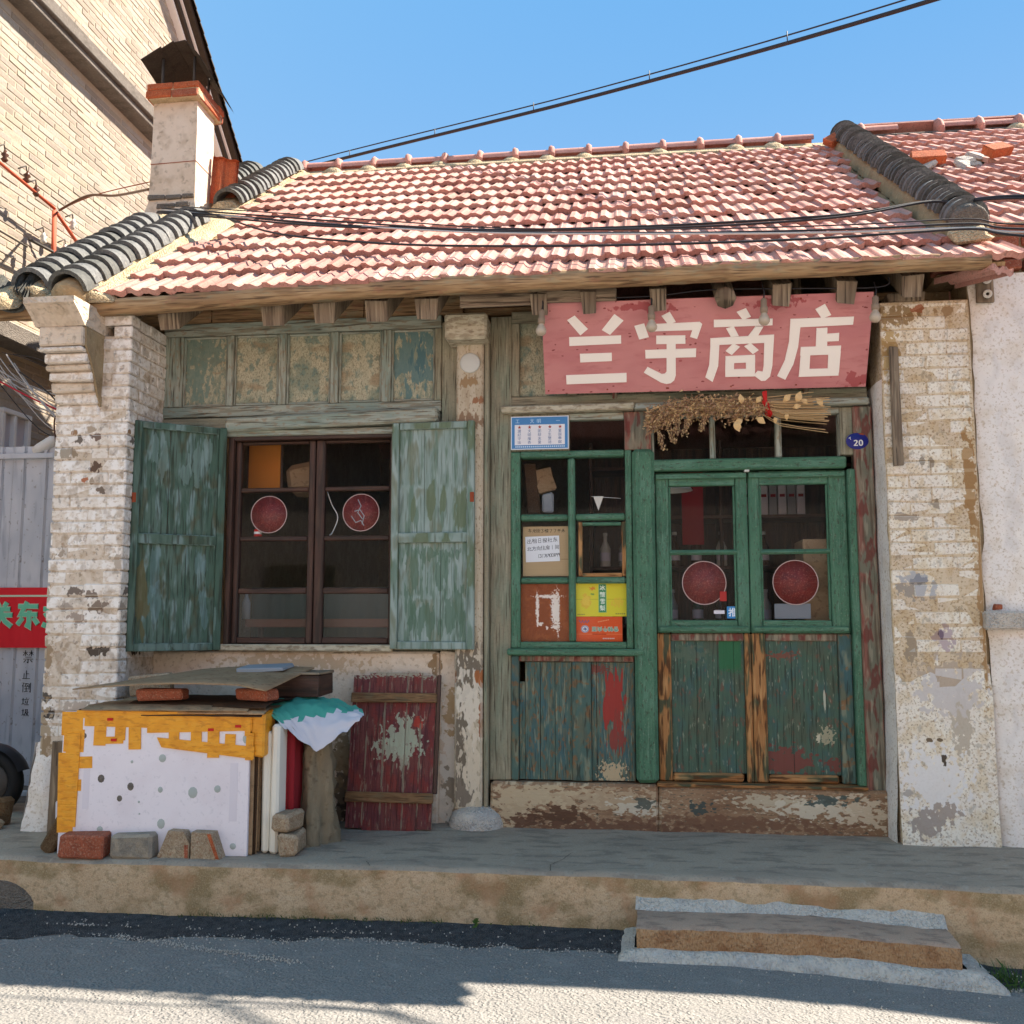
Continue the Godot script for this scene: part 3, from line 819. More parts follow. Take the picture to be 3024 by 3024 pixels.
func build_ground() -> void:
	var st := tool(true)
	sheet(st, [-120.0, -40.0, -14.0] + steps(-8, 8, 40) + [14.0, 40.0, 120.0], [-120.0, -30.0, -8.0, -2.0, .2] + steps(.7, 3.5, 14) + [5.0, 8.0, 20.0, 120.0], road_y)
	tag(part("road", self, done(st), M.asphalt), "", "", "", "structure")
	# darker tar laid along the foot of the pavement
	st = tool(true)
	noise.seed = 5
	noise.frequency = 1.3
	var xs := steps(-4.6, 3.2, 120)
	for i in xs.size() - 1:
		var p := []
		for x in [xs[i], xs[i + 1]]:
			var z0: float = edge_z(x) - .06
			var z1: float = edge_z(x) + .24 + .1 * noise.get_noise_1d(x * 2.0) + .03 * noise.get_noise_1d(x * 9.0) + .12 * smoothstep(-1.5, -3.5, x)
			for k in 4:
				var z := lerpf(z0, z1, k / 3.0)
				p.append(Vector3(x, road_y(x, z) + [.03, .022, .012, .003][k] + .006 * noise.get_noise_2d(x * 6, z * 30), z))
		for k in 3:
			quad(st, p[k], p[k + 4], p[k + 5], p[k + 1], Vector3.UP)
	tag(part("road_edge", self, done(st), M.tar), "", "", "", "structure")
	# loose pale grit along the edge of the tar
	var mm := MultiMesh.new()
	mm.transform_format = MultiMesh.TRANSFORM_3D
	mm.mesh = boxm(Vector3(-.5, -.3, -.5), Vector3(.5, .5, .5), .2, .1)
	mm.instance_count = 3200
	for i in 3200:
		var x := rng.randf_range(-3.8, 2.6)
		var z := edge_z(x) + .24 + .09 * noise.get_noise_1d(x * 2.0) + rng.randfn(0, .025)
		if i % 3 == 0:
			z = edge_z(x) + rng.randf_range(.03, .75)
		if i % 5 == 1:
			x = rng.randf_range(-2.6, -1.4)
			z = 1.22 + (x + 2.6) * .26 + rng.randfn(0, .02)
		var s := rng.randf_range(.002, .0075)
		mm.set_instance_transform(i, Transform3D(Basis.from_euler(rv(3)).scaled(Vector3.ONE * s), Vector3(x, road_y(x, z) + (.022 if z < edge_z(x) + .2 else .003), z)))
	var grit := MultiMeshInstance3D.new()
	grit.name = "gravel"
	grit.multimesh = mm
	grit.material_override = M.cement
	add_child(grit)
	tag(grit, "loose pale grit scattered along the dark asphalt edge", "gravel", "", "stuff")
	# the raised concrete pavement: worn rounded nose, rough front
	st = tool(true)
	var face := tool(true)
	noise.frequency = 1.0
	xs = steps(-7.0, 2.06, 150)
	var prev := []
	for x in xs:
		var ez: float = edge_z(x) + .012 * noise.get_noise_1d(x * 7.0)
		var top: float = .29 + .006 * noise.get_noise_1d(x * 3.0 + 50)
		var row := [Vector3(x, top + .004, -.3), Vector3(x, top + .002, .5), Vector3(x, top, ez - .05), Vector3(x, top - .006, ez - .015), Vector3(x, top - .02, ez)]
		var low := []
		for k in 6:
			var y := lerpf(top - .02, -.12, k / 5.0)
			low.append(Vector3(x, y, ez + .012 * noise.get_noise_2d(x * 5.0, y * 12.0) + .02 * (k / 5.0)))
		if prev:
			for k in 4:
				quad(st, prev[0][k], row[k], row[k + 1], prev[0][k + 1], Vector3(0, 1, .3))
			low[0] = row[4]
			for k in 5:
				quad(face, prev[1][k], low[k], low[k + 1], prev[1][k + 1], Vector3.BACK)
		low[0] = row[4]
		prev = [row, low]
	quad(face, Vector3(2.06, .27, 1.07), Vector3(2.06, .27, -.3), Vector3(2.06, -.2, -.3), Vector3(2.06, -.2, 1.07), Vector3.RIGHT)
	var pave = tag(part("pavement", self, done(st), M.slabtop), "", "", "", "structure")
	part("kerb_face", pave, done(face), M.slabface)
	# blocked drain mouth at the far left of the kerb
	st = tool()
	var arch := PackedVector2Array([Vector2(-3.38, -.08)])
	for i in 13:
		arch.append(Vector2(-3.16 - cos(PI * i / 12.0) * .22, .03 + sin(PI * i / 12.0) * .15))
	arch.append(Vector2(-2.94, -.08))
	prism(st, arch, .95, edge_z(-3.1) + .012, Transform3D(Basis(), Vector3(.02, 0, 0)))
	part("drain_mouth", pave, done(st), M.stain)
	# dirt filled cracks in the slab and down its face
	for c in [[[-.33, .62], [-.36, .75], [-.41, .86], [-.4, .975]], [[.62, .3], [.66, .52], [.78, .7]], [[-1.3, .9], [-1.26, .98]], [[1.1, .8], [1.2, .96]]]:
		var p := []
		for q in c:
			p.append(Vector3(q[0], .2915, q[1]))
		st = tool()
		for i in p.size() - 1:
			for k in 5:
				var a: Vector3 = p[i].lerp(p[i + 1], k / 5.0) + Vector3(.008 * noise.get_noise_2d(i * 9 + k * 3, c[0][0] * 50), 0, 0)
				var b: Vector3 = p[i].lerp(p[i + 1], (k + 1) / 5.0) + Vector3(.008 * noise.get_noise_2d(i * 9 + k * 3 + 3, c[0][0] * 50), 0, 0)
				quad(st, a - Vector3(.002, 0, 0), a + Vector3(.002, 0, 0), b + Vector3(.0015, 0, 0), b - Vector3(.0015, 0, 0), Vector3.UP)
		part("crack", pave, done(st), M.crackline)
	# concrete of the alley behind the pavement
	st = tool()
	sheet(st, steps(-9.0, -3.3, 8), [-14.0, -6.0, -1.5, -.6, -.28], func(_x, z): return .27 - .03 * smoothstep(-.3, -1.5, z))
	tag(part("alley_ground", self, done(st), M.alley), "", "", "", "structure")

# ------------------------------------------------------------------ roofs
const SLOPE := 34.4
const ROW := .338

func roof_xf(x: float, s: float, lift := 0.0, eave_y := 3.30, eave_z := .52, tilt := 0.0) -> Transform3D:
	# s metres up the slope from the eave; local x along the eave, y off the roof, z down the slope
	var a := deg_to_rad(SLOPE)
	var n := Vector3(0, cos(a), sin(a))
	var b := Basis(Vector3.RIGHT, n, Vector3(0, -sin(a), cos(a)))
	return Transform3D(b * Basis(Vector3.RIGHT, deg_to_rad(tilt)), Vector3(x, eave_y + s * sin(a), eave_z - s * cos(a)) + n * lift)

func clay_tile(w: float, sd: int) -> ArrayMesh:
	# interlocking tile: raised flat rib, round trough, stepped rib, round trough
	rng.seed = sd
	var prof := [[0.0, .021], [.15, .021], [.2, .012], [.27, .004], [.34, .001], [.41, .005], [.47, .014], [.51, .018], [.54, .015], [.66, .016], [.73, .009], [.80, .003], [.86, .001], [.93, .006], [1.0, .016]]
	var st := tool()
	var n := prof.size()
	var l0 := -.395 + rng.randf_range(-.004, .004)
	var th := .034
	for i in n - 1:
		var a := Vector2(prof[i][0] * w, prof[i][1])
		var b := Vector2(prof[i + 1][0] * w, prof[i + 1][1])
		quad(st, Vector3(a.x, a.y, 0), Vector3(b.x, b.y, 0), Vector3(b.x, b.y, l0), Vector3(a.x, a.y, l0), Vector3.UP)
		quad(st, Vector3(a.x, a.y, 0), Vector3(b.x, b.y, 0), Vector3(b.x, b.y - th, -.004), Vector3(a.x, a.y - th, -.004), Vector3.BACK)
	quad(st, Vector3(0, .021, 0), Vector3(0, .021, l0), Vector3(0, .021 - th, l0), Vector3(0, .021 - th, 0), Vector3.LEFT)
	quad(st, Vector3(w, .016, 0), Vector3(w, .016, l0), Vector3(w, .016 - th, l0), Vector3(w, .016 - th, 0), Vector3.RIGHT)
	return done(st)

func half_tile(r: float, length: float, th := .014, sides := 10, wide := 0.012) -> ArrayMesh:
	# half round tile, a little wider at its lower (z = 0) end
	var st := tool(true)
	for k in sides:
		var a := PI * k / sides
		var b := PI * (k + 1) / sides
		var p0 := Vector3(cos(a), sin(a), 0)
		var p1 := Vector3(cos(b), sin(b), 0)
		var back := Vector3(0, 0, -length)
		quad(st, p0 * (r + wide), p1 * (r + wide), p1 * r + back, p0 * r + back, p0 + p1)
	st.set_smooth_group(-1)
	for k in sides:
		var a := PI * k / sides
		var b := PI * (k + 1) / sides
		var p0 := Vector3(cos(a), sin(a), 0)
		var p1 := Vector3(cos(b), sin(b), 0)
		quad(st, p0 * (r + wide), p1 * (r + wide), p1 * (r + wide - th), p0 * (r + wide - th), Vector3.BACK)
		quad(st, p0 * (r + wide - th), p1 * (r + wide - th), p1 * (r - th) + Vector3(0, 0, -length), p0 * (r - th) + Vector3(0, 0, -length), -(p0 + p1))
	return done(st)

func lay_tiles(roof: Node, x0: Callable, x1: Callable, rows: int, eave_y: float, eave_z: float, w: float, skip = null) -> void:
	var kinds := []
	for i in 5:
		kinds.append(clay_tile(w, 900 + i))
	rng.seed = 4411
	for r in rows:
		var x: float = x0.call(r) + rng.randf_range(-.02, .02)
		while x + w * .6 < x1.call(r):
			var t := roof_xf(x, r * ROW + rng.randf_range(-.008, .008), .032 + rng.randf_range(0, .004), eave_y, eave_z, -5.0 + rng.randf_range(-.6, .6))
			t.basis = t.basis * Basis(Vector3.UP, rng.randf_range(-.018, .018)) * Basis(Vector3.BACK, rng.randf_range(-.014, .014))
			var pick := rng.randi() % 12
			if not (skip != null and skip.call(r, x)):
				part("roof_tile", roof, kinds[rng.randi() % 5], M["claytile%d" % [0, 0, 0, 1, 1, 1, 3, 3, 3, 2, 2, 4][pick]], t)
			x += w - .003

func verge(roof: Node, x: float, s0: float, s1: float, pitch: float, r: float, lift: float, eave_y: float, eave_z: float) -> void:
	var kinds := [half_tile(r, pitch + .05, .026, 10, .022), half_tile(r * .97, pitch + .05, .028, 10, .024), half_tile(r * 1.03, pitch + .05, .024, 10, .02)]
	var s := s0
	while s < s1:
		var t := roof_xf(x + rng.randf_range(-.006, .006), s + rng.randf_range(-.006, .006), lift + rng.randf_range(-.004, .004), eave_y, eave_z, -5.0 + rng.randf_range(-1.5, 1.5))
		t.basis = t.basis * Basis(Vector3.UP, rng.randf_range(-.05, .05)) * Basis(Vector3.BACK, rng.randf_range(-.06, .06))
		part("verge_tile", roof, kinds[rng.randi() % 3], M.greytile if rng.randf() < .7 else M.greytile_b, t)
		s += pitch

# a rough bank of mortar along the roof slope
func bank(roof: Node, xa: float, xb: float, s0: float, s1: float, h: float, eave_y: float, eave_z: float, sd: int, m: Material) -> void:
	noise.seed = sd
	noise.frequency = 4.0
	var st := tool(true)
	var n := int((s1 - s0) / .05)
	var prof := [[-.08, -.03], [.0, .55], [.25, 1.0], [.75, 1.0], [1.0, .5], [1.08, -.03]]
	var rows := []
	for i in n + 1:
		var s := lerpf(s0, s1, float(i) / n)
		var row := []
		for p in prof:
			var x: float = lerpf(xa, xb, p[0]) + .018 * noise.get_noise_2d(s * 2.0 + p[0] * 3.0, 7)
			row.append(roof_xf(x, s, p[1] * h + .014 * noise.get_noise_2d(s * 2.5, p[0] * 3.0), eave_y, eave_z).origin)
		rows.append(row)
	var up := roof_xf(0, 0).basis.y
	for i in n:
		for k in prof.size() - 1:
			quad(st, rows[i][k], rows[i][k + 1], rows[i + 1][k + 1], rows[i + 1][k], up)
	for k in range(1, prof.size() - 1):
		tri(st, rows[0][0], rows[0][k], rows[0][k + 1], Vector3.BACK)
	part("mortar_bed", roof, done(st), m)

func ridge(roof: Node, x0: float, x1: float, y: float, z: float, skip = null) -> void:
	var body := half_tile(.072, .33, .014, 8, .0)
	var st := tool(true)
	lathe(st, [Vector2(.0, .0), Vector2(.06, 0), Vector2(.1, .014), Vector2(.108, .035), Vector2(.09, .062), Vector2(.0, .062)], 12, Transform3D(Basis(Vector3(0, 0, 1), Vector3(1, 0, 0), Vector3(0, 1, 0)), Vector3.ZERO))
	var collar := done(st)
	var lump := tool(true)
	lathe(lump, [Vector2(.12, -.05), Vector2(.1, .0), Vector2(.05, .04), Vector2(0, .05)], 8)
	var mound := done(lump)
	var x := x0
	while x < x1:
		if not (skip != null and skip.call(x)):
			var b := Basis(Vector3.UP, PI / 2) * Basis(Vector3.BACK, rng.randf_range(-.05, .05))
			var o := part("ridge_tile", roof, body, M["claytile%d" % [0, 1, 2][rng.randi() % 3]], Transform3D(Basis(Vector3.UP, -PI / 2) * Basis(Vector3.BACK, 0), Vector3(x, y + rng.randf_range(-.006, .006), z)))
			part("collar", roof, collar, M["claytile%d" % [1, 2][rng.randi() % 2]], Transform3D(Basis(Vector3.BACK, rng.randf_range(-.15, .15)), Vector3(x - .02, y - .004, z)))
			if rng.randf() < .7:
				part("mortar_lump", roof, mound, M.mortar, Transform3D(Basis(Vector3.UP, rng.randf() * 6).scaled(Vector3(1, 1, .8)), Vector3(x - .03, y - .06, z + .07)))
		x += .336

func brick_kinds(l: float, h: float, d: float, c: float, jit: float, sd: int, n := 6) -> Array:
	rng.seed = sd
	var o := []
	for i in n:
		o.append(boxm(Vector3(-l / 2, -h / 2, -d / 2), Vector3(l / 2, h / 2, d / 2), c, jit))
	return o

# ------------------------------------------------------------------ the shop
func build_shop() -> void:
	var house := thing("shop_house", "old single storey shop with green woodwork and red tiled roof", "house")
	shop_body(house)
	shop_roof(house)
	shop_piers(house)
	shop_left_bay(house)
	shop_right_bay(house)
	shop_eaves(house)

func shop_body(house: Node) -> void:
	# masonry shell: side, back and gable walls, floor, all with thickness
	bar("side_wall", house, -3.3, -3.06, .0, 3.2, -6.2, -.02, M.smear, 0.0, 0.0)
	bar("side_wall", house, 1.62, 1.84, .0, 3.2, -6.2, -.12, M.smear, 0.0, 0.0)
	bar("back_wall", house, -3.06, 1.62, .0, 3.42, -6.2, -5.95, M.smear, 0.0, 0.0)
	bar("floor_slab", house, -3.06, 1.62, .1, .3, -5.95, -.06, M.interiorfloor, 0.0, 0.0)
	for x in [-3.3, 1.62]:
		var st := tool()
		var p := PackedVector2Array([Vector2(-6.2, 3.2), Vector2(-.1, 3.2), Vector2(-.1, 3.675), Vector2(-2.95, 5.63), Vector2(-6.2, 3.415)])
		prism(st, p, 0, .22, Transform3D(Basis(Vector3(0, 0, 1), Vector3.UP, Vector3(1, 0, 0)), Vector3(x, 0, 0)))
		part("gable_wall", house, done(st), M.smear)
	# plastered wall under the window, with a step by the post
	noise.seed = 3
	noise.frequency = 2.0
	bar("wall", house, -2.9, -1.13, .26, 1.268, -.2, .0, M.wallunder, .012, .004)
	bar("wall", house, -1.128, -1.0, .26, 1.27, -.2, -.022, M.wallunder, .006, .003)
	# boarding between pier and window, behind the open shutter
	bar("boarding", house, -2.9, -2.447, 1.27, 2.69, -.1, -.03, M.brownwood, .003)
	bar("boarding", house, -1.403, -1.03, 1.274, 2.66, -.1, -.034, M.olive, .003)

func shop_roof(house: Node) -> void:
	var roof := group_node("roof", house)
	# boards under the tiles, front and back slope
	var a := deg_to_rad(SLOPE)
	var st := tool()
	cbox(st, Vector3(-3.62, -.035, -4.22), Vector3(1.94, -.012, -.02), 0.0, 0.0, roof_xf(0, 0))
	part("sheathing", roof, done(st), M.brownwood)
	st = tool()
	var bx := Transform3D(Basis(Vector3.UP, PI), Vector3(0, 0, -5.92)) * roof_xf(0, 0)
	cbox(st, Vector3(-1.94, -.035, -4.22), Vector3(3.62, -.012, -.02), 0.0, 0.0, bx)
	part("back_slope", roof, done(st), M.claytile2)
	var left := func(r): return [-3.06, -3.0, -2.99, -2.99, -3.02, -3.04, -3.06, -3.05, -3.02, -3.04, -3.06, -3.08][r]
	var right := func(r): return [1.97, 1.9, 1.80, 1.76, 1.76, 1.76, 1.77, 1.78, 1.79, 1.8, 1.8, 1.8][r]
	lay_tiles(roof, left, right, 12, 3.30, .52, .207, func(r, x): return (r in [4, 5]) and x < -2.98)
	# sandy mortar between tiles and the grey verge, then two rows of half round tiles
	bank(roof, -3.36, -2.97, -.06, 4.1, .05, 3.30, .52, 21, M.mortar)
	bank(roof, -3.28, -3.06, -.04, 1.66, .10, 3.30, .52, 22, M.mortar)
	bank(roof, -3.26, -3.04, 2.36, 4.0, .10, 3.30, .52, 23, M.mortar)
	bank(roof, -3.62, -3.36, -.02, 4.0, .09, 3.30, .52, 24, M.mortar)
	rng.seed = 51
	verge(roof, -3.17, -.08, 1.72, .118, .098, .075, 3.30, .52)
	verge(roof, -3.12, 2.38, 4.0, .105, .098, .08, 3.30, .52)
	verge(roof, -3.48, .06, 1.62, .118, .098, .065, 3.30, .52)
	verge(roof, -3.5, 3.1, 4.05, .108, .098, .065, 3.30, .52)
	# worn end of the verge: brown plug, dark drip tiles curling down at the corner
	var plug := tool(true)
	lathe(plug, [Vector2(0, .02), Vector2(.07, .015), Vector2(.1, 0), Vector2(.105, -.08)], 12, roof_xf(-3.17, -.1, .03) * Transform3D(Basis(Vector3.RIGHT, PI / 2), Vector3.ZERO))
	part("verge_plug", roof, done(plug), M.smear)
	var drip := half_tile(.1, .2, .014, 10, .02)
	for d in [[-3.36, .0, -.2], [-3.62, .02, .25], [-3.54, -.05, -.1]]:
		var t := roof_xf(d[0], d[1] - .06, .06, 3.30, .52, 24.0)
		t.basis = t.basis * Basis(Vector3.BACK, PI + d[2])
		part("drip_tile", roof, drip, M.greytile_b, t)
	bank(roof, -3.74, -3.5, -.16, .2, .08, 3.30, .52, 25, M.mortar)
	# grey verge towards the neighbour: closely set tiles on a plastered upstand
	bank(roof, 1.76, 1.98, .42, 4.05, .13, 3.30, .52, 26, M.smear)
	rng.seed = 52
	verge(roof, 1.87, .5, 4.0, .083, .1, .105, 3.30, .52)
	var cap := tool(true)
	lathe(cap, [Vector2(0, .012), Vector2(.09, .012), Vector2(.1, 0), Vector2(.1, -.1)], 14, roof_xf(1.87, .43, .1) * Transform3D(Basis(Vector3.RIGHT, PI / 2), Vector3.ZERO))
	part("verge_plug", roof, done(cap), M.stain)
	rng.seed = 53
	ridge(roof, -3.05, 1.55, 5.70, -2.95)
	bank(roof, -3.2, 1.8, 3.98, 4.16, .035, 3.30, .52, 27, M.mortar)
	# chipped end tile poking out under the right corner of the eave
	var t2 := Transform3D(Basis(Vector3.UP, .5) * Basis(Vector3.RIGHT, .12), Vector3(1.86, 3.262, .53))
	part("drip_tile", roof, clay_tile(.15, 78), M.claytile0, t2)
	part("mortar_lump", roof, boxm(Vector3(-.1, 0, -.07), Vector3(.1, .06, .07), .02, .018), M.mortar, roof_xf(1.84, .32, .04))
	# chimney with a brick collar and a bent tin cowl
	var ch := group_node("chimney", house)
	st = tool()
	var rings := [[4.42, .06], [4.62, .02], [4.66, .012], [4.9, .004], [5.2, 0.0], [5.47, 0.0]]
	noise.seed = 8
	noise.frequency = 3.0
	for i in rings.size() - 1:
		for k in 4:
			var c := [[-1, 1], [1, 1], [1, -1], [-1, -1]]
			var q := []
			for e in [[i, k], [i, (k + 1) % 4], [i + 1, (k + 1) % 4], [i + 1, k]]:
				var rr: Array = rings[e[0]]
				var cc: Array = c[e[1]]
				q.append(Vector3(-3.49 + cc[0] * (.178 + rr[1]) + .008 * noise.get_noise_2d(rr[0] * 3, e[1] * 9), rr[0], -1.36 + cc[1] * (.155 + rr[1])))
			quad(st, q[0], q[1], q[2], q[3], (q[0] + q[2]) * .5 - Vector3(-3.49, (q[0].y + q[2].y) * .5, -1.36))
	quad(st, Vector3(-3.668, 5.47, -1.205), Vector3(-3.312, 5.47, -1.205), Vector3(-3.312, 5.47, -1.515), Vector3(-3.668, 5.47, -1.515), Vector3.UP)
	part("shaft", ch, done(st), M.render)
	for f in [[-3.675, -3.53, 4.675, 4.71], [-3.53, -3.4, 4.672, 4.705], [-3.4, -3.3, 4.68, 4.712], [-3.6, -3.45, 4.6, 4.64], [-3.45, -3.33, 4.605, 4.645]]:
		bar("brick", ch, f[0], f[1] - .006, f[2], f[3], -1.3, -1.172, M.stain, .006, .004)
	var kinds := brick_kinds(.2, .056, .1, .008, .005, 61)
	for course in 2:
		var y := 5.505 + course * .06
		for side in 4:
			for j in 2:
				var off := (-.1 if j == 0 else .112) if (course + side) % 2 else (-.112 if j == 0 else .1)
				var p := [Vector3(-3.485 + off, y, -1.17), Vector3(-3.315, y, -1.36 + off * .84), Vector3(-3.485 + off, y, -1.55), Vector3(-3.66, y, -1.36 + off * .84)]
				part("brick", ch, kinds[rng.randi() % 6], M.orangebrick if rng.randf() < .75 else M.redbrick, Transform3D(Basis(Vector3.UP, [0.0, PI / 2, 0.0, PI / 2][side]).scaled(Vector3(1.05 if side % 2 == 0 else .85, 1, 1)), p[side] + Vector3(0, rng.randf_range(-.002, .002), 0)))
	bar("mortar", ch, -3.695, -3.275, 5.472, 5.59, -1.585, -1.13, M.mortar, .012, .004)
	for p in [[-3.62, -1.23], [-3.36, -1.23], [-3.62, -1.49], [-3.36, -1.49]]:
		part("cowl_leg", ch, tubem([Vector3(p[0], 5.58, p[1]), Vector3(p[0], 5.85, p[1])], .011, 6), M.darksteel)
	st = tool()
	var cr := [[-.27, -.1], [-.1, -.02], [.0, .02], [.1, .02], [.2, -.09], [.3, -.24]]
	for i in cr.size() - 1:
		var o0 := Vector3(-3.49 + cr[i][0], 5.88 + cr[i][1], 0)
		var o1 := Vector3(-3.49 + cr[i + 1][0], 5.88 + cr[i + 1][1], 0)
		for dy in [0.0, -.008]:
			quad(st, o0 + Vector3(0, dy + .03, -1.14), o1 + Vector3(0, dy + .03, -1.12), o1 + Vector3(0, dy - .06, -1.62), o0 + Vector3(0, dy - .06, -1.62), Vector3.UP if dy == 0.0 else Vector3.DOWN)
		quad(st, o0 + Vector3(0, .03, -1.14), o1 + Vector3(0, .03, -1.12), o1 + Vector3(0, .022, -1.12), o0 + Vector3(0, .022, -1.14), Vector3.BACK)
	part("cowl", ch, done(st), M.soot)
	var loop := []
	for p in [[-1, 1], [1, 1], [1, -1], [-1, -1], [-1, 1]]:
		loop.append(Vector3(-3.49 + p[0] * .184, 4.97 + (.01 if p[0] > 0 else 0.0), -1.36 + p[1] * .161))
	part("wire", ch, tubem(loop, .003, 4), M.rust)

# ------------------------------------------------------------------ piers
func shop_piers(house: Node) -> void:
	var pier := group_node("brick_pier", house)
	var long := brick_kinds(.226, .0645, .1, .006, .003, 71, 8)
	var half := brick_kinds(.111, .0645, .1, .006, .003, 72, 6)
	bar("mortar", pier, -3.305, -2.885, .25, 3.1, -.02, .4385, M.jointpale, .004, .002)
	rng.seed = 73
	var y := .335
	var row := 0
	while y < 3.2:
		var upper := y > 2.64
		var xs := []
		if row % 2 == 0:
			xs = [[-3.205, 0], [-2.984, 0]]
		else:
			xs = [[-3.262, 1], [-3.094, 0], [-2.928, 1]]
		for b in xs:
			if upper and b[0] < -3.05:
				continue
			var z: float = .392 + rng.randf_range(-.004, .004)
			part("brick", pier, half[rng.randi() % 6] if b[1] else long[rng.randi() % 8], M.whitewash, Transform3D(Basis(Vector3.UP, rng.randf_range(-.02, .02)) * Basis(Vector3.BACK, rng.randf_range(-.012, .012)), Vector3(b[0], y, z)))
		# the return towards the window
		for b in ([[.335, 0], [.13, 0]] if row % 2 else [[.27, 1], [.17, 1], [.06, 1]]):
			if y > 1.2:
				part("brick", pier, half[rng.randi() % 6] if b[1] else long[rng.randi() % 8], M.whitewash, Transform3D(Basis(Vector3.UP, PI / 2 + rng.randf_range(-.03, .03)), Vector3(-2.93 + rng.randf_range(-.006, .004), y, b[0] - .02)))
		y += .0715
		row += 1
	# rough plaster foot
	var st := tool(true)
	noise.seed = 9
	noise.frequency = 5.0
	var n := 14
	for i in n:
		for j in 6:
			var q := []
			for e in [[i, j], [i + 1, j], [i + 1, j + 1], [i, j + 1]]:
				var yy := .27 + .5 * float(e[0]) / n
				var a := float(e[1]) / 6.0
				var flare := .05 * pow(1.0 - float(e[0]) / n, 1.5)
				q.append(Vector3(lerpf(-3.335 - flare, -3.2, a) + .01 * noise.get_noise_2d(yy * 4, a * 5), yy, .446 + flare * .6 + .012 * noise.get_noise_2d(a * 4 + 9, yy * 4) - .03 * smoothstep(.7, 1.0, a) - .02 * smoothstep(.75, 1.0, float(e[0]) / n)))
			quad(st, q[0], q[1], q[2], q[3], Vector3.BACK)
	quad(st, Vector3(-3.385, .27, .47), Vector3(-3.34, .77, .44), Vector3(-3.34, .77, .0), Vector3(-3.385, .27, .0), Vector3.LEFT)
	part("plaster_foot", pier, done(st), M.plaster)
	# corbel carrying the eave: courses stepping forward, plastered flank
	var c := [[2.625, 2.69, .455], [2.692, 2.755, .48], [2.757, 2.81, .51], [2.812, 2.865, .54], [2.867, 2.905, .57], [2.907, 2.962, .60], [2.964, 2.99, .645], [2.992, 3.1, .65]]
	var k := 0
	for e in c:
		bar("corbel_course", pier, -3.318 + .006 * (k % 2), -3.052, e[0], e[1], .1, e[2], M.whitewash if k in [0, 1, 3, 5, 6] else M.wallcream, .008, .004)
		k += 1
	var pf := PackedVector2Array([Vector2(.1, 3.102), Vector2(.65, 3.102), Vector2(.70, 3.15), Vector2(.77, 3.2), Vector2(.77, 3.235), Vector2(.1, 3.235)])
	var sideways := Transform3D(Basis(Vector3(0, 0, 1), Vector3.UP, Vector3(1, 0, 0)), Vector3(-3.34, 0, 0))
	var sc := tool()
	prism(sc, pf, 0, .3, sideways)
	part("corbel_cap", pier, done(sc), M.wallcream)
	sc = tool()
	sideways.origin.x = -3.053
	prism(sc, PackedVector2Array([Vector2(.2, 2.68), Vector2(.45, 2.68), Vector2(.49, 2.76), Vector2(.53, 2.85), Vector2(.565, 2.92), Vector2(.62, 2.99), Vector2(.63, 3.1), Vector2(.2, 3.1)]), 0, .012, sideways)
	part("flank_plaster", pier, done(sc), M.smear)
	# the pier shared with the neighbour
	var pr := group_node("brick_pier", house)
	bar("mortar", pr, 1.372, 1.845, .25, 3.2, -.14, .2055, M.jointcream, .006, .002)
	rng.seed = 74
	long = brick_kinds(.226, .067, .1, .005, .003, 75, 8)
	half = brick_kinds(.111, .067, .1, .005, .003, 76, 6)
	y = .36
	row = 0
	while y < 3.22:
		for b in ([[1.489, 0], [1.718, 0]] if row % 2 == 0 else [[1.434, 1], [1.604, 0], [1.774, 1]]):
			var z: float = .158 + rng.randf_range(-.004, .004) + (.0 if y > 1.3 else -.003)
			part("brick", pr, half[rng.randi() % 6] if b[1] else long[rng.randi() % 8], M.redbrick if (y > 3.13 and b[0] > 1.5 and b[0] < 1.7) else M.creampier, Transform3D(Basis(Vector3.UP, rng.randf_range(-.02, .02)) * Basis(Vector3.BACK, rng.randf_range(-.015, .015)), Vector3(b[0], y, z)))
		y += .0735
		row += 1
	# smooth lime plaster over its side
	st = tool(true)
	noise.seed = 10
	for i in 24:
		for j in 4:
			var q := []
			for e in [[i, j], [i + 1, j], [i + 1, j + 1], [i, j + 1]]:
				var yy = .27 + 2.5 * e[0] / 24.0
				var zz = -.1 + .3 * e[1] / 4.0
				q.append(Vector3(1.362 + .008 * noise.get_noise_2d(yy * 5, zz * 6) + .012 * (1.0 if e[1] == 4 else 0.0) - .02 * smoothstep(.9, .3, yy), yy, zz + .01 * noise.get_noise_2d(yy * 9, 3)))
			quad(st, q[0], q[1], q[2], q[3], Vector3.LEFT)
	part("plaster_side", pr, done(st), M.plaster)
	# plaster skirt over the lower courses
	st = tool(true)
	for i in 12:
		for j in 8:
			var q := []
			for e in [[i, j], [i + 1, j], [i + 1, j + 1], [i, j + 1]]:
				var yy = .27 + .95 * e[0] / 12.0
				var a := float(e[1]) / 8.0
				var lift := .216 + .02 * smoothstep(.5, .27, yy) + .006 * noise.get_noise_2d(a * 9, yy * 9) - .03 * smoothstep(.85, 1.0, e[0] / 12.0 + .12 * noise.get_noise_2d(a * 6, 1))
				q.append(Vector3(lerpf(1.372, 1.86, a) + .0 * yy, yy, lift))
			quad(st, q[0], q[1], q[2], q[3], Vector3.BACK)
	part("plaster_skirt", pr, done(st), M.creampier)

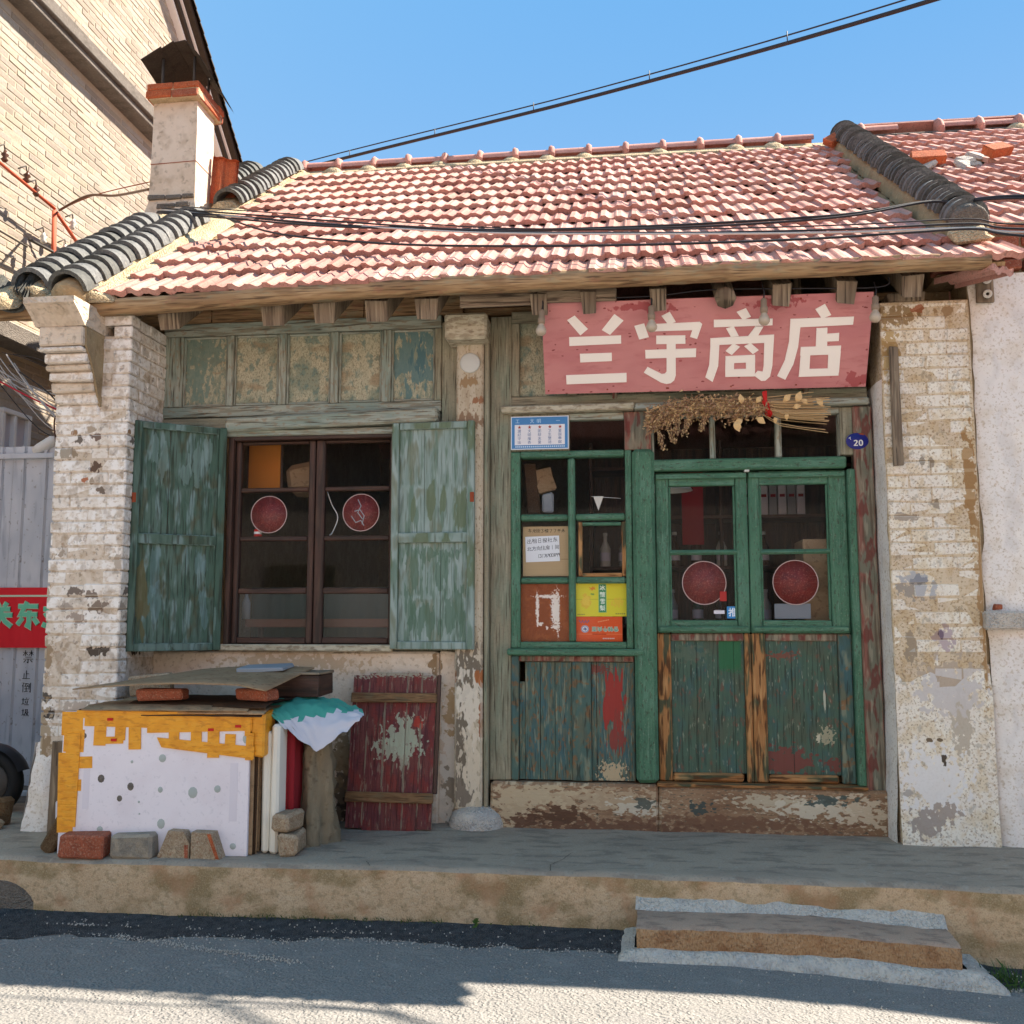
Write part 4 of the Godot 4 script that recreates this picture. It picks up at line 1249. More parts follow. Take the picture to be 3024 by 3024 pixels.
# ------------------------------------------------------------------ left bay
func shop_left_bay(house: Node) -> void:
	var up := group_node("panelled_head", house)
	bar("top_rail", up, -2.9, -1.13, 3.215, 3.295, -.07, .0, M.pale_h)
	bar("bottom_rail", up, -2.9, -1.13, 2.70, 2.765, -.07, .002, M.pale_h)
	var open := [[-2.77, -2.48], [-2.44, -2.15], [-2.10, -1.82], [-1.77, -1.50], [-1.44, -1.17]]
	var x := -2.9
	for o in open:
		bar("stile", up, x, o[0], 2.767, 3.213, -.07, -.002, M.pale)
		if o[0] > -1.5 or o[0] < -2.7:
			part("panel", up, uvslab(o[0] - .005, o[1] + .005, 2.76, 3.22, -.06, -.028), M.upper_teal if o[0] > -1.5 else M.upper_worn)
		else:
			bar("panel", up, o[0] - .005, o[1] + .005, 2.76, 3.22, -.06, -.028, M.upper, .002, .001)
		for e in [[o[0], o[0] + .014, 2.768, 3.212], [o[1] - .014, o[1], 2.768, 3.212]]:
			bar("bead", up, e[0], e[1], e[2], e[3], -.03, -.012, M.pale, .005)
		for e in [[o[0] + .015, o[1] - .015, 2.768, 2.782], [o[0] + .015, o[1] - .015, 3.198, 3.212]]:
			bar("bead", up, e[0], e[1], e[2], e[3], -.03, -.012, M.pale_h, .005)
		x = o[1]
	bar("stile", up, x, -1.13, 2.767, 3.213, -.07, -.002, M.olive)
	bar("side_board", house, -1.128, -1.03, 2.62, 3.25, -.07, -.008, M.olive)
	# weathered ledge and lintel over the window
	part("ledge", house, boxm(Vector3(-.66, -.045, -.06), Vector3(.66, .045, .055), .012, .006, Transform3D(Basis(Vector3.BACK, .022), Vector3(-1.8, 2.655, 0))), M.pale_h)
	bar("lintel", house, -2.5, -1.36, 2.568, 2.606, -.1, .02, M.pale_h, .006, .003)
	bar("rail", house, -2.9, -2.46, 2.61, 2.69, -.08, .006, M.olive_h)
	# window: two glazed leaves, four panes each, dark varnished bars
	var w := group_node("window", house)
	bar("jamb", w, -2.445, -2.415, 1.31, 2.567, -.1, .012, M.darkwood, .003)
	bar("jamb", w, -1.425, -1.405, 1.31, 2.567, -.1, .012, M.pale, .003)
	bar("head", w, -2.414, -1.426, 2.545, 2.567, -.1, .01, M.darkwood_h, .003)
	for l in [[-2.413, -1.912, -2.38, -1.95], [-1.906, -1.427, -1.85, -1.445]]:
		bar("stile", w, l[0], l[2], 1.312, 2.544, -.075, -.03, M.darkwood, .006)
		bar("stile", w, l[3], l[1], 1.312, 2.544, -.075, -.03, M.darkwood, .006)
		for r in [[1.312, 1.35], [1.61, 1.646], [1.93, 1.96], [2.23, 2.258], [2.525, 2.544]]:
			bar("bar", w, l[2] + .001, l[3] - .001, r[0], r[1], -.07, -.034, M.darkwood_h, .006)
		for r in [[1.35, 1.61], [1.646, 1.93], [1.96, 2.23], [2.258, 2.525]]:
			pane(w, l[2] - .004, l[3] + .004, r[0] - .004, r[1] + .004, -.053, M.ribbedglass if r[0] < 1.4 else M.glass)
	bar("sill", house, -2.46, -1.405, 1.27, 1.309, -.1, .045, M.crackle, .006, .002)
	# shutters
	var sl := group_node("shutter", house)
	sl.position = Vector3(-2.455, 0, .035)
	sl.rotation.y = deg_to_rad(180 - 144)
	shutter(sl, -.53, 0.0, 1.275, 2.615, M.shutter_a, M.shutter_a2, M.shutter_a_w, M.shutter_a_w)
	tag(sl, "dark green wooden shutter swung out against the pier")
	var sr := group_node("shutter", house)
	sr.position = Vector3(-1.41, 0, .03)
	sr.rotation.y = deg_to_rad(-4)
	shutter(sr, 0.0, .5, 1.285, 2.62, M.shutter_b, M.shutter_b2, M.shutter_b_w, M.shutter_b_w)
	tag(sr, "pale blue green wooden shutter folded flat against the wall")

func pane(parent: Node, x0: float, x1: float, y0: float, y1: float, z: float, m: Material) -> void:
	var st := tool()
	quad(st, Vector3(x0, y0, z), Vector3(x1, y0, z), Vector3(x1, y1, z), Vector3(x0, y1, z), Vector3.BACK)
	part("pane", parent, done(st), m)

func shutter(s: Node, x0: float, x1: float, y0: float, y1: float, top: Material, low: Material, side: Material, rail: Material) -> void:
	var mid := lerpf(y0, y1, .485)
	bar("stile", s, x0, x0 + .042, y0, y1, -.014, .024, side, .004)
	bar("stile", s, x1 - .042, x1, y0, y1, -.014, .024, side, .004)
	var hm := side
	bar("rail", s, x0 + .043, x1 - .043, y0, y0 + .045, -.013, .021, hm, .004)
	bar("rail", s, x0 + .043, x1 - .043, y1 - .042, y1, -.013, .021, hm, .004)
	bar("rail", s, x0 + .043, x1 - .043, mid - .03, mid + .03, -.013, .021, hm, .004)
	for e in [[mid + .03, y1 - .042, top], [y0 + .045, mid - .03, low]]:
		# each field is two or three boards with open joints
		var a := x0 + .043
		var b := x1 - .043
		var cut := [0.0, .37, 1.0] if e[2] == top else [0.0, .62, 1.0]
		for i in 2:
			var p0 := lerpf(a, b, cut[i])
			var p1 := lerpf(a, b, cut[i + 1]) - (.0025 if i == 0 else 0.0)
			var mesh := uvslab(p0, p1, e[0], e[1], -.008, .001)
			var arr := mesh.surface_get_arrays(0)
			var uv: PackedVector2Array = arr[Mesh.ARRAY_TEX_UV]
			for k in uv.size():
				uv[k].x = lerpf(cut[i], cut[i + 1], uv[k].x)
			arr[Mesh.ARRAY_TEX_UV] = uv
			var m2 := ArrayMesh.new()
			m2.add_surface_from_arrays(Mesh.PRIMITIVE_TRIANGLES, arr)
			part("board", s, m2, e[2])
	part("hinge", s, boxm(Vector3(-.012, -.03, -.004), Vector3(.012, .03, .012), .003), M.rust, Transform3D(Basis(), Vector3(x0 + .012 if x0 < -.1 else x1 - .012, lerpf(y0, y1, .66), .014)))

# ------------------------------------------------------------------ right bay
func shop_right_bay(house: Node) -> void:
	# squared post on a domed stone
	bar("post", house, -1.03, -.862, .385, 3.14, -.1, .055, M.postpaint, .012, .004)
	bar("post_bead", house, -.858, -.832, .4, 3.12, -.08, .05, M.olive, .006, .002)
	part("beam_end", house, boxm(Vector3(-1.075, 3.085, -.05), Vector3(-.825, 3.235, .19), .014, .006), M.crackle)
	var st := tool(true)
	lathe(st, [Vector2(.165, -.02), Vector2(.162, .03), Vector2(.145, .075), Vector2(.11, .105), Vector2(.07, .118), Vector2(0, .12)], 20, Transform3D(Basis(), Vector3(-.9, .285, .0)))
	part("base_stone", house, done(st), M.cement)
	part("cover_plate", house, lathem([Vector2(0, .012), Vector2(.052, .012), Vector2(.06, .008), Vector2(.061, 0)], 24, Transform3D(Basis(Vector3.RIGHT, PI / 2), Vector3(-.944, 2.972, .055))), M.palemetal)
	# head: boards and panels behind the sign
	bar("side_board", house, -.83, -.705, .545, 3.27, -.08, -.004, M.olive)
	bar("top_rail", house, -.704, 1.34, 3.225, 3.295, -.08, -.004, M.olive_h)
	bar("bottom_rail", house, -.704, 1.34, 2.712, 2.775, -.08, -.004, M.olive_h)
	var x := -.704
	for i in 6:
		bar("stile", house, x, x + .05, 2.777, 3.223, -.08, -.006, M.olive)
		bar("panel", house, x + .045, minf(x + .342, 1.34), 2.77, 3.23, -.06, -.03, M.upper, .002, .001)
		x += .34
	part("transom_beam", house, boxm(Vector3(-.76, 2.668, -.08), Vector3(.02, 2.709, .05), .007, .004), M.crackle)
	part("transom_beam", house, boxm(Vector3(.023, 2.665, -.08), Vector3(1.34, 2.706, .046), .007, .004), M.pale_h)
	# left of the door: transom light and green window
	bar("transom_frame", house, -.704, -.36, 2.445, 2.665, -.06, -.002, M.olive)
	bar("transom_frame", house, -.36, -.04, 2.625, 2.665, -.06, -.002, M.pale_h)
	bar("transom_frame", house, -.038, .118, 2.438, 2.665, -.07, .004, M.redpost)
	pane(house, -.362, -.036, 2.44, 2.628, -.035, M.glass)
	var w := group_node("green_window", house)
	bar("stile", w, -.704, -.652, 1.292, 2.437, -.06, .008, M.green)
	bar("stile", w, -.038, .0, 1.292, 2.437, -.06, .008, M.green)
	bar("rail", w, -.65, -.04, 2.4, 2.44, -.06, .012, M.green_h, .008)
	bar("rail", w, -.65, -.04, 1.29, 1.328, -.06, .01, M.green_h)
	bar("mullion", w, -.37, -.33, 1.33, 2.398, -.055, .004, M.green, .01)
	for y in [[1.664, 1.7], [2.03, 2.068]]:
		bar("glazing_bar", w, -.65, -.372, y[0], y[1], -.055, .002, M.green_h, .009)
		bar("glazing_bar", w, -.328, -.04, y[0], y[1], -.055, .002, M.green_h, .009)
	for p in [[-.652, -.368, 2.066, 2.402], [-.332, -.036, 2.066, 2.402], [-.332, -.036, 1.698, 2.032], [-.652, -.368, 1.698, 2.032], [-.652, -.368, 1.326, 1.666], [-.332, -.036, 1.326, 1.666]]:
		pane(w, p[0], p[1], p[2], p[3], -.034, M.glass)
	# small inner frame of bare wood in the middle right light
	for e in [[-.312, -.29, 1.705, 2.02], [-.062, -.034, 1.705, 2.02]]:
		bar("inner_frame", w, e[0], e[1], e[2], e[3], -.03, -.008, M.barewood, .004)
	for e in [[-.289, -.063, 1.702, 1.724], [-.289, -.063, 1.998, 2.02]]:
		bar("inner_frame", w, e[0], e[1], e[2], e[3], -.03, -.008, M.barewood_h if e[2] < 1.8 else M.green_h, .004)
	bar("sill", w, -.725, .055, 1.25, 1.289, -.06, .05, M.green_h, .008)
	# worn planked apron under the window
	var ap := group_node("apron", house)
	bar("stile", ap, -.704, -.66, .547, 1.248, -.07, .0, M.lower_w)
	bar("stile", ap, -.355, -.245, .547, 1.215, -.07, -.002, M.lower_w)
	bar("stile", ap, -.004, .0, .547, 1.215, -.07, -.002, M.lower_w)
	bar("rail", ap, -.659, -.0, 1.216, 1.248, -.07, -.002, M.redpost)
	var first := true
	for f in [[-.659, -.356, [0.0, .11, .4, .68, 1.0], M.lower], [-.244, -.005, [0.0, .12, 1.0], M.lower_red]]:
		for i in f[2].size() - 1:
			var x0 := lerpf(f[0], f[1], f[2][i]) + .0015
			var x1 := lerpf(f[0], f[1], f[2][i + 1]) - .0015
			var y1 := 1.212 if not (first and i == 0) else 1.1
			var m := uvslab(x0, x1, .55, y1, -.05, -.02 + rng.randf_range(-.003, .003))
			var arr := m.surface_get_arrays(0)
			var uv: PackedVector2Array = arr[Mesh.ARRAY_TEX_UV]
			for k in uv.size():
				uv[k].x = lerpf(f[2][i], f[2][i + 1], uv[k].x)
			arr[Mesh.ARRAY_TEX_UV] = uv
			var m2 := ArrayMesh.new()
			m2.add_surface_from_arrays(Mesh.PRIMITIVE_TRIANGLES, arr)
			part("board", ap, m2, f[3])
		first = false
	# posts either side of the door
	bar("green_post", house, .004, .13, .55, 2.437, -.08, .045, M.green, .02, .002)
	bar("green_jamb", house, 1.206, 1.248, .552, 2.30, -.08, .03, M.green, .006)
	bar("worn_post", house, 1.25, 1.352, .3, 2.66, -.08, .022, M.redpost, .008, .003)
	bar("worn_post", house, 1.18, 1.345, 2.385, 2.66, -.07, -.002, M.olive, .004)
	bar("threshold", house, -.82, .125, .26, .543, -.1, .05, M.sillwood, .014, .005)
	bar("threshold", house, .128, 1.36, .26, .535, -.1, .055, M.sillwood, .014, .005)
	bar("door_sill", house, .12, 1.25, .536, .553, -.1, .062, M.barewood_h, .004)
	# transom lights over the door
	var tr := group_node("transom", house)
	bar("rail", tr, .118, 1.205, 2.308, 2.375, -.07, .028, M.green_h, .008)
	bar("rail", tr, .118, 1.18, 2.626, 2.663, -.06, .0, M.pale_h)
	for e in [[.118, .132], [.452, .482], [.822, .856], [1.17, 1.18]]:
		bar("mullion", tr, e[0], e[1], 2.376, 2.625, -.06, .0, M.pale, .006)
	for e in [[.13, .454], [.48, .824], [.854, 1.172]]:
		pane(tr, e[0], e[1], 2.374, 2.627, -.03, M.glass)
	door_leaf(house, .133, .655, .21, .588, .21, .618, M.doorpanel, [0.0, .35, .64, .86, 1.0])
	door_leaf(house, .66, 1.204, .722, 1.105, .735, 1.13, M.doorpanel_b, [0.0, .36, 1.0])

func door_leaf(house: Node, x0: float, x1: float, g0: float, g1: float, p0: float, p1: float, m: Material, cuts: Array) -> void:
	var d := group_node("door_leaf", house)
	var z := -.03
	# upper half painted green, lower half worn to bare wood
	bar("stile", d, x0, g0, 1.38, 2.3, z - .02, z + .02, M.green, .005)
	bar("stile", d, g1, x1, 1.38, 2.3, z - .02, z + .02, M.green, .005)
	bar("stile", d, x0, p0, .556, 1.378, z - .02, z + .018, M.barewood, .006)
	bar("stile", d, p1, x1, .556, 1.378, z - .02, z + .018, M.barewood if x0 < .5 else M.lower_w, .006)
	bar("top_rail", d, g0 + .001, g1 - .001, 2.222, 2.3, z - .02, z + .019, M.green_h, .005)
	bar("drip_rail", d, x0 + .004, x1 - .004, 2.262, 2.292, z + .021, z + .036, M.green_h, .004)
	bar("lock_rail", d, g0 + .001, g1 - .001, 1.38, 1.452, z - .02, z + .016, M.green_h, .005)
	bar("drip_rail", d, x0 + .01, x1 - .012, 1.384, 1.418, z + .021, z + .042, M.green_h, .008)
	bar("glazing_bar", d, g0 - .006, g1 + .012, 1.825, 1.853, z - .012, z + .024, M.green_h, .01)
	# moulded bead round the glass
	for e in [[g0, g0 + .013, 1.453, 2.221], [g1 - .013, g1, 1.453, 2.221]]:
		bar("bead", d, e[0], e[1], e[2], e[3], z - .012, z + .012, M.green, .005)
	pane(d, g0, g1, 1.45, 1.838, z - .005, M.glass)
	pane(d, g0, g1, 1.84, 2.224, z - .005, M.glass)
	bar("rail", d, p0 + .001, p1 - .001, 1.335, 1.378, z - .02, z + .012, M.redpost, .006)
	bar("rail", d, p0 + .001, p1 - .02, .558, .602, z - .02, z + .026, M.barewood_h, .01)
	for i in cuts.size() - 1:
		var a := lerpf(p0, p1, cuts[i])
		var b := lerpf(p0, p1, cuts[i + 1]) - .0022
		var mesh := uvslab(a, b, .602, 1.335, z - .018, z - .002 + rng.randf_range(-.002, .002))
		var arr := mesh.surface_get_arrays(0)
		var uv: PackedVector2Array = arr[Mesh.ARRAY_TEX_UV]
		for k in uv.size():
			uv[k].x = lerpf(cuts[i], cuts[i + 1], uv[k].x)
		arr[Mesh.ARRAY_TEX_UV] = uv
		var m2 := ArrayMesh.new()
		m2.add_surface_from_arrays(Mesh.PRIMITIVE_TRIANGLES, arr)
		part("board", d, m2, m)
	if x0 < .5:
		part("latch", d, boxm(Vector3(.64, 2.295, z + .02), Vector3(.668, 2.318, z + .05), .003), M.palemetal)

# ------------------------------------------------------------------ eaves
func shop_eaves(house: Node) -> void:
	# rough hewn eave beam
	var st := tool(true)
	noise.seed = 31
	noise.frequency = .9
	var rows := []
	for i in 76:
		var x := lerpf(-3.74, 1.86, i / 75.0)
		var yb := 3.20 + .05 * smoothstep(-3.4, -1.0, x) + .022 * smoothstep(-1.0, 1.8, x)
		var h := .1 + .012 * noise.get_noise_1d(x * 2.0) - .02 * smoothstep(.5, 1.8, x)
		var row := []
		for k in 10:
			var t := TAU * k / 10.0
			var sq := Vector2(cos(t), sin(t))
			sq = sq / maxf(absf(sq.x), absf(sq.y)) * .6 + sq * .4
			row.append(Vector3(x, yb + h / 2 + sq.y * h * .5 + .007 * noise.get_noise_2d(x * 5, k * 3), .485 + sq.x * .055 + .007 * noise.get_noise_2d(x * 4, k * 5 + 30)))
		rows.append(row)
	for i in rows.size() - 1:
		var c: Vector3 = (rows[i][0] + rows[i][5]) * .5
		for k in 10:
			quad(st, rows[i][k], rows[i][(k + 1) % 10], rows[i + 1][(k + 1) % 10], rows[i + 1][k], rows[i][k] - c)
	for e in [0, 75]:
		for k in range(1, 9):
			tri(st, rows[e][0], rows[e][k], rows[e][k + 1], Vector3.LEFT if e == 0 else Vector3.RIGHT)
	part("eave_beam", house, done(st), M.brownwood_h)
	# rafters: long timbers under the boards, their ends showing below the beam
	rng.seed = 32
	var a := deg_to_rad(SLOPE)
	for r in [[-3.2, .2, 0, -.02], [-2.975, .14, 1, .0], [-2.67, .15, 0, .0], [-2.04, .15, 0, .0], [-1.735, .14, 0, .0], [-1.43, .15, 0, .0], [-1.14, .14, 0, .0], [-.5, .1, 0, .0], [-.22, .1, 0, .0], [.155, .1, 0, .0], [.52, .095, 2, .0], [.82, .11, 0, .0], [1.16, .11, 0, .0], [1.5, .12, 0, .02]]:
		var w: float = r[1] * .92
		var t := roof_xf(r[0], 0.0)
		t.origin = Vector3(r[0], 3.2 + r[3], .40)
		t.basis = t.basis * Basis(Vector3.BACK, rng.randf_range(-.05, .05))
		var s2 := tool(r[2] > 0)
		if r[2] == 0:
			# hewn square, end cut plumb
			var h := .11
			var q := []
			for e in [[-1, 0], [1, 0], [1, 1], [-1, 1]]:
				q.append(Vector2(e[0] * w / 2 + rng.randf_range(-.006, .006), e[1] * h - h / 2 + rng.randf_range(-.004, .004)))
			var f := []
			var bk := []
			for p in q:
				f.append(t * Vector3(p.x * (1.0 if p.y > 0 else .86), p.y, (p.y + h / 2) * tan(a) * -.55 + .02))
				bk.append(t * Vector3(p.x, p.y, -3.7))
			var c: Vector3 = (f[0] + bk[2]) * .5
			for k in 4:
				quad(s2, f[k], f[(k + 1) % 4], bk[(k + 1) % 4], bk[k], (f[k] + bk[(k + 1) % 4]) * .5 - c)
			quad(s2, f[0], f[1], f[2], f[3], Vector3.BACK)
			quad(s2, bk[0], bk[1], bk[2], bk[3], Vector3.FORWARD)
		else:
			tube(s2, [t * Vector3(0, 0, .02), t * Vector3(0, 0, -.02), t * Vector3(0, 0, -3.7)], .058, 8)
		part("rafter", house, done(s2), M.greywood)
	# boards closing the gap over the left bay; over the door it is open and dark
	for b in [[-3.05, -2.6], [-2.597, -2.1], [-2.098, -1.62], [-1.617, -1.0]]:
		bar("infill_board", house, b[0], b[1], 3.297, 3.62, -.06, -.02 + rng.randf_range(-.006, .006), M.brownwood_h, .003, .003)
	bar("wall_plate", house, -3.05, 1.62, 3.297, 3.345, -.2, -.062, M.brownwood_h, .005, .003)
	bar("infill_board", house, .94, .985, 3.3, 3.6, -.1, .04, M.greywood, .004, .003)
	# two split planks fixed over the rafter ends
	for p in [[-.945, -.52, 3.205, 3.3, .01], [-.51, -.075, 3.215, 3.3, .02]]:
		part("plank", house, boxm(Vector3(p[0], p[2], .372), Vector3(p[1], p[3], .398), .006, .006, Transform3D(Basis(Vector3.BACK, 0), Vector3.ZERO)), M.greywood_h)
	part("nail_board", house, boxm(Vector3(1.42, 3.2, .05), Vector3(1.62, 3.26, .2), .008, .006), M.greywood)

# ------------------------------------------------------------------ neighbour
func build_neighbour() -> void:
	var house := thing("neighbour_house", "whitewashed neighbour house with red tiled roof and grey concrete ledge", "house")
	# plastered wall, thick, running out of the frame
	var st := tool(true)
	noise.seed = 41
	noise.frequency = 2.0
	var xs := steps(1.862, 3.2, 24) + [7.5]
	var ys := steps(.1, 3.34, 44)
	for i in xs.size() - 1:
		for j in ys.size() - 1:
			var q := []
			for e in [[i, j], [i + 1, j], [i + 1, j + 1], [i, j + 1]]:
				var x: float = xs[e[0]]
				var y: float = ys[e[1]]
				var edge := .02 * noise.get_noise_1d(y * 2.2) if e[0] == 0 else 0.0
				q.append(Vector3(x + edge, y, .205 + .008 * noise.get_noise_2d(x * 3, y * 3) - (.03 if e[0] == 0 else 0.0) + (.012 if y < 1.4 else 0.0)))
			quad(st, q[0], q[1], q[2], q[3], Vector3.BACK)
	part("wall", house, done(st), M.plaster)
	bar("wall_core", house, 1.85, 7.5, .0, 3.6, -.1, .17, M.smear, 0.0, 0.0)
	bar("side_wall", house, 7.5, 7.7, .0, 3.6, -6.2, .17, M.smear, 0.0, 0.0)
	bar("back_wall", house, 1.85, 7.5, .0, 3.3, -6.2, -6.0, M.smear, 0.0, 0.0)
	bar("ledge", house, 1.83, 3.4, 1.405, 1.505, .15, .275, M.cement, .012, .006)
	# bare brick courses under the tiles
	var kinds := brick_kinds(.225, .058, .1, .006, .004, 77)
	rng.seed = 78
	for row in 4:
		for i in 8:
			var x := 1.98 + i * .238 + (.11 if row % 2 else 0.0) - .2
			if x < 1.75: continue
			part("brick", house, kinds[rng.randi() % 6], M.redbrick if rng.randf() < .7 else M.redbrick_b, Transform3D(Basis(), Vector3(x, 3.385 + row * .07, .145 + (.03 if row == 0 else 0.0))))
	bar("mortar", house, 1.7, 7.5, 3.345, 3.64, -.1, .175, M.smear, .004, .003)
	var roof := group_node("roof", house)
	st = tool()
	cbox(st, Vector3(1.95, -.035, -4.0), Vector3(7.6, -.012, .0), 0.0, 0.0, roof_xf(0, 0, 0, 3.62, .10))
	part("sheathing", roof, done(st), M.brownwood)
	st = tool()
	cbox(st, Vector3(-7.6, -.035, -4.0), Vector3(-1.95, -.012, .0), 0.0, 0.0, Transform3D(Basis(Vector3.UP, PI), Vector3(0, 0, -6.2)) * roof_xf(0, 0, 0, 3.62, .10))
	part("back_slope", roof, done(st), M.claytile2)
	lay_tiles(roof, func(r): return 1.99 + .005 * r, func(r): return [2.7, 2.8, 2.9, 3.0, 3.1, 3.2, 3.3, 3.45, 3.55, 3.65, 3.7][r], 11, 3.62, .10, .207, func(r, x): return r == 6 and x > 2.3 and x < 2.6)
	for r in 11:
		# beyond the frame the rows run on as one piece each
		var x0: float = [2.78, 2.9, 3.0, 3.1, 3.2, 3.3, 3.4, 3.55, 3.65, 3.75, 3.8][r]
		part("tile_row", roof, boxm(Vector3(x0, -.005, -.36), Vector3(7.6, .03, 0), .004), M.claytile0, roof_xf(0, r * ROW, .02, 3.62, .10, -3.5))
	rng.seed = 79
	ridge(roof, 2.05, 6.9, 5.76, -2.98, func(x): return x > 2.3 and x < 2.6)
	bar("ridge_wall", roof, 1.99, 7.5, 5.58, 5.72, -3.06, -2.9, M.stain, .01, .004)
	for i in 7:
		part("cement_lump", roof, boxm(Vector3(-.07, -.02, -.05), Vector3(.07, .035, .05), .02, .02), M.cement, roof_xf(2.1 + rng.randf() * .5, 1.75 + rng.randf() * .5, .03, 3.62, .10) * Transform3D(Basis(Vector3.UP, rng.randf() * 6), Vector3.ZERO))

# ------------------------------------------------------------------ tan brick building across the alley
func build_tan_building() -> void:
	var b := thing("brick_building", "tall tan brick building with dark ledge rising behind the shop", "building", Vector3(-5.3, .2, -3.0))
	var o := -Vector3(-5.3, .2, -3.0)
	var root := group_node("gable_wall", b)
	root.position = o
	# core of the wall, gable falling away behind
	var st := tool()
	var g := PackedVector2Array([Vector2(.2, .0), Vector2(.2, 7.6), Vector2(-2.6, 10.15), Vector2(-7.4, 6.3), Vector2(-7.4, .0)])
	prism(st, g, -.4, -.006, Transform3D(Basis(Vector3(0, 0, 1), Vector3.UP, Vector3(1, 0, 0)), Vector3(-5.3, 0, 0)))
	part("joint_face", root, done(st), M.tanjoint)
	# bricks: the nearest ones singly, the others as one mass
	var kinds := brick_kinds(.222, .054, .03, .004, .0025, 201, 6)
	rng.seed = 202
	var spots := []
	var y := 2.7
	var row := 0
	while y < 9.9:
		var z := -.1 + (.117 if row % 2 else 0.0)
		while z > -7.1:
			var top := 7.6 + (.2 - z) * .911 if z > -2.6 else 10.15 + (z + 2.6) * .802
			if y < top - .05 and not (y > 6.73 and y < 7.14) and not (y > 3.72 and y < 4.0) and not (y < 3.3 and z < -1.82 and z > -2.32):
				spots.append(Vector3(-5.3165, y, z))
			z -= .234
		y += .0655
		row += 1
	var eye := Vector3(0, 1.45, 5.7)
	var seen := []
	var rest := []
	for s in spots:
		# in view: right of the picture's edge
		if s.z < -1.5 and s.z > -3.0 and s.y > 4.1 and s.y < 6.1:
			seen.append(s)
		else:
			rest.append(s)
	seen.sort_custom(func(p, q): return p.distance_to(eye) < q.distance_to(eye))
	rest.append_array(seen.slice(290))
	for s in seen.slice(0, 290):
		part("brick", root, kinds[rng.randi() % 6], M["tanbrick%d" % [0, 0, 1, 1, 2, 3][rng.randi() % 6]], Transform3D(Basis(Vector3.UP, PI / 2), s + Vector3(rng.randf_range(-.003, .003), 0, rng.randf_range(-.004, .004))))
	for k in 4:
		var mm := MultiMesh.new()
		mm.transform_format = MultiMesh.TRANSFORM_3D
		mm.mesh = kinds[k]
		var mine := []
		for i in rest.size():
			if (i * 7 + int(i / 5.0)) % 4 == k:
				mine.append(rest[i])
		mm.instance_count = mine.size()
		for i in mine.size():
			mm.set_instance_transform(i, Transform3D(Basis(Vector3.UP, PI / 2), mine[i] + Vector3(rng.randf_range(-.003, .003), 0, rng.randf_range(-.004, .004))))
		var mi := MultiMeshInstance3D.new()
		mi.name = "far_bricks"
		mi.multimesh = mm
		mi.material_override = M["tanbrick%d" % k]
		root.add_child(mi, true)
		tag(mi, "", "", "", "stuff")
	# concrete ledges, stained dark
	for e in [[6.79, 6.86, .16, M.stain], [6.86, 7.0, .2, M.stain], [7.002, 7.12, .03, M.wallcream], [3.76, 3.92, .2, M.stain], [3.922, 3.97, .1, M.wallcream]]:
		bar("ledge", root, -5.35, -5.29 + e[2], e[0], e[1], -6.9, .1, e[3], .01, .004)
	# verge boards and dark tiles along the falling gable
	for e in [[.0, .03, .06, M.white], [.032, .1, .1, M.soot], [.102, .12, .13, M.white], [.122, .19, .2, M.soot]]:
		st = tool()
		cbox(st, Vector3(-5.35, e[0], -6.6), Vector3(-5.28 + e[2], e[1], .1), .004, 0, Transform3D(Basis(Vector3.RIGHT, -atan(.802)), Vector3(0, 10.1, -2.6)) * Transform3D(Basis(), Vector3(0, 0, 0)))
		part("verge_board", root, done(st), e[3])
	var dark := half_tile(.09, .2, .012, 6)
	for i in 44:
		var s := i * .14
		part("verge_tile", root, dark, M.soot, Transform3D(Basis(Vector3.RIGHT, -atan(.802)) * Basis(Vector3.UP, PI), Vector3(-5.13, 10.3 - s * .6256, -2.6 - s * .7801)))
	st = tool()
	cbox(st, Vector3(-9.0, .15, -6.6), Vector3(-5.1, .19, .1), 0, 0, Transform3D(Basis(Vector3.RIGHT, -atan(.802)), Vector3(0, 10.1, -2.6)))
	part("roof_slope", root, done(st), M.greytile_b)
	bar("body", root, -9.0, -5.72, .0, 6.3, -7.4, .2, M.tanjoint, 0.0, 0.0)
	# white window low on the wall
	var w := group_node("window", b)
	w.position = o
	for e in [[2.85, 2.9, -2.26, -1.86], [3.2, 3.24, -2.26, -1.86]]:
		bar("frame", w, -5.32, -5.24, e[0], e[1], e[2], e[3], M.white, .005)
	for z in [-2.26, -2.06, -1.9]:
		bar("frame", w, -5.32, -5.245, 2.9, 3.2, z, z + .04, M.white, .005)
	bar("pane", w, -5.3, -5.285, 2.9, 3.2, -2.22, -1.9, M.sheetwhite, .002)

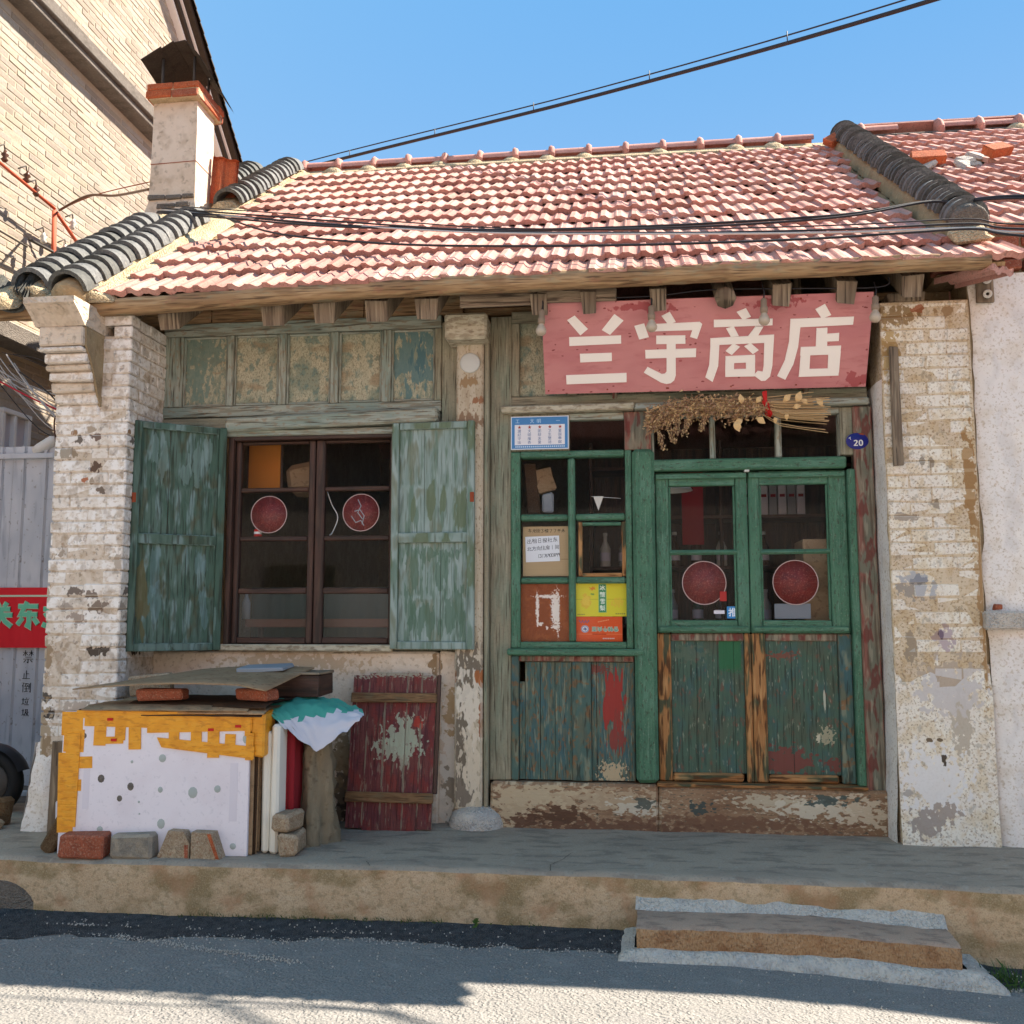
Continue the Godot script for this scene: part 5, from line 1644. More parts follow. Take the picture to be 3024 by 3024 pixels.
# ------------------------------------------------------------------ step
func build_step() -> void:
	var s := thing("door_step", "low concrete step with brown stone edge below the shop door", "step", Vector3(.65, 0, 1.15))
	var noisy := func(p: Vector3, k: float) -> Vector3:
		return p + Vector3(noise.get_noise_3dv(p * 3.0), noise.get_noise_3dv(p * 3.0 + Vector3(9, 0, 0)), noise.get_noise_3dv(p * 3.0 + Vector3(0, 9, 0))) * k
	noise.seed = 61
	noise.frequency = 2.0
	# mortar skirt: a sloping apron round the slab
	var st := tool(true)
	var ring := func(y: float, out: float, front: float) -> Array:
		var r := []
		for i in 13:
			r.append(Vector3(-.66 - out, y, lerpf(-.2, front, i / 12.0)))
		for i in range(1, 31):
			r.append(Vector3(lerpf(-.66 - out, .70 + out * 1.6, i / 30.0), y - .045 * smoothstep(.0, .9, lerpf(-.66, .7, i / 30.0)), front))
		for i in range(1, 13):
			r.append(Vector3(.70 + out * 1.6, y - .045, lerpf(front, -.25, i / 12.0)))
		return r
	var levels := [ring.call(-.06, .10, .215), ring.call(.015, .075, .19), ring.call(.05, .05, .155), ring.call(.06, .0, .13)]
	for l in levels.size() - 1:
		for i in levels[l].size() - 1:
			quad(st, noisy.call(levels[l][i], .014), noisy.call(levels[l][i + 1], .014), noisy.call(levels[l + 1][i + 1], .014), noisy.call(levels[l + 1][i], .014), Vector3(0, .5, .5) + (levels[l][i] - Vector3(0, 0, -.1)) * Vector3(1, 0, 1))
	part("mortar_skirt", s, done(st), M.cement)
	# stone slab: brown front, worn grey top
	st = tool(true)
	var top := tool(true)
	var prev := []
	for i in 41:
		var x := lerpf(-.652, .672, i / 40.0)
		var dy := -.03 * smoothstep(.0, .7, x)
		var row := [Vector3(x, .03 + dy - .03, .128), Vector3(x, .06 + dy, .138), Vector3(x, .112 + dy, .138), Vector3(x, .137 + dy, .13), Vector3(x, .148 + dy, .112), Vector3(x, .152 + dy, .0), Vector3(x, .154 + dy, -.12)]
		for k in row.size():
			row[k] = noisy.call(row[k], .009)
		if prev:
			for k in 3:
				quad(st, prev[k], row[k], row[k + 1], prev[k + 1], Vector3.BACK)
			for k in range(3, 6):
				quad(top, prev[k], row[k], row[k + 1], prev[k + 1], Vector3.UP)
		else:
			for k in range(1, 6):
				tri(st, row[0], row[k], row[k + 1], Vector3.LEFT)
		prev = row
	for k in range(1, 6):
		tri(st, prev[0], prev[k], prev[k + 1], Vector3.RIGHT)
	part("stone_edge", s, done(st), M.step)
	part("tread", s, done(top), M.steptop)
	# cement run up against the kerb
	st = tool(true)
	for i in 40:
		var q := []
		for e in [[i, 0], [i + 1, 0], [i + 1, 1], [i, 1]]:
			var x := lerpf(-.655, .68, e[0] / 40.0)
			q.append(noisy.call(Vector3(x, .15 - .03 * smoothstep(0, .7, x) + (.055 if e[1] else .003), -.165 + (.0 if e[1] else .075) + .03 * smoothstep(.2, .7, x)), .014))
		quad(st, q[0], q[1], q[2], q[3], Vector3(0, 1, .6))
	part("cement_fillet", s, done(st), M.cement)

# ------------------------------------------------------------------ sign
func build_sign() -> void:
	var s := thing("shop_sign", "faded pink sign board with four large white Chinese characters", "sign", Vector3(-.492, 2.76, .1))
	s.transform.basis = Basis(Vector3(1, -.0039, 0).normalized(), Vector3(.0034, .8701, .4928).normalized(), Vector3(-.0019, -.4928, .8701).normalized()).orthonormalized()
	part("board", s, uvslab(0, 1.8, 0, .5276, -.012, .0, 12, 4, func(a, b): return .004 * sin(a * 7.0) * b), M.signpaint)
	var chars := {
	"lan": [[0.142,0.43,0.185,0.455,0.258,0.376,0.214,0.341],[0.407,0.456,0.458,0.417,0.381,0.339,0.335,0.368],[0.15,0.333,0.443,0.334,0.443,0.287,0.15,0.282],[0.208,0.235,0.389,0.236,0.389,0.188,0.209,0.185],[0.125,0.112,0.471,0.116,0.471,0.062,0.126,0.058]],
	"yu": [[0.667,0.436,0.713,0.458,0.747,0.4,0.704,0.388],[0.517,0.385,0.572,0.398,0.598,0.319,0.544,0.307],[0.598,0.392,0.878,0.396,0.892,0.383,0.865,0.3,0.826,0.313,0.838,0.351,0.601,0.351],[0.639,0.326,0.8,0.323,0.801,0.275,0.639,0.278],[0.577,0.246,0.861,0.247,0.86,0.197,0.579,0.197],[0.697,0.292,0.747,0.29,0.749,0.093,0.74,0.065,0.721,0.049,0.697,0.045,0.665,0.055,0.569,0.115,0.59,0.148,0.67,0.104,0.688,0.106,0.697,0.117]],
	"shang": [[1.077,0.444,1.127,0.464,1.156,0.415,1.112,0.399],[0.955,0.405,1.273,0.401,1.274,0.364,0.956,0.363],[1.023,0.354,1.064,0.366,1.094,0.309,1.05,0.306],[1.182,0.361,1.225,0.358,1.197,0.306,1.143,0.305],[0.938,0.302,0.989,0.282,0.985,0.142,0.956,0.05,0.915,0.078,0.935,0.149,0.939,0.251],[0.938,0.302,1.285,0.312,1.285,0.268,0.989,0.263],[1.233,0.286,1.285,0.305,1.283,0.133,1.273,0.073,1.249,0.05,1.226,0.049,1.183,0.083,1.205,0.108,1.232,0.102,1.236,0.134],[1.064,0.269,1.102,0.249,1.058,0.203,1.023,0.227],[1.124,0.251,1.16,0.268,1.205,0.227,1.174,0.205],[1.024,0.197,1.186,0.201,1.188,0.159,1.025,0.156],[1.025,0.121,1.189,0.121,1.189,0.077,1.026,0.078],[1.024,0.173,1.072,0.173,1.073,0.106,1.025,0.108],[1.137,0.171,1.187,0.171,1.189,0.103,1.14,0.105]],
	"dian": [[1.498,0.445,1.548,0.472,1.585,0.41,1.536,0.392],[1.369,0.396,1.706,0.398,1.704,0.353,1.372,0.347],[1.369,0.396,1.426,0.374,1.418,0.237,1.398,0.141,1.358,0.052,1.313,0.075,1.35,0.164,1.368,0.27],[1.511,0.34,1.569,0.341,1.575,0.222,1.514,0.224],[1.567,0.307,1.634,0.31,1.635,0.265,1.569,0.264],[1.433,0.237,1.649,0.239,1.648,0.19,1.432,0.189],[1.434,0.111,1.646,0.111,1.647,0.069,1.431,0.067],[1.435,0.215,1.486,0.213,1.487,0.084,1.432,0.086],[1.583,0.211,1.649,0.209,1.648,0.085,1.587,0.087]]}
	for c in chars:
		var st := tool()
		var k := 0
		for p in chars[c]:
			prism(st, flat_poly(p), -.002, .0055 + k * .0002)
			k += 1
		part("character", s, done(st), M.sign_white)
	for x in [.02, .36, .7, 1.06, 1.42, 1.77]:
		for y in [.02, .505]:
			part("nail", s, lathem([Vector2(.005, 0), Vector2(.004, .003), Vector2(0, .004)], 8, Transform3D(Basis(Vector3.RIGHT, PI / 2), Vector3(x, y, .0))), M.rust)
	# struts behind it
	for x in [.4, 1.49]:
		part("strut", s, boxm(Vector3(x - .014, -.11, -.07), Vector3(x + .014, .05, -.045), .003, 0, Transform3D(Basis(Vector3.RIGHT, .5), Vector3.ZERO)), M.redpost)
	# lamps along the top
	var at := [Vector3(-.49, 3.02, .40), Vector3(.12, 3.02, .40), Vector3(.723, 3.035, .40), Vector3(1.30, 3.03, .40)]
	var said := ["bare light bulb at the end of the sign nearest the post", "bare light bulb hanging over the second character of the sign", "bare light bulb hanging over the third character of the sign", "bare light bulb at the sign corner beside the white brick pier"]
	for i in 4:
		var b := thing("light_bulb", said[i], "light bulb", at[i], "bulbs hung along the top of the sign")
		b.rotation = Vector3(rng.randf_range(-.12, .12), 0, rng.randf_range(-.1, .1))
		part("glass", b, lathem([Vector2(0, .0), Vector2(.018, .004), Vector2(.029, .018), Vector2(.031, .032), Vector2(.024, .05), Vector2(.016, .062), Vector2(.015, .072)], 16), M.bulbglass)
		part("socket", b, lathem([Vector2(.016, .068), Vector2(.02, .07), Vector2(.021, .1), Vector2(.017, .104), Vector2(.017, .14), Vector2(.008, .15), Vector2(0, .15)], 14), M.socket)
		part("flex", b, tubem([Vector3(0, .148, 0), Vector3(.004, .18, .0), Vector3(-.004, .235, -.02)], .004, 5), M.cable)
	var c := thing("sign_wire", "thin dark wire slung along the top edge of the sign", "wire", Vector3(-.47, 3.24, .38))
	part("wire", c, tubem(spline([Vector3(0, 0, 0), Vector3(.55, -.015, .01), Vector3(.9, .012, 0), Vector3(1.3, .0, .01), Vector3(1.8, -.01, 0), Vector3(1.86, .05, -.02)], 5), .004, 5), M.cable)

# ------------------------------------------------------------------ things on and behind the glass
func glyphs() -> Dictionary:
	return {
	"推": [[.4,2.8,3.8,2.8],[2.2,.4,2.2,9.4,1.2,8.8],[.4,6.4,3.8,5.2],[5.6,.4,4,4.2],[5,3,5,9.6],[7.2,.6,7.8,2],[5,2.6,9.4,2.6],[5,4.8,9,4.8],[5,7,9,7],[5,9.2,9.6,9.2],[7.2,2.6,7.2,9.2]],
	"车": [[2,1.5,8,1.5],[4.2,.2,2.6,4.4,8,4.4],[1,6.5,9,6.5],[5.2,3,5.2,9.8]],
	"龙": [[1,3,9,3],[4.5,.5,4,5,1,9],[6.5,.8,7.5,2],[5.5,3,5.5,8.8,9,8.8,9,7.5],[8.5,4.5,5.5,7]],
	"街": [[2,0,.3,2],[2,3,.3,5.5],[1.3,4.5,1.3,9.8],[3.2,2,6,2],[4.6,.5,4.6,4],[3,4,6.2,4],[3.2,6.3,6,6.3],[4.6,4.5,4.6,8.5],[3,9,6.3,8.4],[7,1.5,9.5,1.5],[6.8,4,9.8,4],[8.4,4,8.4,9.6]],
	"楼": [[.4,3,3.6,3],[2,.4,2,9.6],[2,3.4,.4,6.5],[2,3.6,3.6,5.5],[4.4,2,9.6,2],[7,.2,7,4],[7,2,4.6,4],[7,2,9.4,4],[4.2,6,9.8,6],[6.4,4.4,5,7.4,8.8,9.6],[8.4,6,4.6,9.6]],
	"平": [[1.5,1.5,8.5,1.5],[3,2.6,4,4.4],[7.2,2.6,6.2,4.4],[.8,5.4,9.2,5.4],[5,1.5,5,9.8]],
	"米": [[3,1,4,3],[7.2,.8,6,3],[.8,4.6,9.2,4.6],[5,.3,5,9.8],[4.8,4.8,1,8.8],[5.2,4.8,9.2,8.6]],
	"出": [[5,.4,5,9],[2,1.5,2,4.6,8,4.6],[8,1.5,8,4.6],[1,5.8,1,9,9,9],[9,5.8,9,9.4]],
	"租": [[3.4,.4,.8,1.4],[.3,3,4.2,3],[2.3,1.2,2.3,9.6],[2.2,3.4,.3,6.6],[2.4,3.6,4,5.6],[5.6,1,5.6,9],[5.6,1,9,1,9,9],[5.6,3.6,9,3.6],[5.6,6.2,9,6.2],[4.4,9,9.8,9]],
	"日": [[2.5,.8,2.5,9.4],[2.5,.8,7.5,.8,7.5,9.4],[2.5,5,7.5,5],[2.5,9,7.5,9]],
	"报": [[.3,2.8,3.6,2.8],[2,.4,2,9.4,1,8.8],[.3,6.4,3.6,5.2],[4.8,1,4.8,9.6],[4.8,1,8.8,1,8.6,3.4,7.4,3.4],[4.8,4.6,8.6,4.6,7.4,7.4,5.4,9.4],[5.6,5.4,9.6,9.4]],
	"社": [[2,.3,2.6,1.6],[.4,2.8,3.8,2.8,.4,6.6],[2.2,5,2.2,9.7],[2.4,5.2,3.8,6.6],[5,3.8,9.4,3.8],[7.2,.8,7.2,9],[4.4,9,9.8,9]],
	"东": [[1,2,9,2],[4.5,.3,2.2,5,8.8,5],[5.5,3.5,5.5,9.3,4.2,8.6],[3,6.2,1,8.8],[7.3,6.2,9.2,8.6]],
	"北": [[3.6,.8,3.6,9.4],[.6,3.2,3.6,3.2],[.4,8,3.6,6.6],[6.2,.6,6.2,8.8,9.6,8.8,9.6,7],[9,2.6,6.2,4.6]],
	"方": [[4.8,.2,5.4,1.6],[.6,2.6,9.4,2.6],[4.4,2.6,3.8,6,1,9.6],[4.2,4.8,8.2,4.8,7.6,9.2,6,8.8]],
	"向": [[5,.2,4,1.8],[1.4,2.4,1.4,9.8],[1.4,2.4,8.8,2.4,8.8,9.4,7.6,9],[3.6,4.4,6.6,4.4,6.6,7.4,3.6,7.4,3.6,4.4]],
	"住": [[2.4,.3,.4,4],[1.5,2.8,1.5,9.8],[6,.3,6.8,1.6],[4,2.8,9.4,2.8],[4.4,5.6,9,5.6],[3.8,9,9.8,9],[6.7,2.8,6.7,9]],
	"房": [[4.6,.1,5.4,1],[1.8,1.6,8.8,1.6,8.8,3.8,1.8,3.8],[1.8,1.6,1.8,5,.4,9.6],[5,4.2,5.4,5],[3,5.6,9.4,5.6],[5,5.6,4.6,7.6,3,9.6],[4.8,7.2,8.2,7.2,7.8,9.4,6.8,9]],
	"间": [[2,.2,2.6,1.4],[1.4,2,1.4,9.8],[3.6,1.2,9,1.2,9,9.4,8,9],[3.6,3.4,6.6,3.4,6.6,8,3.6,8,3.6,3.4],[3.6,5.6,6.6,5.6]],
	"冰": [[1,1.5,2,3],[.6,8.5,2.4,5],[6,.4,6,9.4,5,8.8],[3,3.4,5,3.4,3,8],[9,2.2,6.4,4.6],[6.2,4,9.6,8.6]],
	"糖": [[.8,1,1.4,3],[3.6,.8,2.8,3],[.2,4,4,4],[2.2,.4,2.2,9.6],[4.8,1.4,9.8,1.4],[4.8,1.4,4.4,9],[7.2,.2,7.2,6],[5.4,3,9,3,9,5,5.4,5],[6,6.8,8.8,6.8,8.8,9.4,6,9.4,6,6.8]],
	"雪": [[2,.8,8,.8],[1,2.4,1,4],[1,2.4,9,2.4,9,4],[5,.8,5,5],[3,3.6,4,3.8],[6,3.6,7.2,3.8],[2.4,6,8,6,8,9.6,2.2,9.6],[2.6,7.8,8,7.8]],
	"梨": [[3.6,.3,1,1.2],[.4,2.4,4.8,2.4],[2.6,1,2.6,5.4],[2.5,2.8,.4,5],[2.7,2.8,4.6,4.4],[6.2,1,6.2,4],[8.6,.3,8.6,5,7.6,4.6],[.8,6.6,9.2,6.6],[5,5.4,5,9.9],[4.8,6.8,1.4,9.4],[5.2,6.8,8.8,9.2]],
	"牛": [[3,.6,1.4,4],[2.6,2.4,8,2.4],[.6,5.4,9.4,5.4],[5,.3,5,9.8]],
	"肉": [[1.4,2.2,1.4,9.8],[1.4,2.2,8.6,2.2,8.6,9.4,7.6,9],[5,.2,4.8,3.6,2.8,5.4],[4.9,3.4,7,5],[5,5.6,3,8.4],[5,6,7.2,8]],
	"面": [[.8,1,9.2,1],[4.8,1,4,2.8],[1.4,2.8,8.6,2.8,8.6,9.4,1.4,9.4,1.4,2.8],[3.8,2.8,3.8,9.4],[6.2,2.8,6.2,9.4],[3.8,5,6.2,5],[3.8,7.2,6.2,7.2]],
	"香": [[6.6,.2,2,1],[.6,2.4,9.4,2.4],[5,.8,5,4.6],[4.8,2.6,1,4.8],[5.2,2.6,9,4.8],[2.6,5.4,7.4,5.4,7.4,9.6,2.6,9.6,2.6,5.4],[2.6,7.4,7.4,7.4]],
	"辣": [[2.4,.3,2.8,1.4],[.6,1.8,4.6,1.8],[1.6,2.6,2,4],[3.8,2.6,3.2,4],[.3,4.4,4.8,4.4],[.5,6.6,4.6,6.6],[2.6,4.4,2.6,9.8],[5.2,2,9.6,2],[5.8,3.6,9,3.6,9,5.6,5.8,5.6,5.8,3.6],[7.4,.3,7.4,9.8],[7.3,5.8,5.2,8.8],[7.5,5.8,9.7,8.6]],
	"文": [[4.6,.2,5.2,1.6],[.8,2.4,9.2,2.4],[7,2.6,5,6.4,1,9.6],[3,2.6,5,6.2,9.2,9.6]],
	"明": [[.8,1.4,.8,8],[.8,1.4,3.8,1.4,3.8,8,.8,8],[.8,4.6,3.8,4.6],[5.6,.8,5.4,6.4,4.2,9.6],[5.6,.8,9,.8,9,9.4,8,9],[5.6,3.4,9,3.4],[5.4,6,9,6]],
	"生": [[3,.6,1.2,4],[2.4,2.6,8.6,2.6],[1.6,5.6,8.6,5.6],[.6,9.2,9.6,9.2],[5,.2,5,9.2]],
	"卫": [[1,1.4,8,1.4,7.6,5.8,6,5.2],[4.4,1.4,4.4,9],[.6,9.2,9.6,9.2]],
	"国": [[1,1,9,1,9,9.4,1,9.4,1,1],[3,3,7,3],[2.8,5,7.2,5],[2.6,7.4,7.4,7.4],[5,3,5,7.4],[6.2,6,6.8,6.8]],
	"守": [[5,0,5,1.2],[1,2.8,1,1.6,9,1.6,8.6,3],[1,5,9.4,5],[6.4,3.2,6.4,9.6,5,9],[3,6.2,4,7.6]],
	"法": [[1,1,2.2,2],[.4,3.6,1.8,4.6],[.6,9.4,2.4,6],[4,2.8,9,2.8],[6.4,.4,6.4,5],[3.2,5.2,9.8,5.2],[6,5.4,4,9,8.8,8.6],[7.8,6.8,9.4,9.6]],
	"友": [[1,2.6,9,2.6],[4.4,.3,3.6,5,.8,9.6],[3.6,4.8,8,4.8,6,7.6,2.8,9.8],[4,5.4,9.4,9.6]],
	"爱": [[8,.4,2,1.2],[2,1.8,3,3],[5,1.6,5.4,3],[8.4,1.6,7.2,3],[1,4.6,1,3.6,9,3.6,8.6,4.8],[2,5.8,8.4,5.8],[4.6,4.6,1.4,9.8],[4,7,8,7,3,9.9],[4,7.4,9,9.8]],
	"团": [[1,1,9,1,9,9.4,1,9.4,1,1],[2.4,3.6,7.6,3.6],[5.6,2,5.6,8,4.6,7.6],[5.4,4,2.6,7]],
	"结": [[3,.4,1,3,3,3,.6,6.4,3.8,6],[.4,9,4,8],[4.6,2.4,9.6,2.4],[7,.4,7,4.8],[5,4.8,9.2,4.8],[5.4,6.4,8.8,6.4,8.8,9.4,5.4,9.4,5.4,6.4]],
	"服": [[1.2,1,1,7,.3,9.6],[1.2,1,4,1,4,9.4,3.2,9],[1.2,3.6,4,3.6],[1.2,6,4,6],[5.4,.8,5.4,9.8],[5.4,.8,9,.8,9,3.4,7.8,3.4],[5.4,4.8,9,4.8,6,9.6],[6.2,5.6,9.6,9.6]],
	"务": [[4,.3,1,3.6],[3.6,1.6,8,1.6,4,4.4,.8,5.8],[3.4,2.4,9.4,5.6],[1.6,6.6,8,6.6,7.4,9.4,6,9],[4.8,5.6,4,8,1,9.8]],
	"奉": [[1.6,1.2,8.4,1.2],[1,2.8,9,2.8],[.4,4.4,9.6,4.4],[5,.2,4.4,3,.6,7],[5.2,4.4,9.4,7],[3,6,7,6],[2,7.8,8,7.8],[5,5,5,9.9]],
	"献": [[.6,1.6,5,1.6],[2.8,.3,2.8,3.4],[.6,3.4,.6,9.6],[.6,3.4,5,3.4,5,9.4],[1.6,5.8,4.2,5.8],[1.6,7.4,4.2,7.4],[2.9,5.8,2.9,9],[5.6,3.4,9.8,3.4],[7.6,.5,7.4,5,5.6,9.6],[7.6,4.6,9.7,9.4],[8.8,.8,9.4,1.8]],
	"整": [[.6,1,4.8,1],[1,2.2,4.4,2.2,4.4,3.4,1,3.4,1,2.2],[2.7,.2,2.7,5],[6.4,.2,5.4,3],[6,1.4,9.6,1.4],[8.6,1.4,5.4,5],[6.4,2.4,9.4,5],[1,5.8,9,5.8],[5,5.8,5,9.2],[5,7.4,8,7.4],[2.8,7,2.8,9.2],[.6,9.4,9.4,9.4]],
	"洁": [[1,1,2.2,2],[.4,3.6,1.8,4.6],[.6,9.4,2.4,6],[3.6,2.2,9.6,2.2],[6.5,.3,6.5,4.6],[4,4.6,9.2,4.6],[4.4,6.2,8.8,6.2,8.8,9.4,4.4,9.4,4.4,6.2]],
	"遵": [[1.4,.8,2.4,2],[.6,3.4,2.4,3.4,2,7.6,.4,9.2],[2,8,4,9.2,9.8,9.4],[3.6,1.6,9.6,1.6],[5,.2,5.6,1.4],[8,.2,7.4,1.4],[4.2,2.8,9,2.8,9,4.8,4.2,4.8,4.2,2.8],[3.4,6,9.6,6],[7.6,5.2,7.6,8,6.8,7.6],[5,6.6,5.8,7.6]],
	"纪": [[3,.4,1,3,3,3,.6,6.4,3.8,6],[.4,9,4,8],[5,1.2,9,1.2,9,4.6,5,4.6],[5,4.6,5,9,9.6,9,9.6,7.4]],
	"工": [[1.5,1.6,8.5,1.6],[5,1.6,5,8.8],[.6,8.8,9.4,8.8]], "一": [[.8,5,9.2,5]],
	"0": [[3,1,2,5,3,9,6,9,7,5,6,1,3,1]], "1": [[5,.6,5,9.4]], "3": [[2,1.5,5,.5,7,2.2,5,4.5,7.3,6.8,5,9.3,2,8.5]], "6": [[6.5,.8,3,4.5,2.6,8,5,9.3,7,7.4,6,5.4,3,5.8]], "7": [[2,1,8,1,4.5,9.5]],
	"8": [[5,.8,3,2.5,6.6,6.8,5,9.2,3,7,6.8,2.6,5,.8]], "9": [[6.6,3,4.4,1,2.8,3,4.4,5,6.6,3,6,9.4]]}

func write(img: Image, text: String, x: float, y: float, size: float, w: float, col: Color, dx: float, dy := 0.0) -> void:
	var g := glyphs()
	for i in text.length():
		if g.has(text[i]):
			ink(img, g[text[i]], x + i * dx, y + i * dy, size, w, col)

func flat_print(called: String, label: String, category: String, at: Vector3, w: float, h: float, th: float, tex: String, rough := .6, lean := Vector3.ZERO) -> Node3D:
	var t := thing(called, label, category, at)
	t.rotation = lean
	mat_uv("print_" + tex, tex, rough)
	part("sheet", t, uvslab(0, w, 0, h, -th, 0), M["print_" + tex])
	return t

func star(img: Image, cx: float, cy: float, r: float, col: Color) -> void:
	var p := PackedVector2Array()
	for i in 10:
		var a := -PI / 2 + PI * i / 5.0
		p.append(Vector2(cx, cy) + Vector2(cos(a), sin(a)) * (r if i % 2 == 0 else r * .42))
	for y in range(int(cy - r), int(cy + r) + 1):
		for x in range(int(cx - r), int(cx + r) + 1):
			if Geometry2D.is_point_in_polygon(Vector2(x, y), p):
				img.set_pixel(x, y, col)

func build_window_things() -> void:
	# enamel plaque of good conduct
	var im := Image.create_empty(512, 300, false, Image.FORMAT_RGBA8)
	im.fill(rgb8(222, 226, 232))
	im.fill_rect(Rect2i(8, 8, 496, 284), rgb8(70, 132, 186))
	im.fill_rect(Rect2i(34, 76, 444, 184), rgb8(232, 228, 230))
	write(im, "工", 40, 24, 38, 4, rgb8(170, 200, 224), 60)
	write(im, "文明", 170, 24, 38, 4, rgb8(170, 200, 224), 60)
	write(im, "一", 400, 24, 38, 4, rgb8(170, 200, 224), 60)
	var cols := ["遵纪守法", "文明服务", "团结友爱", "卫生整洁", "爱国奉献"]
	for i in 5:
		star(im, 76 + i * 90, 98, 18, rgb8(160, 52, 40))
		write(im, cols[i], 60 + i * 90, 118, 30, 3, rgb8(126, 138, 168), 0, 34)
	for i in 26:
		im.fill_rect(Rect2i(40 + i * 17, 268, 11, 14), rgb8(196, 214, 230))
	keep("plaque", im)
	flat_print("conduct_plaque", "small blue and white plaque with five red stars above the window", "plaque", Vector3(-.705, 2.452, .012), .342, .198, .01, "plaque", .35)
	# oval house number
	var np := thing("number_plate", "small oval blue enamel plate numbered 20 beside the door", "plate", Vector3(1.268, 2.458, .024))
	var rim := Basis(Vector3.RIGHT, PI / 2) * Basis().scaled(Vector3(1, 1, .76))
	part("plate", np, lathem([Vector2(0, .006), Vector2(.05, .005), Vector2(.062, .0)], 24, Transform3D(rim, Vector3.ZERO)), plain("enamelblue", rgb8(28, 34, 120), .3))
	var txt := TextMesh.new()
	txt.text = "20"
	var font := SystemFont.new()
	font.font_names = PackedStringArray(["Droid Sans"])
	font.font_weight = 700
	txt.font = font
	txt.font_size = 32
	txt.pixel_size = .0015
	txt.depth = .002
	part("number", np, txt, M.white, Transform3D(Basis(), Vector3(.004, -.012, .0065)))
	var st := tool()
	strokes(st, [[.5, 1, 6, 1], [3, 1, 3, 6]], .025, .003, .003, .0062, Transform3D(Basis(Vector3.BACK, .5), Vector3(-.05, .018, 0)))
	part("mark", np, done(st), M.white)
	part("chip", np, lathem([Vector2(0, .002), Vector2(.018, .0)], 7, Transform3D(Basis(Vector3.RIGHT, PI / 2) * Basis().scaled(Vector3(1, 1, .5)), Vector3(.02, .036, .003))), M.rust)
	# round red film discs stuck inside the glass
	var discs := [[Vector3(-2.207, 2.095, -.062), .066 * 1.75, "round red film disc inside the left leaf of the brown window"], [Vector3(-1.628, 2.1, -.062), .115, "round red film disc with white scratches in the right leaf of brown window"],
		[Vector3(.405, 1.665, -.045), .126, "round red film disc on the left door leaf above push sticker"], [Vector3(.915, 1.665, -.045), .128, "round dull red film disc on the right door leaf"]]
	for d in discs:
		var t := thing("round_film_disc", d[2], "sticker", d[0], "round red discs on the shop glass")
		var turn := Basis(Vector3.RIGHT, PI / 2)
		part("film", t, lathem([Vector2(0, .0012), Vector2(d[1] - .005, .0012), Vector2(d[1] - .005, 0)], 32, Transform3D(turn, Vector3.ZERO)), M.filmred)
		part("rim", t, lathem([Vector2(d[1] - .005, .0), Vector2(d[1] - .005, .002), Vector2(d[1], .002), Vector2(d[1], 0)], 32, Transform3D(turn, Vector3.ZERO)), M.filmrim)
		if d[1] == .115:
			st = tool()
			strokes(st, [[4, 1, 5, 3, 4, 5, 5.5, 7], [2, 6, 3.4, 8, 5, 7.4, 6, 9], [4.6, 4, 6, 6, 5.4, 8.6], [3, 4.6, 4.4, 4.2]], .2, .005, .001, .0022, Transform3D(Basis(), Vector3(-.1, .1, 0)))
			part("scratch", t, done(st), M.slate)
	im = Image.create_empty(128, 128, false, Image.FORMAT_RGBA8)
	im.fill(rgb8(48, 134, 196))
	write(im, "推", 18, 16, 92, 9, rgb8(240, 244, 248), 0)
	keep("push", im)
	flat_print("push_sticker", "small blue sticker with a white character on the door glass", "sticker", Vector3(.528, 1.462, -.026), .062, .068, .001, "push", .3)
	var tagp := thing("paper_tag", "small red and white paper tag beside the left door disc", "paper", Vector3(.49, 1.56, -.03))
	part("paper", tagp, boxm(Vector3(0, 0, -.001), Vector3(.038, .055, .001), 0), plain("tagred", rgb8(176, 44, 40), .5))
	var slip := thing("paper_slip", "narrow white paper slip at the bottom of the left door pane", "paper", Vector3(.455, 1.488, -.03))
	part("paper", slip, boxm(Vector3(0, 0, -.001), Vector3(.06, .02, .001), 0), M.papertape)
	var card := thing("grey_card", "pale grey card propped at the foot of the right door pane", "card", Vector3(.795, 1.46, -.05))
	part("sheet", card, boxm(Vector3(0, 0, -.002), Vector3(.2, .085, .001), .0005), plain("greycard", rgb8(120, 124, 132), .6))
	# cardboard with a handwritten notice
	im = Image.create_empty(400, 460, false, Image.FORMAT_RGBA8)
	im.fill(rgb8(186, 158, 120))
	for i in 40:
		im.fill_rect(Rect2i(0, i * 12, 400, 1 + i % 2), rgb8(176, 148, 110))
	write(im, "车龙街3楼77平米", 44, 22, 36, 3, rgb8(62, 52, 40), 36)
	im.fill_rect(Rect2i(240, 300, 160, 8), rgb8(160, 132, 96))
	keep("cardnote", im)
	flat_print("cardboard_notice", "brown cardboard with handwriting filling a pane of the green window", "notice", Vector3(-.64, 1.708, -.041), .272, .292, .003, "cardnote", .9)
	im = Image.create_empty(400, 300, false, Image.FORMAT_RGBA8)
	im.fill(rgb8(232, 232, 236))
	write(im, "出租日报社东", 20, 28, 56, 4, rgb8(40, 40, 48), 61, -2)
	write(im, "北方向住房1间", 20, 120, 52, 4, rgb8(40, 40, 48), 54, -2)
	write(im, "13176900899", 130, 212, 44, 4, rgb8(40, 40, 48), 24, -1)
	keep("papernote", im)
	flat_print("paper_notice", "white handwritten paper with a phone number on the cardboard notice", "notice", Vector3(-.622, 1.79, -.0385), .2, .15, .001, "papernote", .8, Vector3(0, 0, .03))
	# brown board with scraps of torn white paper
	im = Image.create_empty(400, 460, false, Image.FORMAT_RGBA8)
	im.fill(rgb8(146, 74, 34))
	patch(im, 200, 230, 190, 220, rgb8(160, 86, 42), .5, .01, 1.0, .8, 71)
	patch(im, 150, 250, 120, 200, rgb8(132, 62, 28), .7, .02, 1.0, .6, 72)
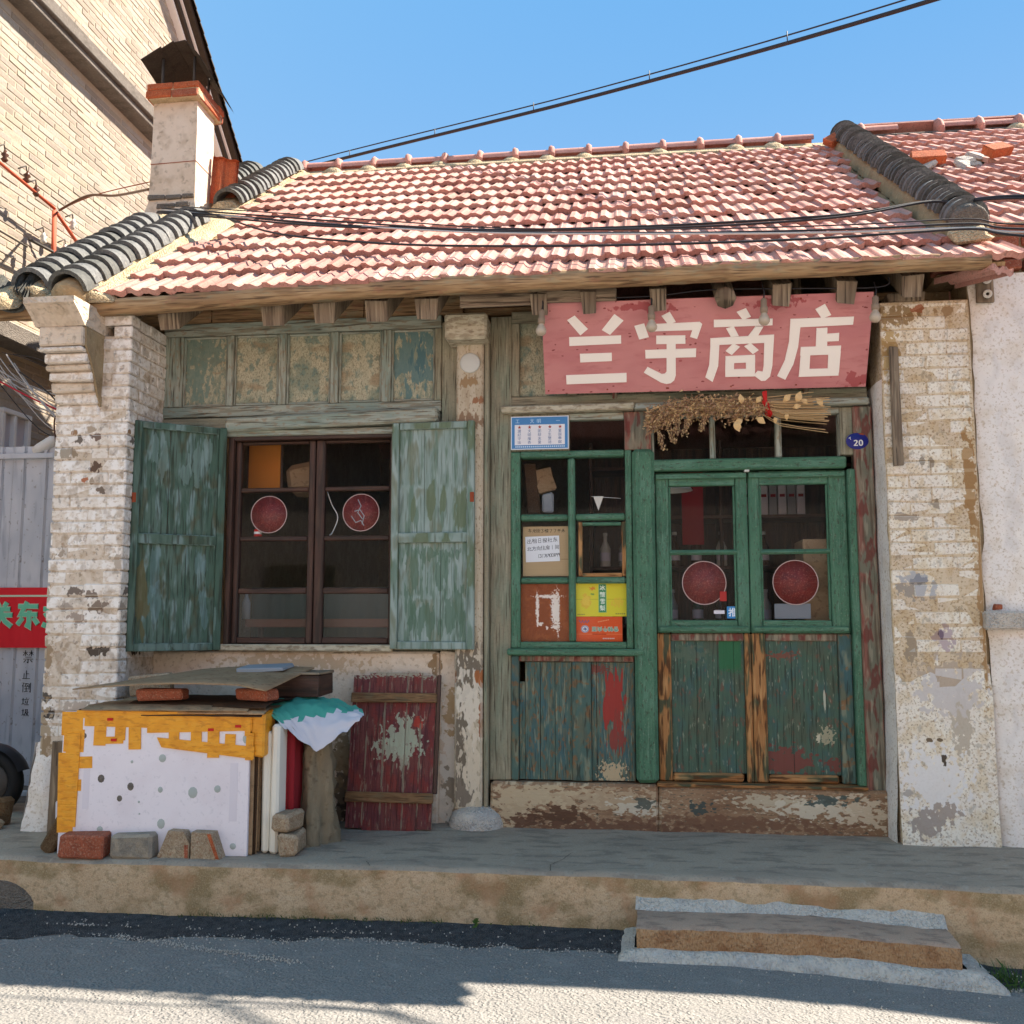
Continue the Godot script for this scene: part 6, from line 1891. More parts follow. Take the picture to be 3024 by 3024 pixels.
	for r in [[125, 90, 22, 200], [135, 88, 175, 24], [255, 92, 50, 230], [290, 92, 26, 280], [255, 330, 56, 30], [150, 310, 30, 22], [205, 340, 18, 26], [130, 280, 14, 60]]:
		patch(im, r[0] + r[2] / 2.0, r[1] + r[3] / 2.0, r[2] * .62, r[3] * .6, rgb8(240, 226, 214), .55, .05, 1.0, 1.0, r[0])
	keep("torn", im)
	flat_print("brown_board", "rust brown board with torn white paper in the green window", "board", Vector3(-.652, 1.33, -.036), .284, .332, .004, "torn", .8)
	# flattened drink and noodle cartons
	im = Image.create_empty(400, 260, false, Image.FORMAT_RGBA8)
	im.fill(rgb8(226, 212, 52))
	im.fill_rect(Rect2i(0, 124, 400, 2), rgb8(150, 140, 40))
	im.fill_rect(Rect2i(178, 4, 64, 226), rgb8(150, 186, 120))
	im.fill_rect(Rect2i(184, 8, 52, 218), rgb8(58, 140, 92))
	write(im, "冰糖雪梨", 190, 14, 42, 5, rgb8(236, 242, 226), 0, 53)
	patch(im, 80, 140, 40, 54, rgb8(232, 186, 60), .3, .02, 1.0, .8, 91)
	patch(im, 80, 140, 30, 42, rgb8(238, 204, 76), .3, .02, 1.0, .8, 92)
	patch(im, 330, 150, 50, 36, rgb8(232, 194, 64), .5, .03, 1.0, .7, 93)
	patch(im, 130, 84, 14, 8, rgb8(110, 150, 60), .3, .03, 1.0, .8, 94)
	patch(im, 132, 40, 24, 12, rgb8(222, 130, 40), .6, .06, 1.0, .9, 95)
	for i in 5:
		im.fill_rect(Rect2i(12 + i * 12, 240, 8, 9), rgb8(150, 140, 60))
		im.fill_rect(Rect2i(312 + i * 16, 234, 10, 10), rgb8(150, 140, 60))
	keep("yellowbox", im)
	flat_print("drink_carton", "yellow flattened drink carton with green label in the window", "carton", Vector3(-.33, 1.474, -.036), .292, .19, .004, "yellowbox", .5)
	im = Image.create_empty(400, 230, false, Image.FORMAT_RGBA8)
	im.fill(rgb8(228, 86, 30))
	im.fill_rect(Rect2i(0, 160, 400, 4), rgb8(242, 140, 90))
	im.fill_rect(Rect2i(140, 160, 120, 4), rgb8(140, 40, 20))
	var tmp := Image.create_empty(240, 60, false, Image.FORMAT_RGBA8)
	tmp.fill(rgb8(228, 86, 30))
	write(tmp, "香辣牛肉面", 4, 4, 44, 8, rgb8(214, 220, 196), 47)
	write(tmp, "香辣牛肉面", 4, 4, 44, 4, rgb8(86, 150, 130), 47)
	tmp.rotate_180()
	im.blit_rect(tmp, Rect2i(0, 0, 240, 60), Vector2i(130, 82))
	for y in range(78, 150):
		for x in range(40, 112):
			var d := Vector2(x - 76, y - 114).length()
			if d < 34:
				im.set_pixel(x, y, rgb8(70, 90, 150) if (d > 26 and d < 31) else rgb8(226, 222, 226))
	for l in [[66, 120, 88, 108], [76, 100, 80, 130], [66, 112, 92, 122]]:
		ink(im, [[l[0] / 10.0, l[1] / 10.0, l[2] / 10.0, l[3] / 10.0]], 0, 0, 100, 5, rgb8(60, 70, 130))
	for i in 7:
		im.fill_rect(Rect2i(26 + i * 13, 34 + (i % 2) * 12, 9, 14), rgb8(90, 96, 150))
		im.fill_rect(Rect2i(190 + i * 14, 44 - i * 3, 9, 9), rgb8(236, 170, 120))
		im.fill_rect(Rect2i(230 + i * 15, 196, 10, 12), rgb8(226, 200, 190))
	keep("orangebox", im)
	flat_print("noodle_carton", "orange noodle carton stood upside down in the window", "carton", Vector3(-.33, 1.33, -.038), .266, .143, .004, "orangebox", .5)
	# dried herbs hung over the door
	var b := thing("dried_bundle", "bundle of dried plants tied with red ribbon above the door", "dried plants", Vector3(.6, 2.6, .08))
	rng.seed = 301
	var spine := spline([Vector3(-.5, -.01, .03), Vector3(-.36, .045, .035), Vector3(-.18, .06, .04), Vector3(.0, .05, .04), Vector3(.14, .055, .04), Vector3(.24, .03, .035), Vector3(.5, .025, .03)], 8)
	st = tool()
	for i in 60:
		var off := Vector3(0, rng.randfn(0, .02), rng.randfn(0, .014))
		var p := []
		for k in range(rng.randi_range(0, 20), spine.size(), 4):
			var f := float(k) / spine.size()
			p.append(spine[k] + off * (1.0 + 1.6 * maxf(0.0, f - .65) * 3.0))
		if p.size() > 1:
			tube(st, p, .0022, 4)
	part("stems", b, done(st), M.straw)
	for m in [[M.straw_dark, 2600, .0], [M.straw, 1300, .004]]:
		st = tool()
		for i in m[1]:
			var k := rng.randf() * .74
			var c: Vector3 = spine[int(k * (spine.size() - 1))]
			var thick := .042 if k < .6 else .026
			c += Vector3(rng.randfn(0, .012), rng.randfn(0, thick * .75) - .008, rng.randfn(0, thick * .6) + m[2])
			var s := rng.randf_range(.007, .015)
			var d := Vector3(rng.randfn(-.5, .7), rng.randfn(-.3, .8), rng.randfn(0, .6)).normalized()
			var e := d.cross(rv(1)).normalized() * s * .45
			tri(st, c - e, c + e, c + d * s * 1.6, Vector3.BACK)
			tri(st, c - e, c + e, c - d * s * .5 + Vector3(0, 0, .003), Vector3.BACK)
		# drooping sprigs at the free end
		for sp in [[-.46, .0, -.42, -.18], [-.4, .02, -.36, -.14], [-.34, .02, -.345, -.09], [-.26, .03, -.3, -.09], [-.18, .03, -.2, -.07], [-.02, .02, .0, -.06]]:
			for i in 90:
				var t := rng.randf()
				var c := Vector3(lerpf(sp[0], sp[2], t), lerpf(sp[1], sp[3], t), .045) + Vector3(rng.randfn(0, .009), rng.randfn(0, .008), rng.randfn(0, .009))
				var d := Vector3(rng.randfn(0, .5), -1, rng.randfn(0, .5)).normalized()
				var e := d.cross(rv(1)).normalized() * .004
				tri(st, c - e, c + e, c + d * .014, Vector3.BACK)
		part("seed_heads", b, done(st), m[0])
	for l in [[.02, .1, 1.7, .06], [.1, .105, .9, .05], [.25, .11, .8, .06], [.32, .1, 1.2, .07], [.38, .085, 2.5, .05], [-.02, -.06, -1.2, .07], [.1, -.035, -.6, .06], [.02, -.04, -2.4, .06], [.2, -.03, -1.5, .04], [.3, .05, .3, .05], [.26, .0, -1.4, .04], [.46, .06, 2.2, .06]]:
		st = tool(true)
		var d := Vector3(cos(l[2]), sin(l[2]), .3).normalized()
		var e := Vector3(-d.y, d.x, .2).normalized()
		var o := Vector3(l[0], l[1] * .62, .07)
		var n := 5
		for k in n:
			var t0 := float(k) / n
			var t1 := float(k + 1) / n
			var w0 = sin(PI * minf(t0 + .05, 1.0)) * l[3] * .3
			var w1 = sin(PI * minf(t1 + .05, 1.0)) * l[3] * .3
			var c0: Vector3 = o + d * l[3] * t0 + Vector3(0, 0, .012 * sin(t0 * 5))
			var c1: Vector3 = o + d * l[3] * t1 + Vector3(0, 0, .012 * sin(t1 * 5))
			quad(st, c0 - e * w0, c0 + e * w0, c1 + e * w1, c1 - e * w1, Vector3.BACK)
		part("leaf", b, done(st), M.dryleaf)
	st = tool()
	cbox(st, Vector3(-.018, -.05, -.03), Vector3(.018, .05, .034), .012, .01, Transform3D(Basis(Vector3.BACK, .35), Vector3(.165, .035, .045)))
	cbox(st, Vector3(-.006, .0, .0), Vector3(.012, .06, .012), .003, .006, Transform3D(Basis(Vector3.BACK, .1), Vector3(.15, .07, .06)))
	part("ribbon", b, done(st), M.ribbon)

# ------------------------------------------------------------------ inside the shop
func build_interior() -> void:
	var sh := thing("shop_shelf", "dark wooden shelf unit seen through the door glass", "shelf", Vector3(.6, .3, -1.35))
	for y in [.75, 1.1, 1.5, 1.85, 2.2]:
		bar("board", sh, -.9, .95, y, y + .025, -.16, .16, M.darkwood_h, .003)
	for x in [-.9, .0, .93]:
		bar("upright", sh, x, x + .025, .0, 2.4, -.158, .158, M.darkwood, .003)
	bar("back_board", sh, -.9, .95, .02, 2.4, -.19, -.165, M.darkwood, .003)
	var glassy := plain("clearbottle", rgb8(150, 156, 156), .15)
	rng.seed = 401
	var i := 0
	var tints := [["green", plain("bottle_g", rgb8(40, 70, 52), .15)], ["clear", glassy], ["brown", plain("bottle_b", rgb8(70, 44, 28), .15)], ["white", M.porcelain]]
	for y in [1.425, 1.825]:
		for k in 8:
			var x := -.2 + k * .16 + rng.randf_range(-.02, .02)
			var kind: Array = tints[rng.randi() % 4]
			var b := thing("bottle", "%s bottle in the shelf row behind the door glass" % kind[0], "bottle", Vector3(x, y, -1.25 + rng.randf_range(-.03, .03)), "%s bottles on the shop shelf" % kind[0])
			part("body", b, lathem([Vector2(0, 0), Vector2(.034, .0), Vector2(.036, .01), Vector2(.036, .13), Vector2(.014, .18), Vector2(.013, .22), Vector2(0, .22)], 12), kind[1])
			part("cap", b, lathem([Vector2(.016, .218), Vector2(.016, .24), Vector2(0, .24)], 10), M.palemetal)
			part("label", b, lathem([Vector2(.0368, .04), Vector2(.0368, .1)], 12), M.papertape)
			i += 1
	var packs := thing("packet_row", "row of pale packets with red marks on the upper shelf", "packets", Vector3(.75, 2.175, -1.22))
	for k in 7:
		part("packet", packs, boxm(Vector3(k * .062, 0, -.04), Vector3(k * .062 + .055, .22, .04), .003), M.slate if k % 2 else M.sheetwhite)
		part("mark", packs, boxm(Vector3(k * .062 + .01, .12, .041), Vector3(k * .062 + .045, .14, .043), 0), M.redfabric)
	var scroll := thing("red_scroll", "dark red hanging scroll behind the left door pane", "scroll", Vector3(.33, 1.95, -.9))
	part("cloth", scroll, boxm(Vector3(0, 0, -.004), Vector3(.14, .5, .004), .001), M.redfabric)
	var carton := thing("brown_carton", "brown cardboard carton standing inside the right door leaf", "carton", Vector3(1.1, .3, -.3))
	part("body", carton, boxm(Vector3(-.12, 0, -.15), Vector3(.2, 1.62, .15), .004), M.card)
	var lamp := thing("white_bowl", "white upturned lampshade inside the top of the door", "lampshade", Vector3(.24, 2.26, -.5))
	part("shade", lamp, lathem([Vector2(.14, 0), Vector2(.12, .03), Vector2(.05, .06), Vector2(0, .065)], 18), M.white)
	var pict := thing("orange_picture", "orange framed picture in the top pane of the brown window", "picture", Vector3(-2.44, 2.28, -.3))
	part("print", pict, boxm(Vector3(0, 0, -.004), Vector3(.21, .3, .004), .001), M.ochre)
	part("frame", pict, boxm(Vector3(-.015, -.015, -.012), Vector3(.225, .315, -.005), .003), M.darkwood)
	var bundle := thing("paper_bundle", "tan wrapped paper bundle behind the top window pane", "parcel", Vector3(-2.08, 2.26, -.4))
	part("wrap", bundle, boxm(Vector3(-.12, 0, -.1), Vector3(.12, .2, .1), .04, .02), M.card)
	var can := thing("red_can", "small red and white can at the foot of a window disc", "can", Vector3(-2.285, 1.962, -.09))
	part("body", can, lathem([Vector2(0, 0), Vector2(.024, 0), Vector2(.024, .045), Vector2(0, .045)], 14), M.ribbon)
	part("band", can, lathem([Vector2(.0245, .015), Vector2(.0245, .03)], 14), M.white)
	var shelf := thing("window_shelf", "brown shelf board running behind the lowest window panes", "shelf", Vector3(-1.92, 1.41, -.22))
	bar("board", shelf, -.46, .48, 0.0, .05, -.1, .06, plain("redbrown", rgb8(122, 76, 60), .7), .004)
	for x in [-.4, .42]:
		bar("bracket", shelf, x, x + .03, -1.1, 0.0, -.04, .0, M.darkwood, .003)
	var curtain := thing("bottom_curtain", "grey green curtain hanging behind the lowest window panes", "curtain", Vector3(-1.92, 1.3, -.36))
	var st := tool(true)
	for k in 48:
		var a := -.5 + k / 48.0
		var c := -.5 + (k + 1) / 48.0
		quad(st, Vector3(a, -.9, .012 * sin(k * 1.1)), Vector3(c, -.9, .012 * sin((k + 1) * 1.1)), Vector3(c, .36, .012 * sin((k + 1) * 1.1)), Vector3(a, .36, .012 * sin(k * 1.1)), Vector3.BACK)
	part("cloth", curtain, done(st), plain("greengrey", rgb8(70, 82, 80), .95))
	var bot := thing("plastic_bottle", "clear plastic bottle standing behind the lower left window pane", "bottle", Vector3(-2.39, 1.46, -.2))
	part("body", bot, lathem([Vector2(0, 0), Vector2(.026, 0), Vector2(.026, .1), Vector2(.01, .14), Vector2(.01, .16), Vector2(0, .16)], 12), M.slate)
	var flex := thing("window_flex", "white looped flex hanging inside the brown window", "wire", Vector3(-1.86, 1.98, -.12))
	part("wire", flex, tubem(spline([Vector3(.0, .26, 0), Vector3(.03, .18, 0), Vector3(.07, .1, 0), Vector3(.04, .01, 0), Vector3(.02, -.01, 0)], 5), .004, 5), M.white)
	var papers := thing("hanging_papers", "folded brown papers hanging behind the green window pane", "papers", Vector3(-.52, 2.1, -.16))
	part("sheet", papers, boxm(Vector3(-.1, 0, -.003), Vector3(-.03, .3, .003), .001, .006, Transform3D(Basis(Vector3.BACK, .1), Vector3.ZERO)), M.card_dark)
	part("sheet", papers, boxm(Vector3(.0, .12, -.003), Vector3(.12, .26, .003), .001, .006, Transform3D(Basis(Vector3.BACK, .3) * Basis(Vector3.UP, .5), Vector3.ZERO)), M.card)
	part("bag", papers, boxm(Vector3(-.02, .0, .0), Vector3(.05, .11, .02), .008, .01), M.slate)
	var clip := thing("white_label", "small white label on string in the upper right green pane", "label", Vector3(-.195, 2.09, -.045))
	st = tool()
	prism(st, PackedVector2Array([Vector2(-.03, .085), Vector2(.03, .085), Vector2(.0, .0)]), 0, .002)
	part("label", clip, done(st), M.porcelain)
	part("string", clip, tubem([Vector3(-.04, .084, .002), Vector3(.13, .07, .002)], .0015, 4), M.white)

# ------------------------------------------------------------------ heap of boards beside the pier
func loose_brick(label: String, at: Vector3, l: float, h: float, d: float, m: Material, turn := Vector3.ZERO, c := .009, jit := .004, grp := "") -> Node3D:
	var t := thing("brick", label, "brick", at, grp)
	t.rotation = turn
	part("block", t, boxm(Vector3(-l / 2, 0, -d / 2), Vector3(l / 2, h, d / 2), c, jit), m)
	return t

func broken_brick(label: String, at: Vector3, pts: Array, d: float, m: Material, m2: Material) -> void:
	var t := thing("broken_brick", label, "brick", at)
	var st := tool()
	prism(st, flat_poly(pts), -d, 0)
	part("block", t, done(st), m)
	var mx := 0.0
	for i in range(0, pts.size(), 2):
		mx = maxf(mx, pts[i])
	st = tool()
	prism(st, flat_poly([pts[2] - .02, .004, pts[2] - .004, .004, pts[4] - .006, pts[5] - .004, pts[4] - .024, pts[5] - .004]), -.004, .003)
	part("fresh_face", t, done(st), m2)

func build_pile() -> void:
	rng.seed = 501
	var box := thing("cardboard_box", "large plain cardboard box behind the white taped panel", "box", Vector3(-2.37, .29, .6))
	part("body", box, boxm(Vector3(-.44, 0, -.26), Vector3(.44, .694, .235), .006, .003), M.card)
	for k in 5:
		var f := thing("flattened_carton", "torn edges of flattened carton between white panel and foam slabs" , "cardboard", Vector3(-2.38, .29, .845 - k * .022), "flattened cartons stood behind the white panel")
		part("sheet", f, boxm(Vector3(-.4, 0, -.006), Vector3(.482 + rng.randf_range(-.015, .012), .62 + rng.randf_range(-.06, .06), .006), .002, .004), [M.card, M.card_dark, M.card_pale][k % 3]).position = Vector3(0, 0, 0)
	# white panel with ochre tape
	var p := thing("taped_foam_board", "white foam panel with grey spots and orange tape round its edges", "panel", Vector3(-2.37, .29, .893))
	p.rotation.y = .058
	var st := tool()
	cbox(st, Vector3(-.512, .0, -.012), Vector3(.455, .70, .01), .002, .001)
	part("panel", p, done(st), M.foam)
	var jx := func(v: float) -> float: return -2.87 + (v - 355.0) / 985.0 * 1.01 + 2.37 + .008
	var jy := func(v: float) -> float: return clampf(1.015 - (v - 410.0) * .000936 - .29, .003, .74)
	var tapes := [[330, 408, 440, 560], [330, 540, 436, 660], [330, 640, 412, 1060], [335, 790, 445, 850], [430, 662, 505, 724], [395, 418, 1300, 474], [430, 462, 1220, 522], [1180, 440, 1305, 530], [484, 505, 545, 622], [588, 510, 641, 592], [530, 560, 660, 598], [690, 505, 752, 630], [780, 508, 1250, 545], [882, 540, 934, 612], [996, 540, 1050, 612], [1076, 520, 1134, 678], [1142, 540, 1194, 620], [1246, 530, 1302, 672], [350, 560, 420, 1050], [1255, 430, 1306, 560]]
	var k2 := 0
	for t in tapes:
		var x0: float = jx.call(t[0])
		var x1: float = jx.call(t[2])
		var y0: float = jy.call(t[3])
		var y1: float = jy.call(t[1])
		part("tape_strip", p, boxm(Vector3(maxf(x0, -.516), minf(y0, .697), .008), Vector3(minf(x1, .46), minf(y1, .703), .0108 + k2 * .0003), .0004, .0, Transform3D(Basis(Vector3.BACK, rng.randf_range(-.035, .035)), Vector3.ZERO)), M.tape)
		k2 += 1
	st = tool()
	prism(st, flat_poly([jx.call(815), jy.call(570), jx.call(840), jy.call(622), jx.call(1302), jy.call(680), jx.call(1304), jy.call(615)]), .008, .0108 + .0003 * k2)
	part("tape_strip", p, done(st), M.tape)
	for e in [[450, 730, 483, 950], [1186, 702, 1224, 1005]]:
		part("pale_tape", p, boxm(Vector3(jx.call(e[0]), jy.call(e[3]), .009), Vector3(jx.call(e[2]), jy.call(e[1]), .0106), 0), M.papertape)
	for d in [[845, 680, 19], [540, 790, 18], [690, 830, 17], [637, 893, 14], [840, 845, 13], [1003, 858, 24], [1125, 838, 17], [850, 1022, 20], [1210, 1133, 16], [735, 910, 6], [444, 565, 14], [1262, 575, 20], [545, 1055, 16], [740, 972, 4], [692, 700, 7]]:
		var r: float = d[2] * .00096
		part("spot", p, lathem([Vector2(0, .0009), Vector2(r, .0006), Vector2(r * 1.05, 0)], 9, Transform3D(Basis(Vector3.RIGHT, PI / 2) * Basis().scaled(Vector3(1, 1, rng.randf_range(.9, 1.25))), Vector3(jx.call(d[0]), jy.call(d[1]), .0102))), M.stain if d[2] in [18, 17, 14] and d[0] < 700 else M.dots)
	for e in [[575, 476], [598, 585], [1085, 527], [1220, 508]]:
		part("print_mark", p, boxm(Vector3(jx.call(e[0] - 14), jy.call(e[1] + 7), .009), Vector3(jx.call(e[0] + 14), jy.call(e[1] - 7), .0185), 0), M.ribbon)
	# tape over the carton beside it
	var wrap := thing("taped_carton_end", "carton end wrapped in orange tape at the panel's top corner", "carton", Vector3(-1.9, .77, .82))
	part("end", wrap, boxm(Vector3(-.015, .0, -.12), Vector3(.055, .225, .05), .01, .006), M.tape)
	# foam slabs on edge, cushion and sack
	for e in [[-1.853, .60, "yellowed foam slab on edge nearest the white panel"], [-1.806, .635, "yellowed foam slab on edge nearest the red cushion"]]:
		var s := thing("foam_slab", e[2], "foam slab", Vector3(e[0], .29, .62), "foam slabs stood on edge")
		part("slab", s, boxm(Vector3(-.0215, 0, -.2), Vector3(.0215, e[1], .19), .012, .004), M.foamwhite)
	var cu := thing("red_cushion", "dark red padded cushion standing behind the stacked bricks", "cushion", Vector3(-1.745, .29, .5))
	st = tool(true)
	for i in 10:
		for j in 8:
			var q := []
			for e in [[i, j], [i + 1, j], [i + 1, j + 1], [i, j + 1]]:
				var a = e[0] / 10.0
				var b = e[1] / 8.0
				q.append(Vector3(-.03 + .022 * sin(PI * a) + .012 * b, a * .66, -.2 + b * .4))
			quad(st, q[0], q[1], q[2], q[3], Vector3.RIGHT)
	cbox(st, Vector3(-.042, 0, -.2), Vector3(-.03, .66, .2), 0)
	cbox(st, Vector3(-.03, 0, .19), Vector3(.004, .655, .205), .006)
	part("pad", cu, done(st), M.redfabric)
	var sack := thing("cloth_sack", "grey brown cloth hanging in folds over the end of the heap", "cloth", Vector3(-1.67, .29, .5))
	st = tool(true)
	noise.seed = 81
	noise.frequency = 2.0
	for i in 22:
		for j in 20:
			var q := []
			for e in [[i, j], [i + 1, j], [i + 1, j + 1], [i, j + 1]]:
				var b = e[0] / 22.0
				var a = e[1] / 20.0
				var spread := lerpf(.05, .11, pow(1.0 - b, .7))
				var ang := lerpf(-2.2, 1.6, a)
				var fold = (.02 * sin(a * 19.0 + b * 3.0) + .01 * sin(a * 43.0 - b * 4.0)) * (1.2 - .5 * b) + .02 * noise.get_noise_2d(a * 4, b * 4)
				q.append(Vector3(sin(ang + .9) * (spread + fold) - .02 + .0 * b, b * .64, cos(ang + .9) * (spread * 1.2 + fold)))
			quad(st, q[0], q[1], q[2], q[3], ((q[0] + q[2]) * .5) * Vector3(1, 0, 1) + Vector3(.001, 0, .001))
	part("cloth", sack, done(st), M.cloth)
	# bricks
	loose_brick("whole red brick lying in front of the white panel corner", Vector3(-2.715, .289, .965), .228, .112, .1, M.redbrick, Vector3(0, .05, 0))
	loose_brick("grey concrete brick lying in front of the white panel", Vector3(-2.47, .289, .945), .216, .112, .1, M.greybrick, Vector3(0, .06, 0), .014, .006)
	broken_brick("broken brick with sloping left side in front of the panel", Vector3(-2.345, .289, .955), [0, 0, .166, 0, .166, .07, .135, .128, .055, .132, .03, .07], .1, M.palebrick, M.redbrick)
	broken_brick("broken brick with bright orange slanting edge by panel corner", Vector3(-2.17, .289, .955), [0, 0, .15, 0, .105, .125, .0, .128], .09, M.palebrick, M.orangebrick)
	loose_brick("dark brown brick leaning at the left end of heap", Vector3(-2.965, .292, .88), .075, .21, .1, M.brownbrick, Vector3(-.05, .15, -.52), .012, .006)
	loose_brick("worn pale brick at the bottom of the two stacked", Vector3(-1.722, .289, .765), .1, .105, .2, M.palebrick, Vector3(0, .12, 0), .014, .007)
	loose_brick("worn pale brick on top of the two stacked", Vector3(-1.745, .397, .765), .095, .095, .19, M.palebrick, Vector3(0, -.1, 0), .016, .008)
	# scraps beside the pier
	var w := thing("wood_scrap", "short brown board stood between pier and taped panel", "board", Vector3(-2.985, .29, .8))
	part("board", w, boxm(Vector3(-.04, .02, -.012), Vector3(.035, .54, .012), .004, .008, Transform3D(Basis(Vector3.BACK, -.03), Vector3.ZERO)), M.greywood)
	var s2 := thing("plastic_strip", "white plastic strip hanging beside the taped panel", "strip", Vector3(-2.905, .29, .9))
	part("strip", s2, boxm(Vector3(-.018, .08, -.004), Vector3(.018, .25, .004), .002, .008), M.sheetwhite)
	# sheets laid over the heap
	var sheets := [[-2.35, .9905, .6, .99, .62, .012, M.card_dark, "dark cardboard sheet laid lowest over the heap"], [-2.32, 1.0035, .6, .98, .6, -.02, M.card_pale, "pale cardboard sheet second from below over the heap"], [-2.36, 1.0165, .61, .86, .62, .05, M.card, "brown cardboard sheet third from below over the heap"], [-2.2, 1.0295, .57, .78, .56, -.08, M.card_dark, "dark warped cardboard sheet directly under the red bricks"]]
	for e in sheets:
		var t := thing("cardboard_sheet", e[7], "cardboard", Vector3(e[0], e[1], e[2]))
		t.rotation.y = e[5]
		st = tool(true)
		noise.seed = int(e[1] * 1000)
		noise.frequency = 2.2
		for i in 12:
			for j in 8:
				var q := []
				for c in [[i, j], [i + 1, j], [i + 1, j + 1], [i, j + 1]]:
					var a = c[0] / 12.0 - .5
					var b = c[1] / 8.0 - .5
					q.append(Vector3(a * e[3] + (.02 * noise.get_noise_1d(b * 9) if absf(a) > .45 else 0.0), .005 + .004 * noise.get_noise_2d(a * 3, b * 3) - .03 * pow(maxf(0.0, absf(b) - .42) * 10, 2), b * e[4]))
				quad(st, q[0], q[1], q[2], q[3], Vector3.UP)
				for v in 4: q[v] -= Vector3(0, .005, 0)
				quad(st, q[0], q[1], q[2], q[3], Vector3.DOWN)
				if j == 7: quad(st, q[3], q[2], q[2] + Vector3(0, .005, 0), q[3] + Vector3(0, .005, 0), Vector3.BACK)
		part("sheet", t, done(st), e[6])
	loose_brick("red brick under the left end of the brown top board", Vector3(-2.43, 1.042, .78), .24, .058, .11, M.redbrick, Vector3(0, .1, 0))
	loose_brick("red brick under the right end of the brown top board", Vector3(-1.93, 1.042, .76), .2, .062, .11, M.redbrick, Vector3(0, -.3, 0))
	loose_brick("patchy brick on its edge at the back beside the pier", Vector3(-2.7, 1.037, .36), .24, .112, .06, M.palebrick, Vector3(0, .1, .1))
	# large warped board on the bricks
	var bd := thing("warped_board", "large warped brown board lying across the top of heap", "board", Vector3(-2.2, 1.105, .6))
	st = tool(true)
	var c4 := [Vector3(-.66, -.002, .3), Vector3(.37, .02, .30), Vector3(.42, .085, -.3), Vector3(-.25, .07, -.34)]
	for side in 2:
		for i in 14:
			for j in 8:
				var q := []
				for c in [[i, j], [i + 1, j], [i + 1, j + 1], [i, j + 1]]:
					var a = c[0] / 14.0
					var b = c[1] / 8.0
					var v: Vector3 = c4[0].lerp(c4[1], a).lerp(c4[3].lerp(c4[2], a), b)
					v.y += .022 * sin(PI * a) * (1.0 - b * .4) - .02 * smoothstep(.85, 1.0, a) * (1.0 - b) - side * .007
					q.append(v)
				quad(st, q[0], q[1], q[2], q[3], Vector3.DOWN if side else Vector3.UP)
				if side == 0:
					if j == 0: quad(st, q[0], q[1], q[1] - Vector3(0, .007, 0), q[0] - Vector3(0, .007, 0), Vector3.BACK)
					if i == 13: quad(st, q[1], q[2], q[2] - Vector3(0, .007, 0), q[1] - Vector3(0, .007, 0), Vector3.RIGHT)
	part("board", bd, done(st), M.card)
	var sl := thing("grey_slab", "small grey stone slab on top of the brown board", "slab", Vector3(-2.02, 1.178, .42))
	sl.rotation = Vector3(.06, .1, .03)
	part("slab", sl, boxm(Vector3(-.13, 0, -.1), Vector3(.13, .022, .1), .004, .008), M.slate)
	var db := thing("dark_box", "dark wooden box with pale lid at the right of heap", "box", Vector3(-1.83, 1.04, .34))
	part("body", db, boxm(Vector3(-.13, 0, -.13), Vector3(.13, .115, .13), .004, .003), M.darkwood_h)
	part("lid", db, boxm(Vector3(-.135, .117, -.135), Vector3(.135, .13, .135), .003, .003), M.greywood_h)
	# crumpled painted sheet sliding off the end
	var cr := thing("crumpled_sheet", "crumpled turquoise and white sheet metal hanging off the heap", "sheet metal", Vector3(-1.75, .95, .6))
	var g := [[Vector3(-.34, .075, -.05), Vector3(-.12, .085, -.14), Vector3(.06, .085, -.2), Vector3(.16, .065, -.2), Vector3(.3, .03, -.12)],
		[Vector3(-.36, .07, .1), Vector3(-.14, .07, .05), Vector3(.03, .062, .0), Vector3(.15, .04, -.04), Vector3(.33, .008, -.05)],
		[Vector3(-.2, .055, .16), Vector3(-.09, .035, .15), Vector3(.0, .0, .12), Vector3(.12, -.05, .06), Vector3(.32, -.01, -.02)],
		[Vector3(-.1, .03, .17), Vector3(-.04, -.03, .17), Vector3(.04, -.1, .14), Vector3(.12, -.17, .09), Vector3(.22, -.1, .04)]]
	noise.seed = 91
	noise.frequency = 5.0
	for e in [[0, M.turquoise, "painted_part"], [1, M.sheetwhite, "bare_part"]]:
		st = tool(true)
		for i in 24:
			for j in 16:
				var q := []
				for c in [[i, j], [i + 1, j], [i + 1, j + 1], [i, j + 1]]:
					var a: float = c[0] / 24.0 * 4.0
					var b: float = c[1] / 16.0 * 3.0
					var ia := mini(int(a), 3)
					var ib := mini(int(b), 2)
					var v: Vector3 = (g[ib][ia] as Vector3).lerp(g[ib][ia + 1], a - ia).lerp((g[ib + 1][ia] as Vector3).lerp(g[ib + 1][ia + 1], a - ia), b - ib)
					q.append(v + Vector3(0, .018 * noise.get_noise_2d(a * .5, b * .5) + .006 * noise.get_noise_2d(a * 2, b * 2), .012 * noise.get_noise_2d(a + 9, b)))
				var bare: bool = (i + 1.5 * j + 3.0 * noise.get_noise_2d(i * .2, j * .2)) > 27.0
				if bare == (e[0] == 1):
					quad(st, q[0], q[1], q[2], q[3], Vector3(0, 1, .6))
					var d := Vector3(0, -.0015, -.001)
					quad(st, q[0] + d, q[1] + d, q[2] + d, q[3] + d, Vector3(0, -1, -.6))
		part(e[2], cr, done(st), e[1])
	# red plank lid leaning on the wall
	var r := thing("red_plank_lid", "old red plank door leaning on the wall beside the post", "wooden door", Vector3(-1.37, .29, .2))
	r.rotation.x = -.16
	var xs := [-.245, -.148, -.05, .075, .16, .245]
	var cutm := [[.0, .2], [.2, .4], [.4, .65], [.65, .83], [.83, 1.0]]
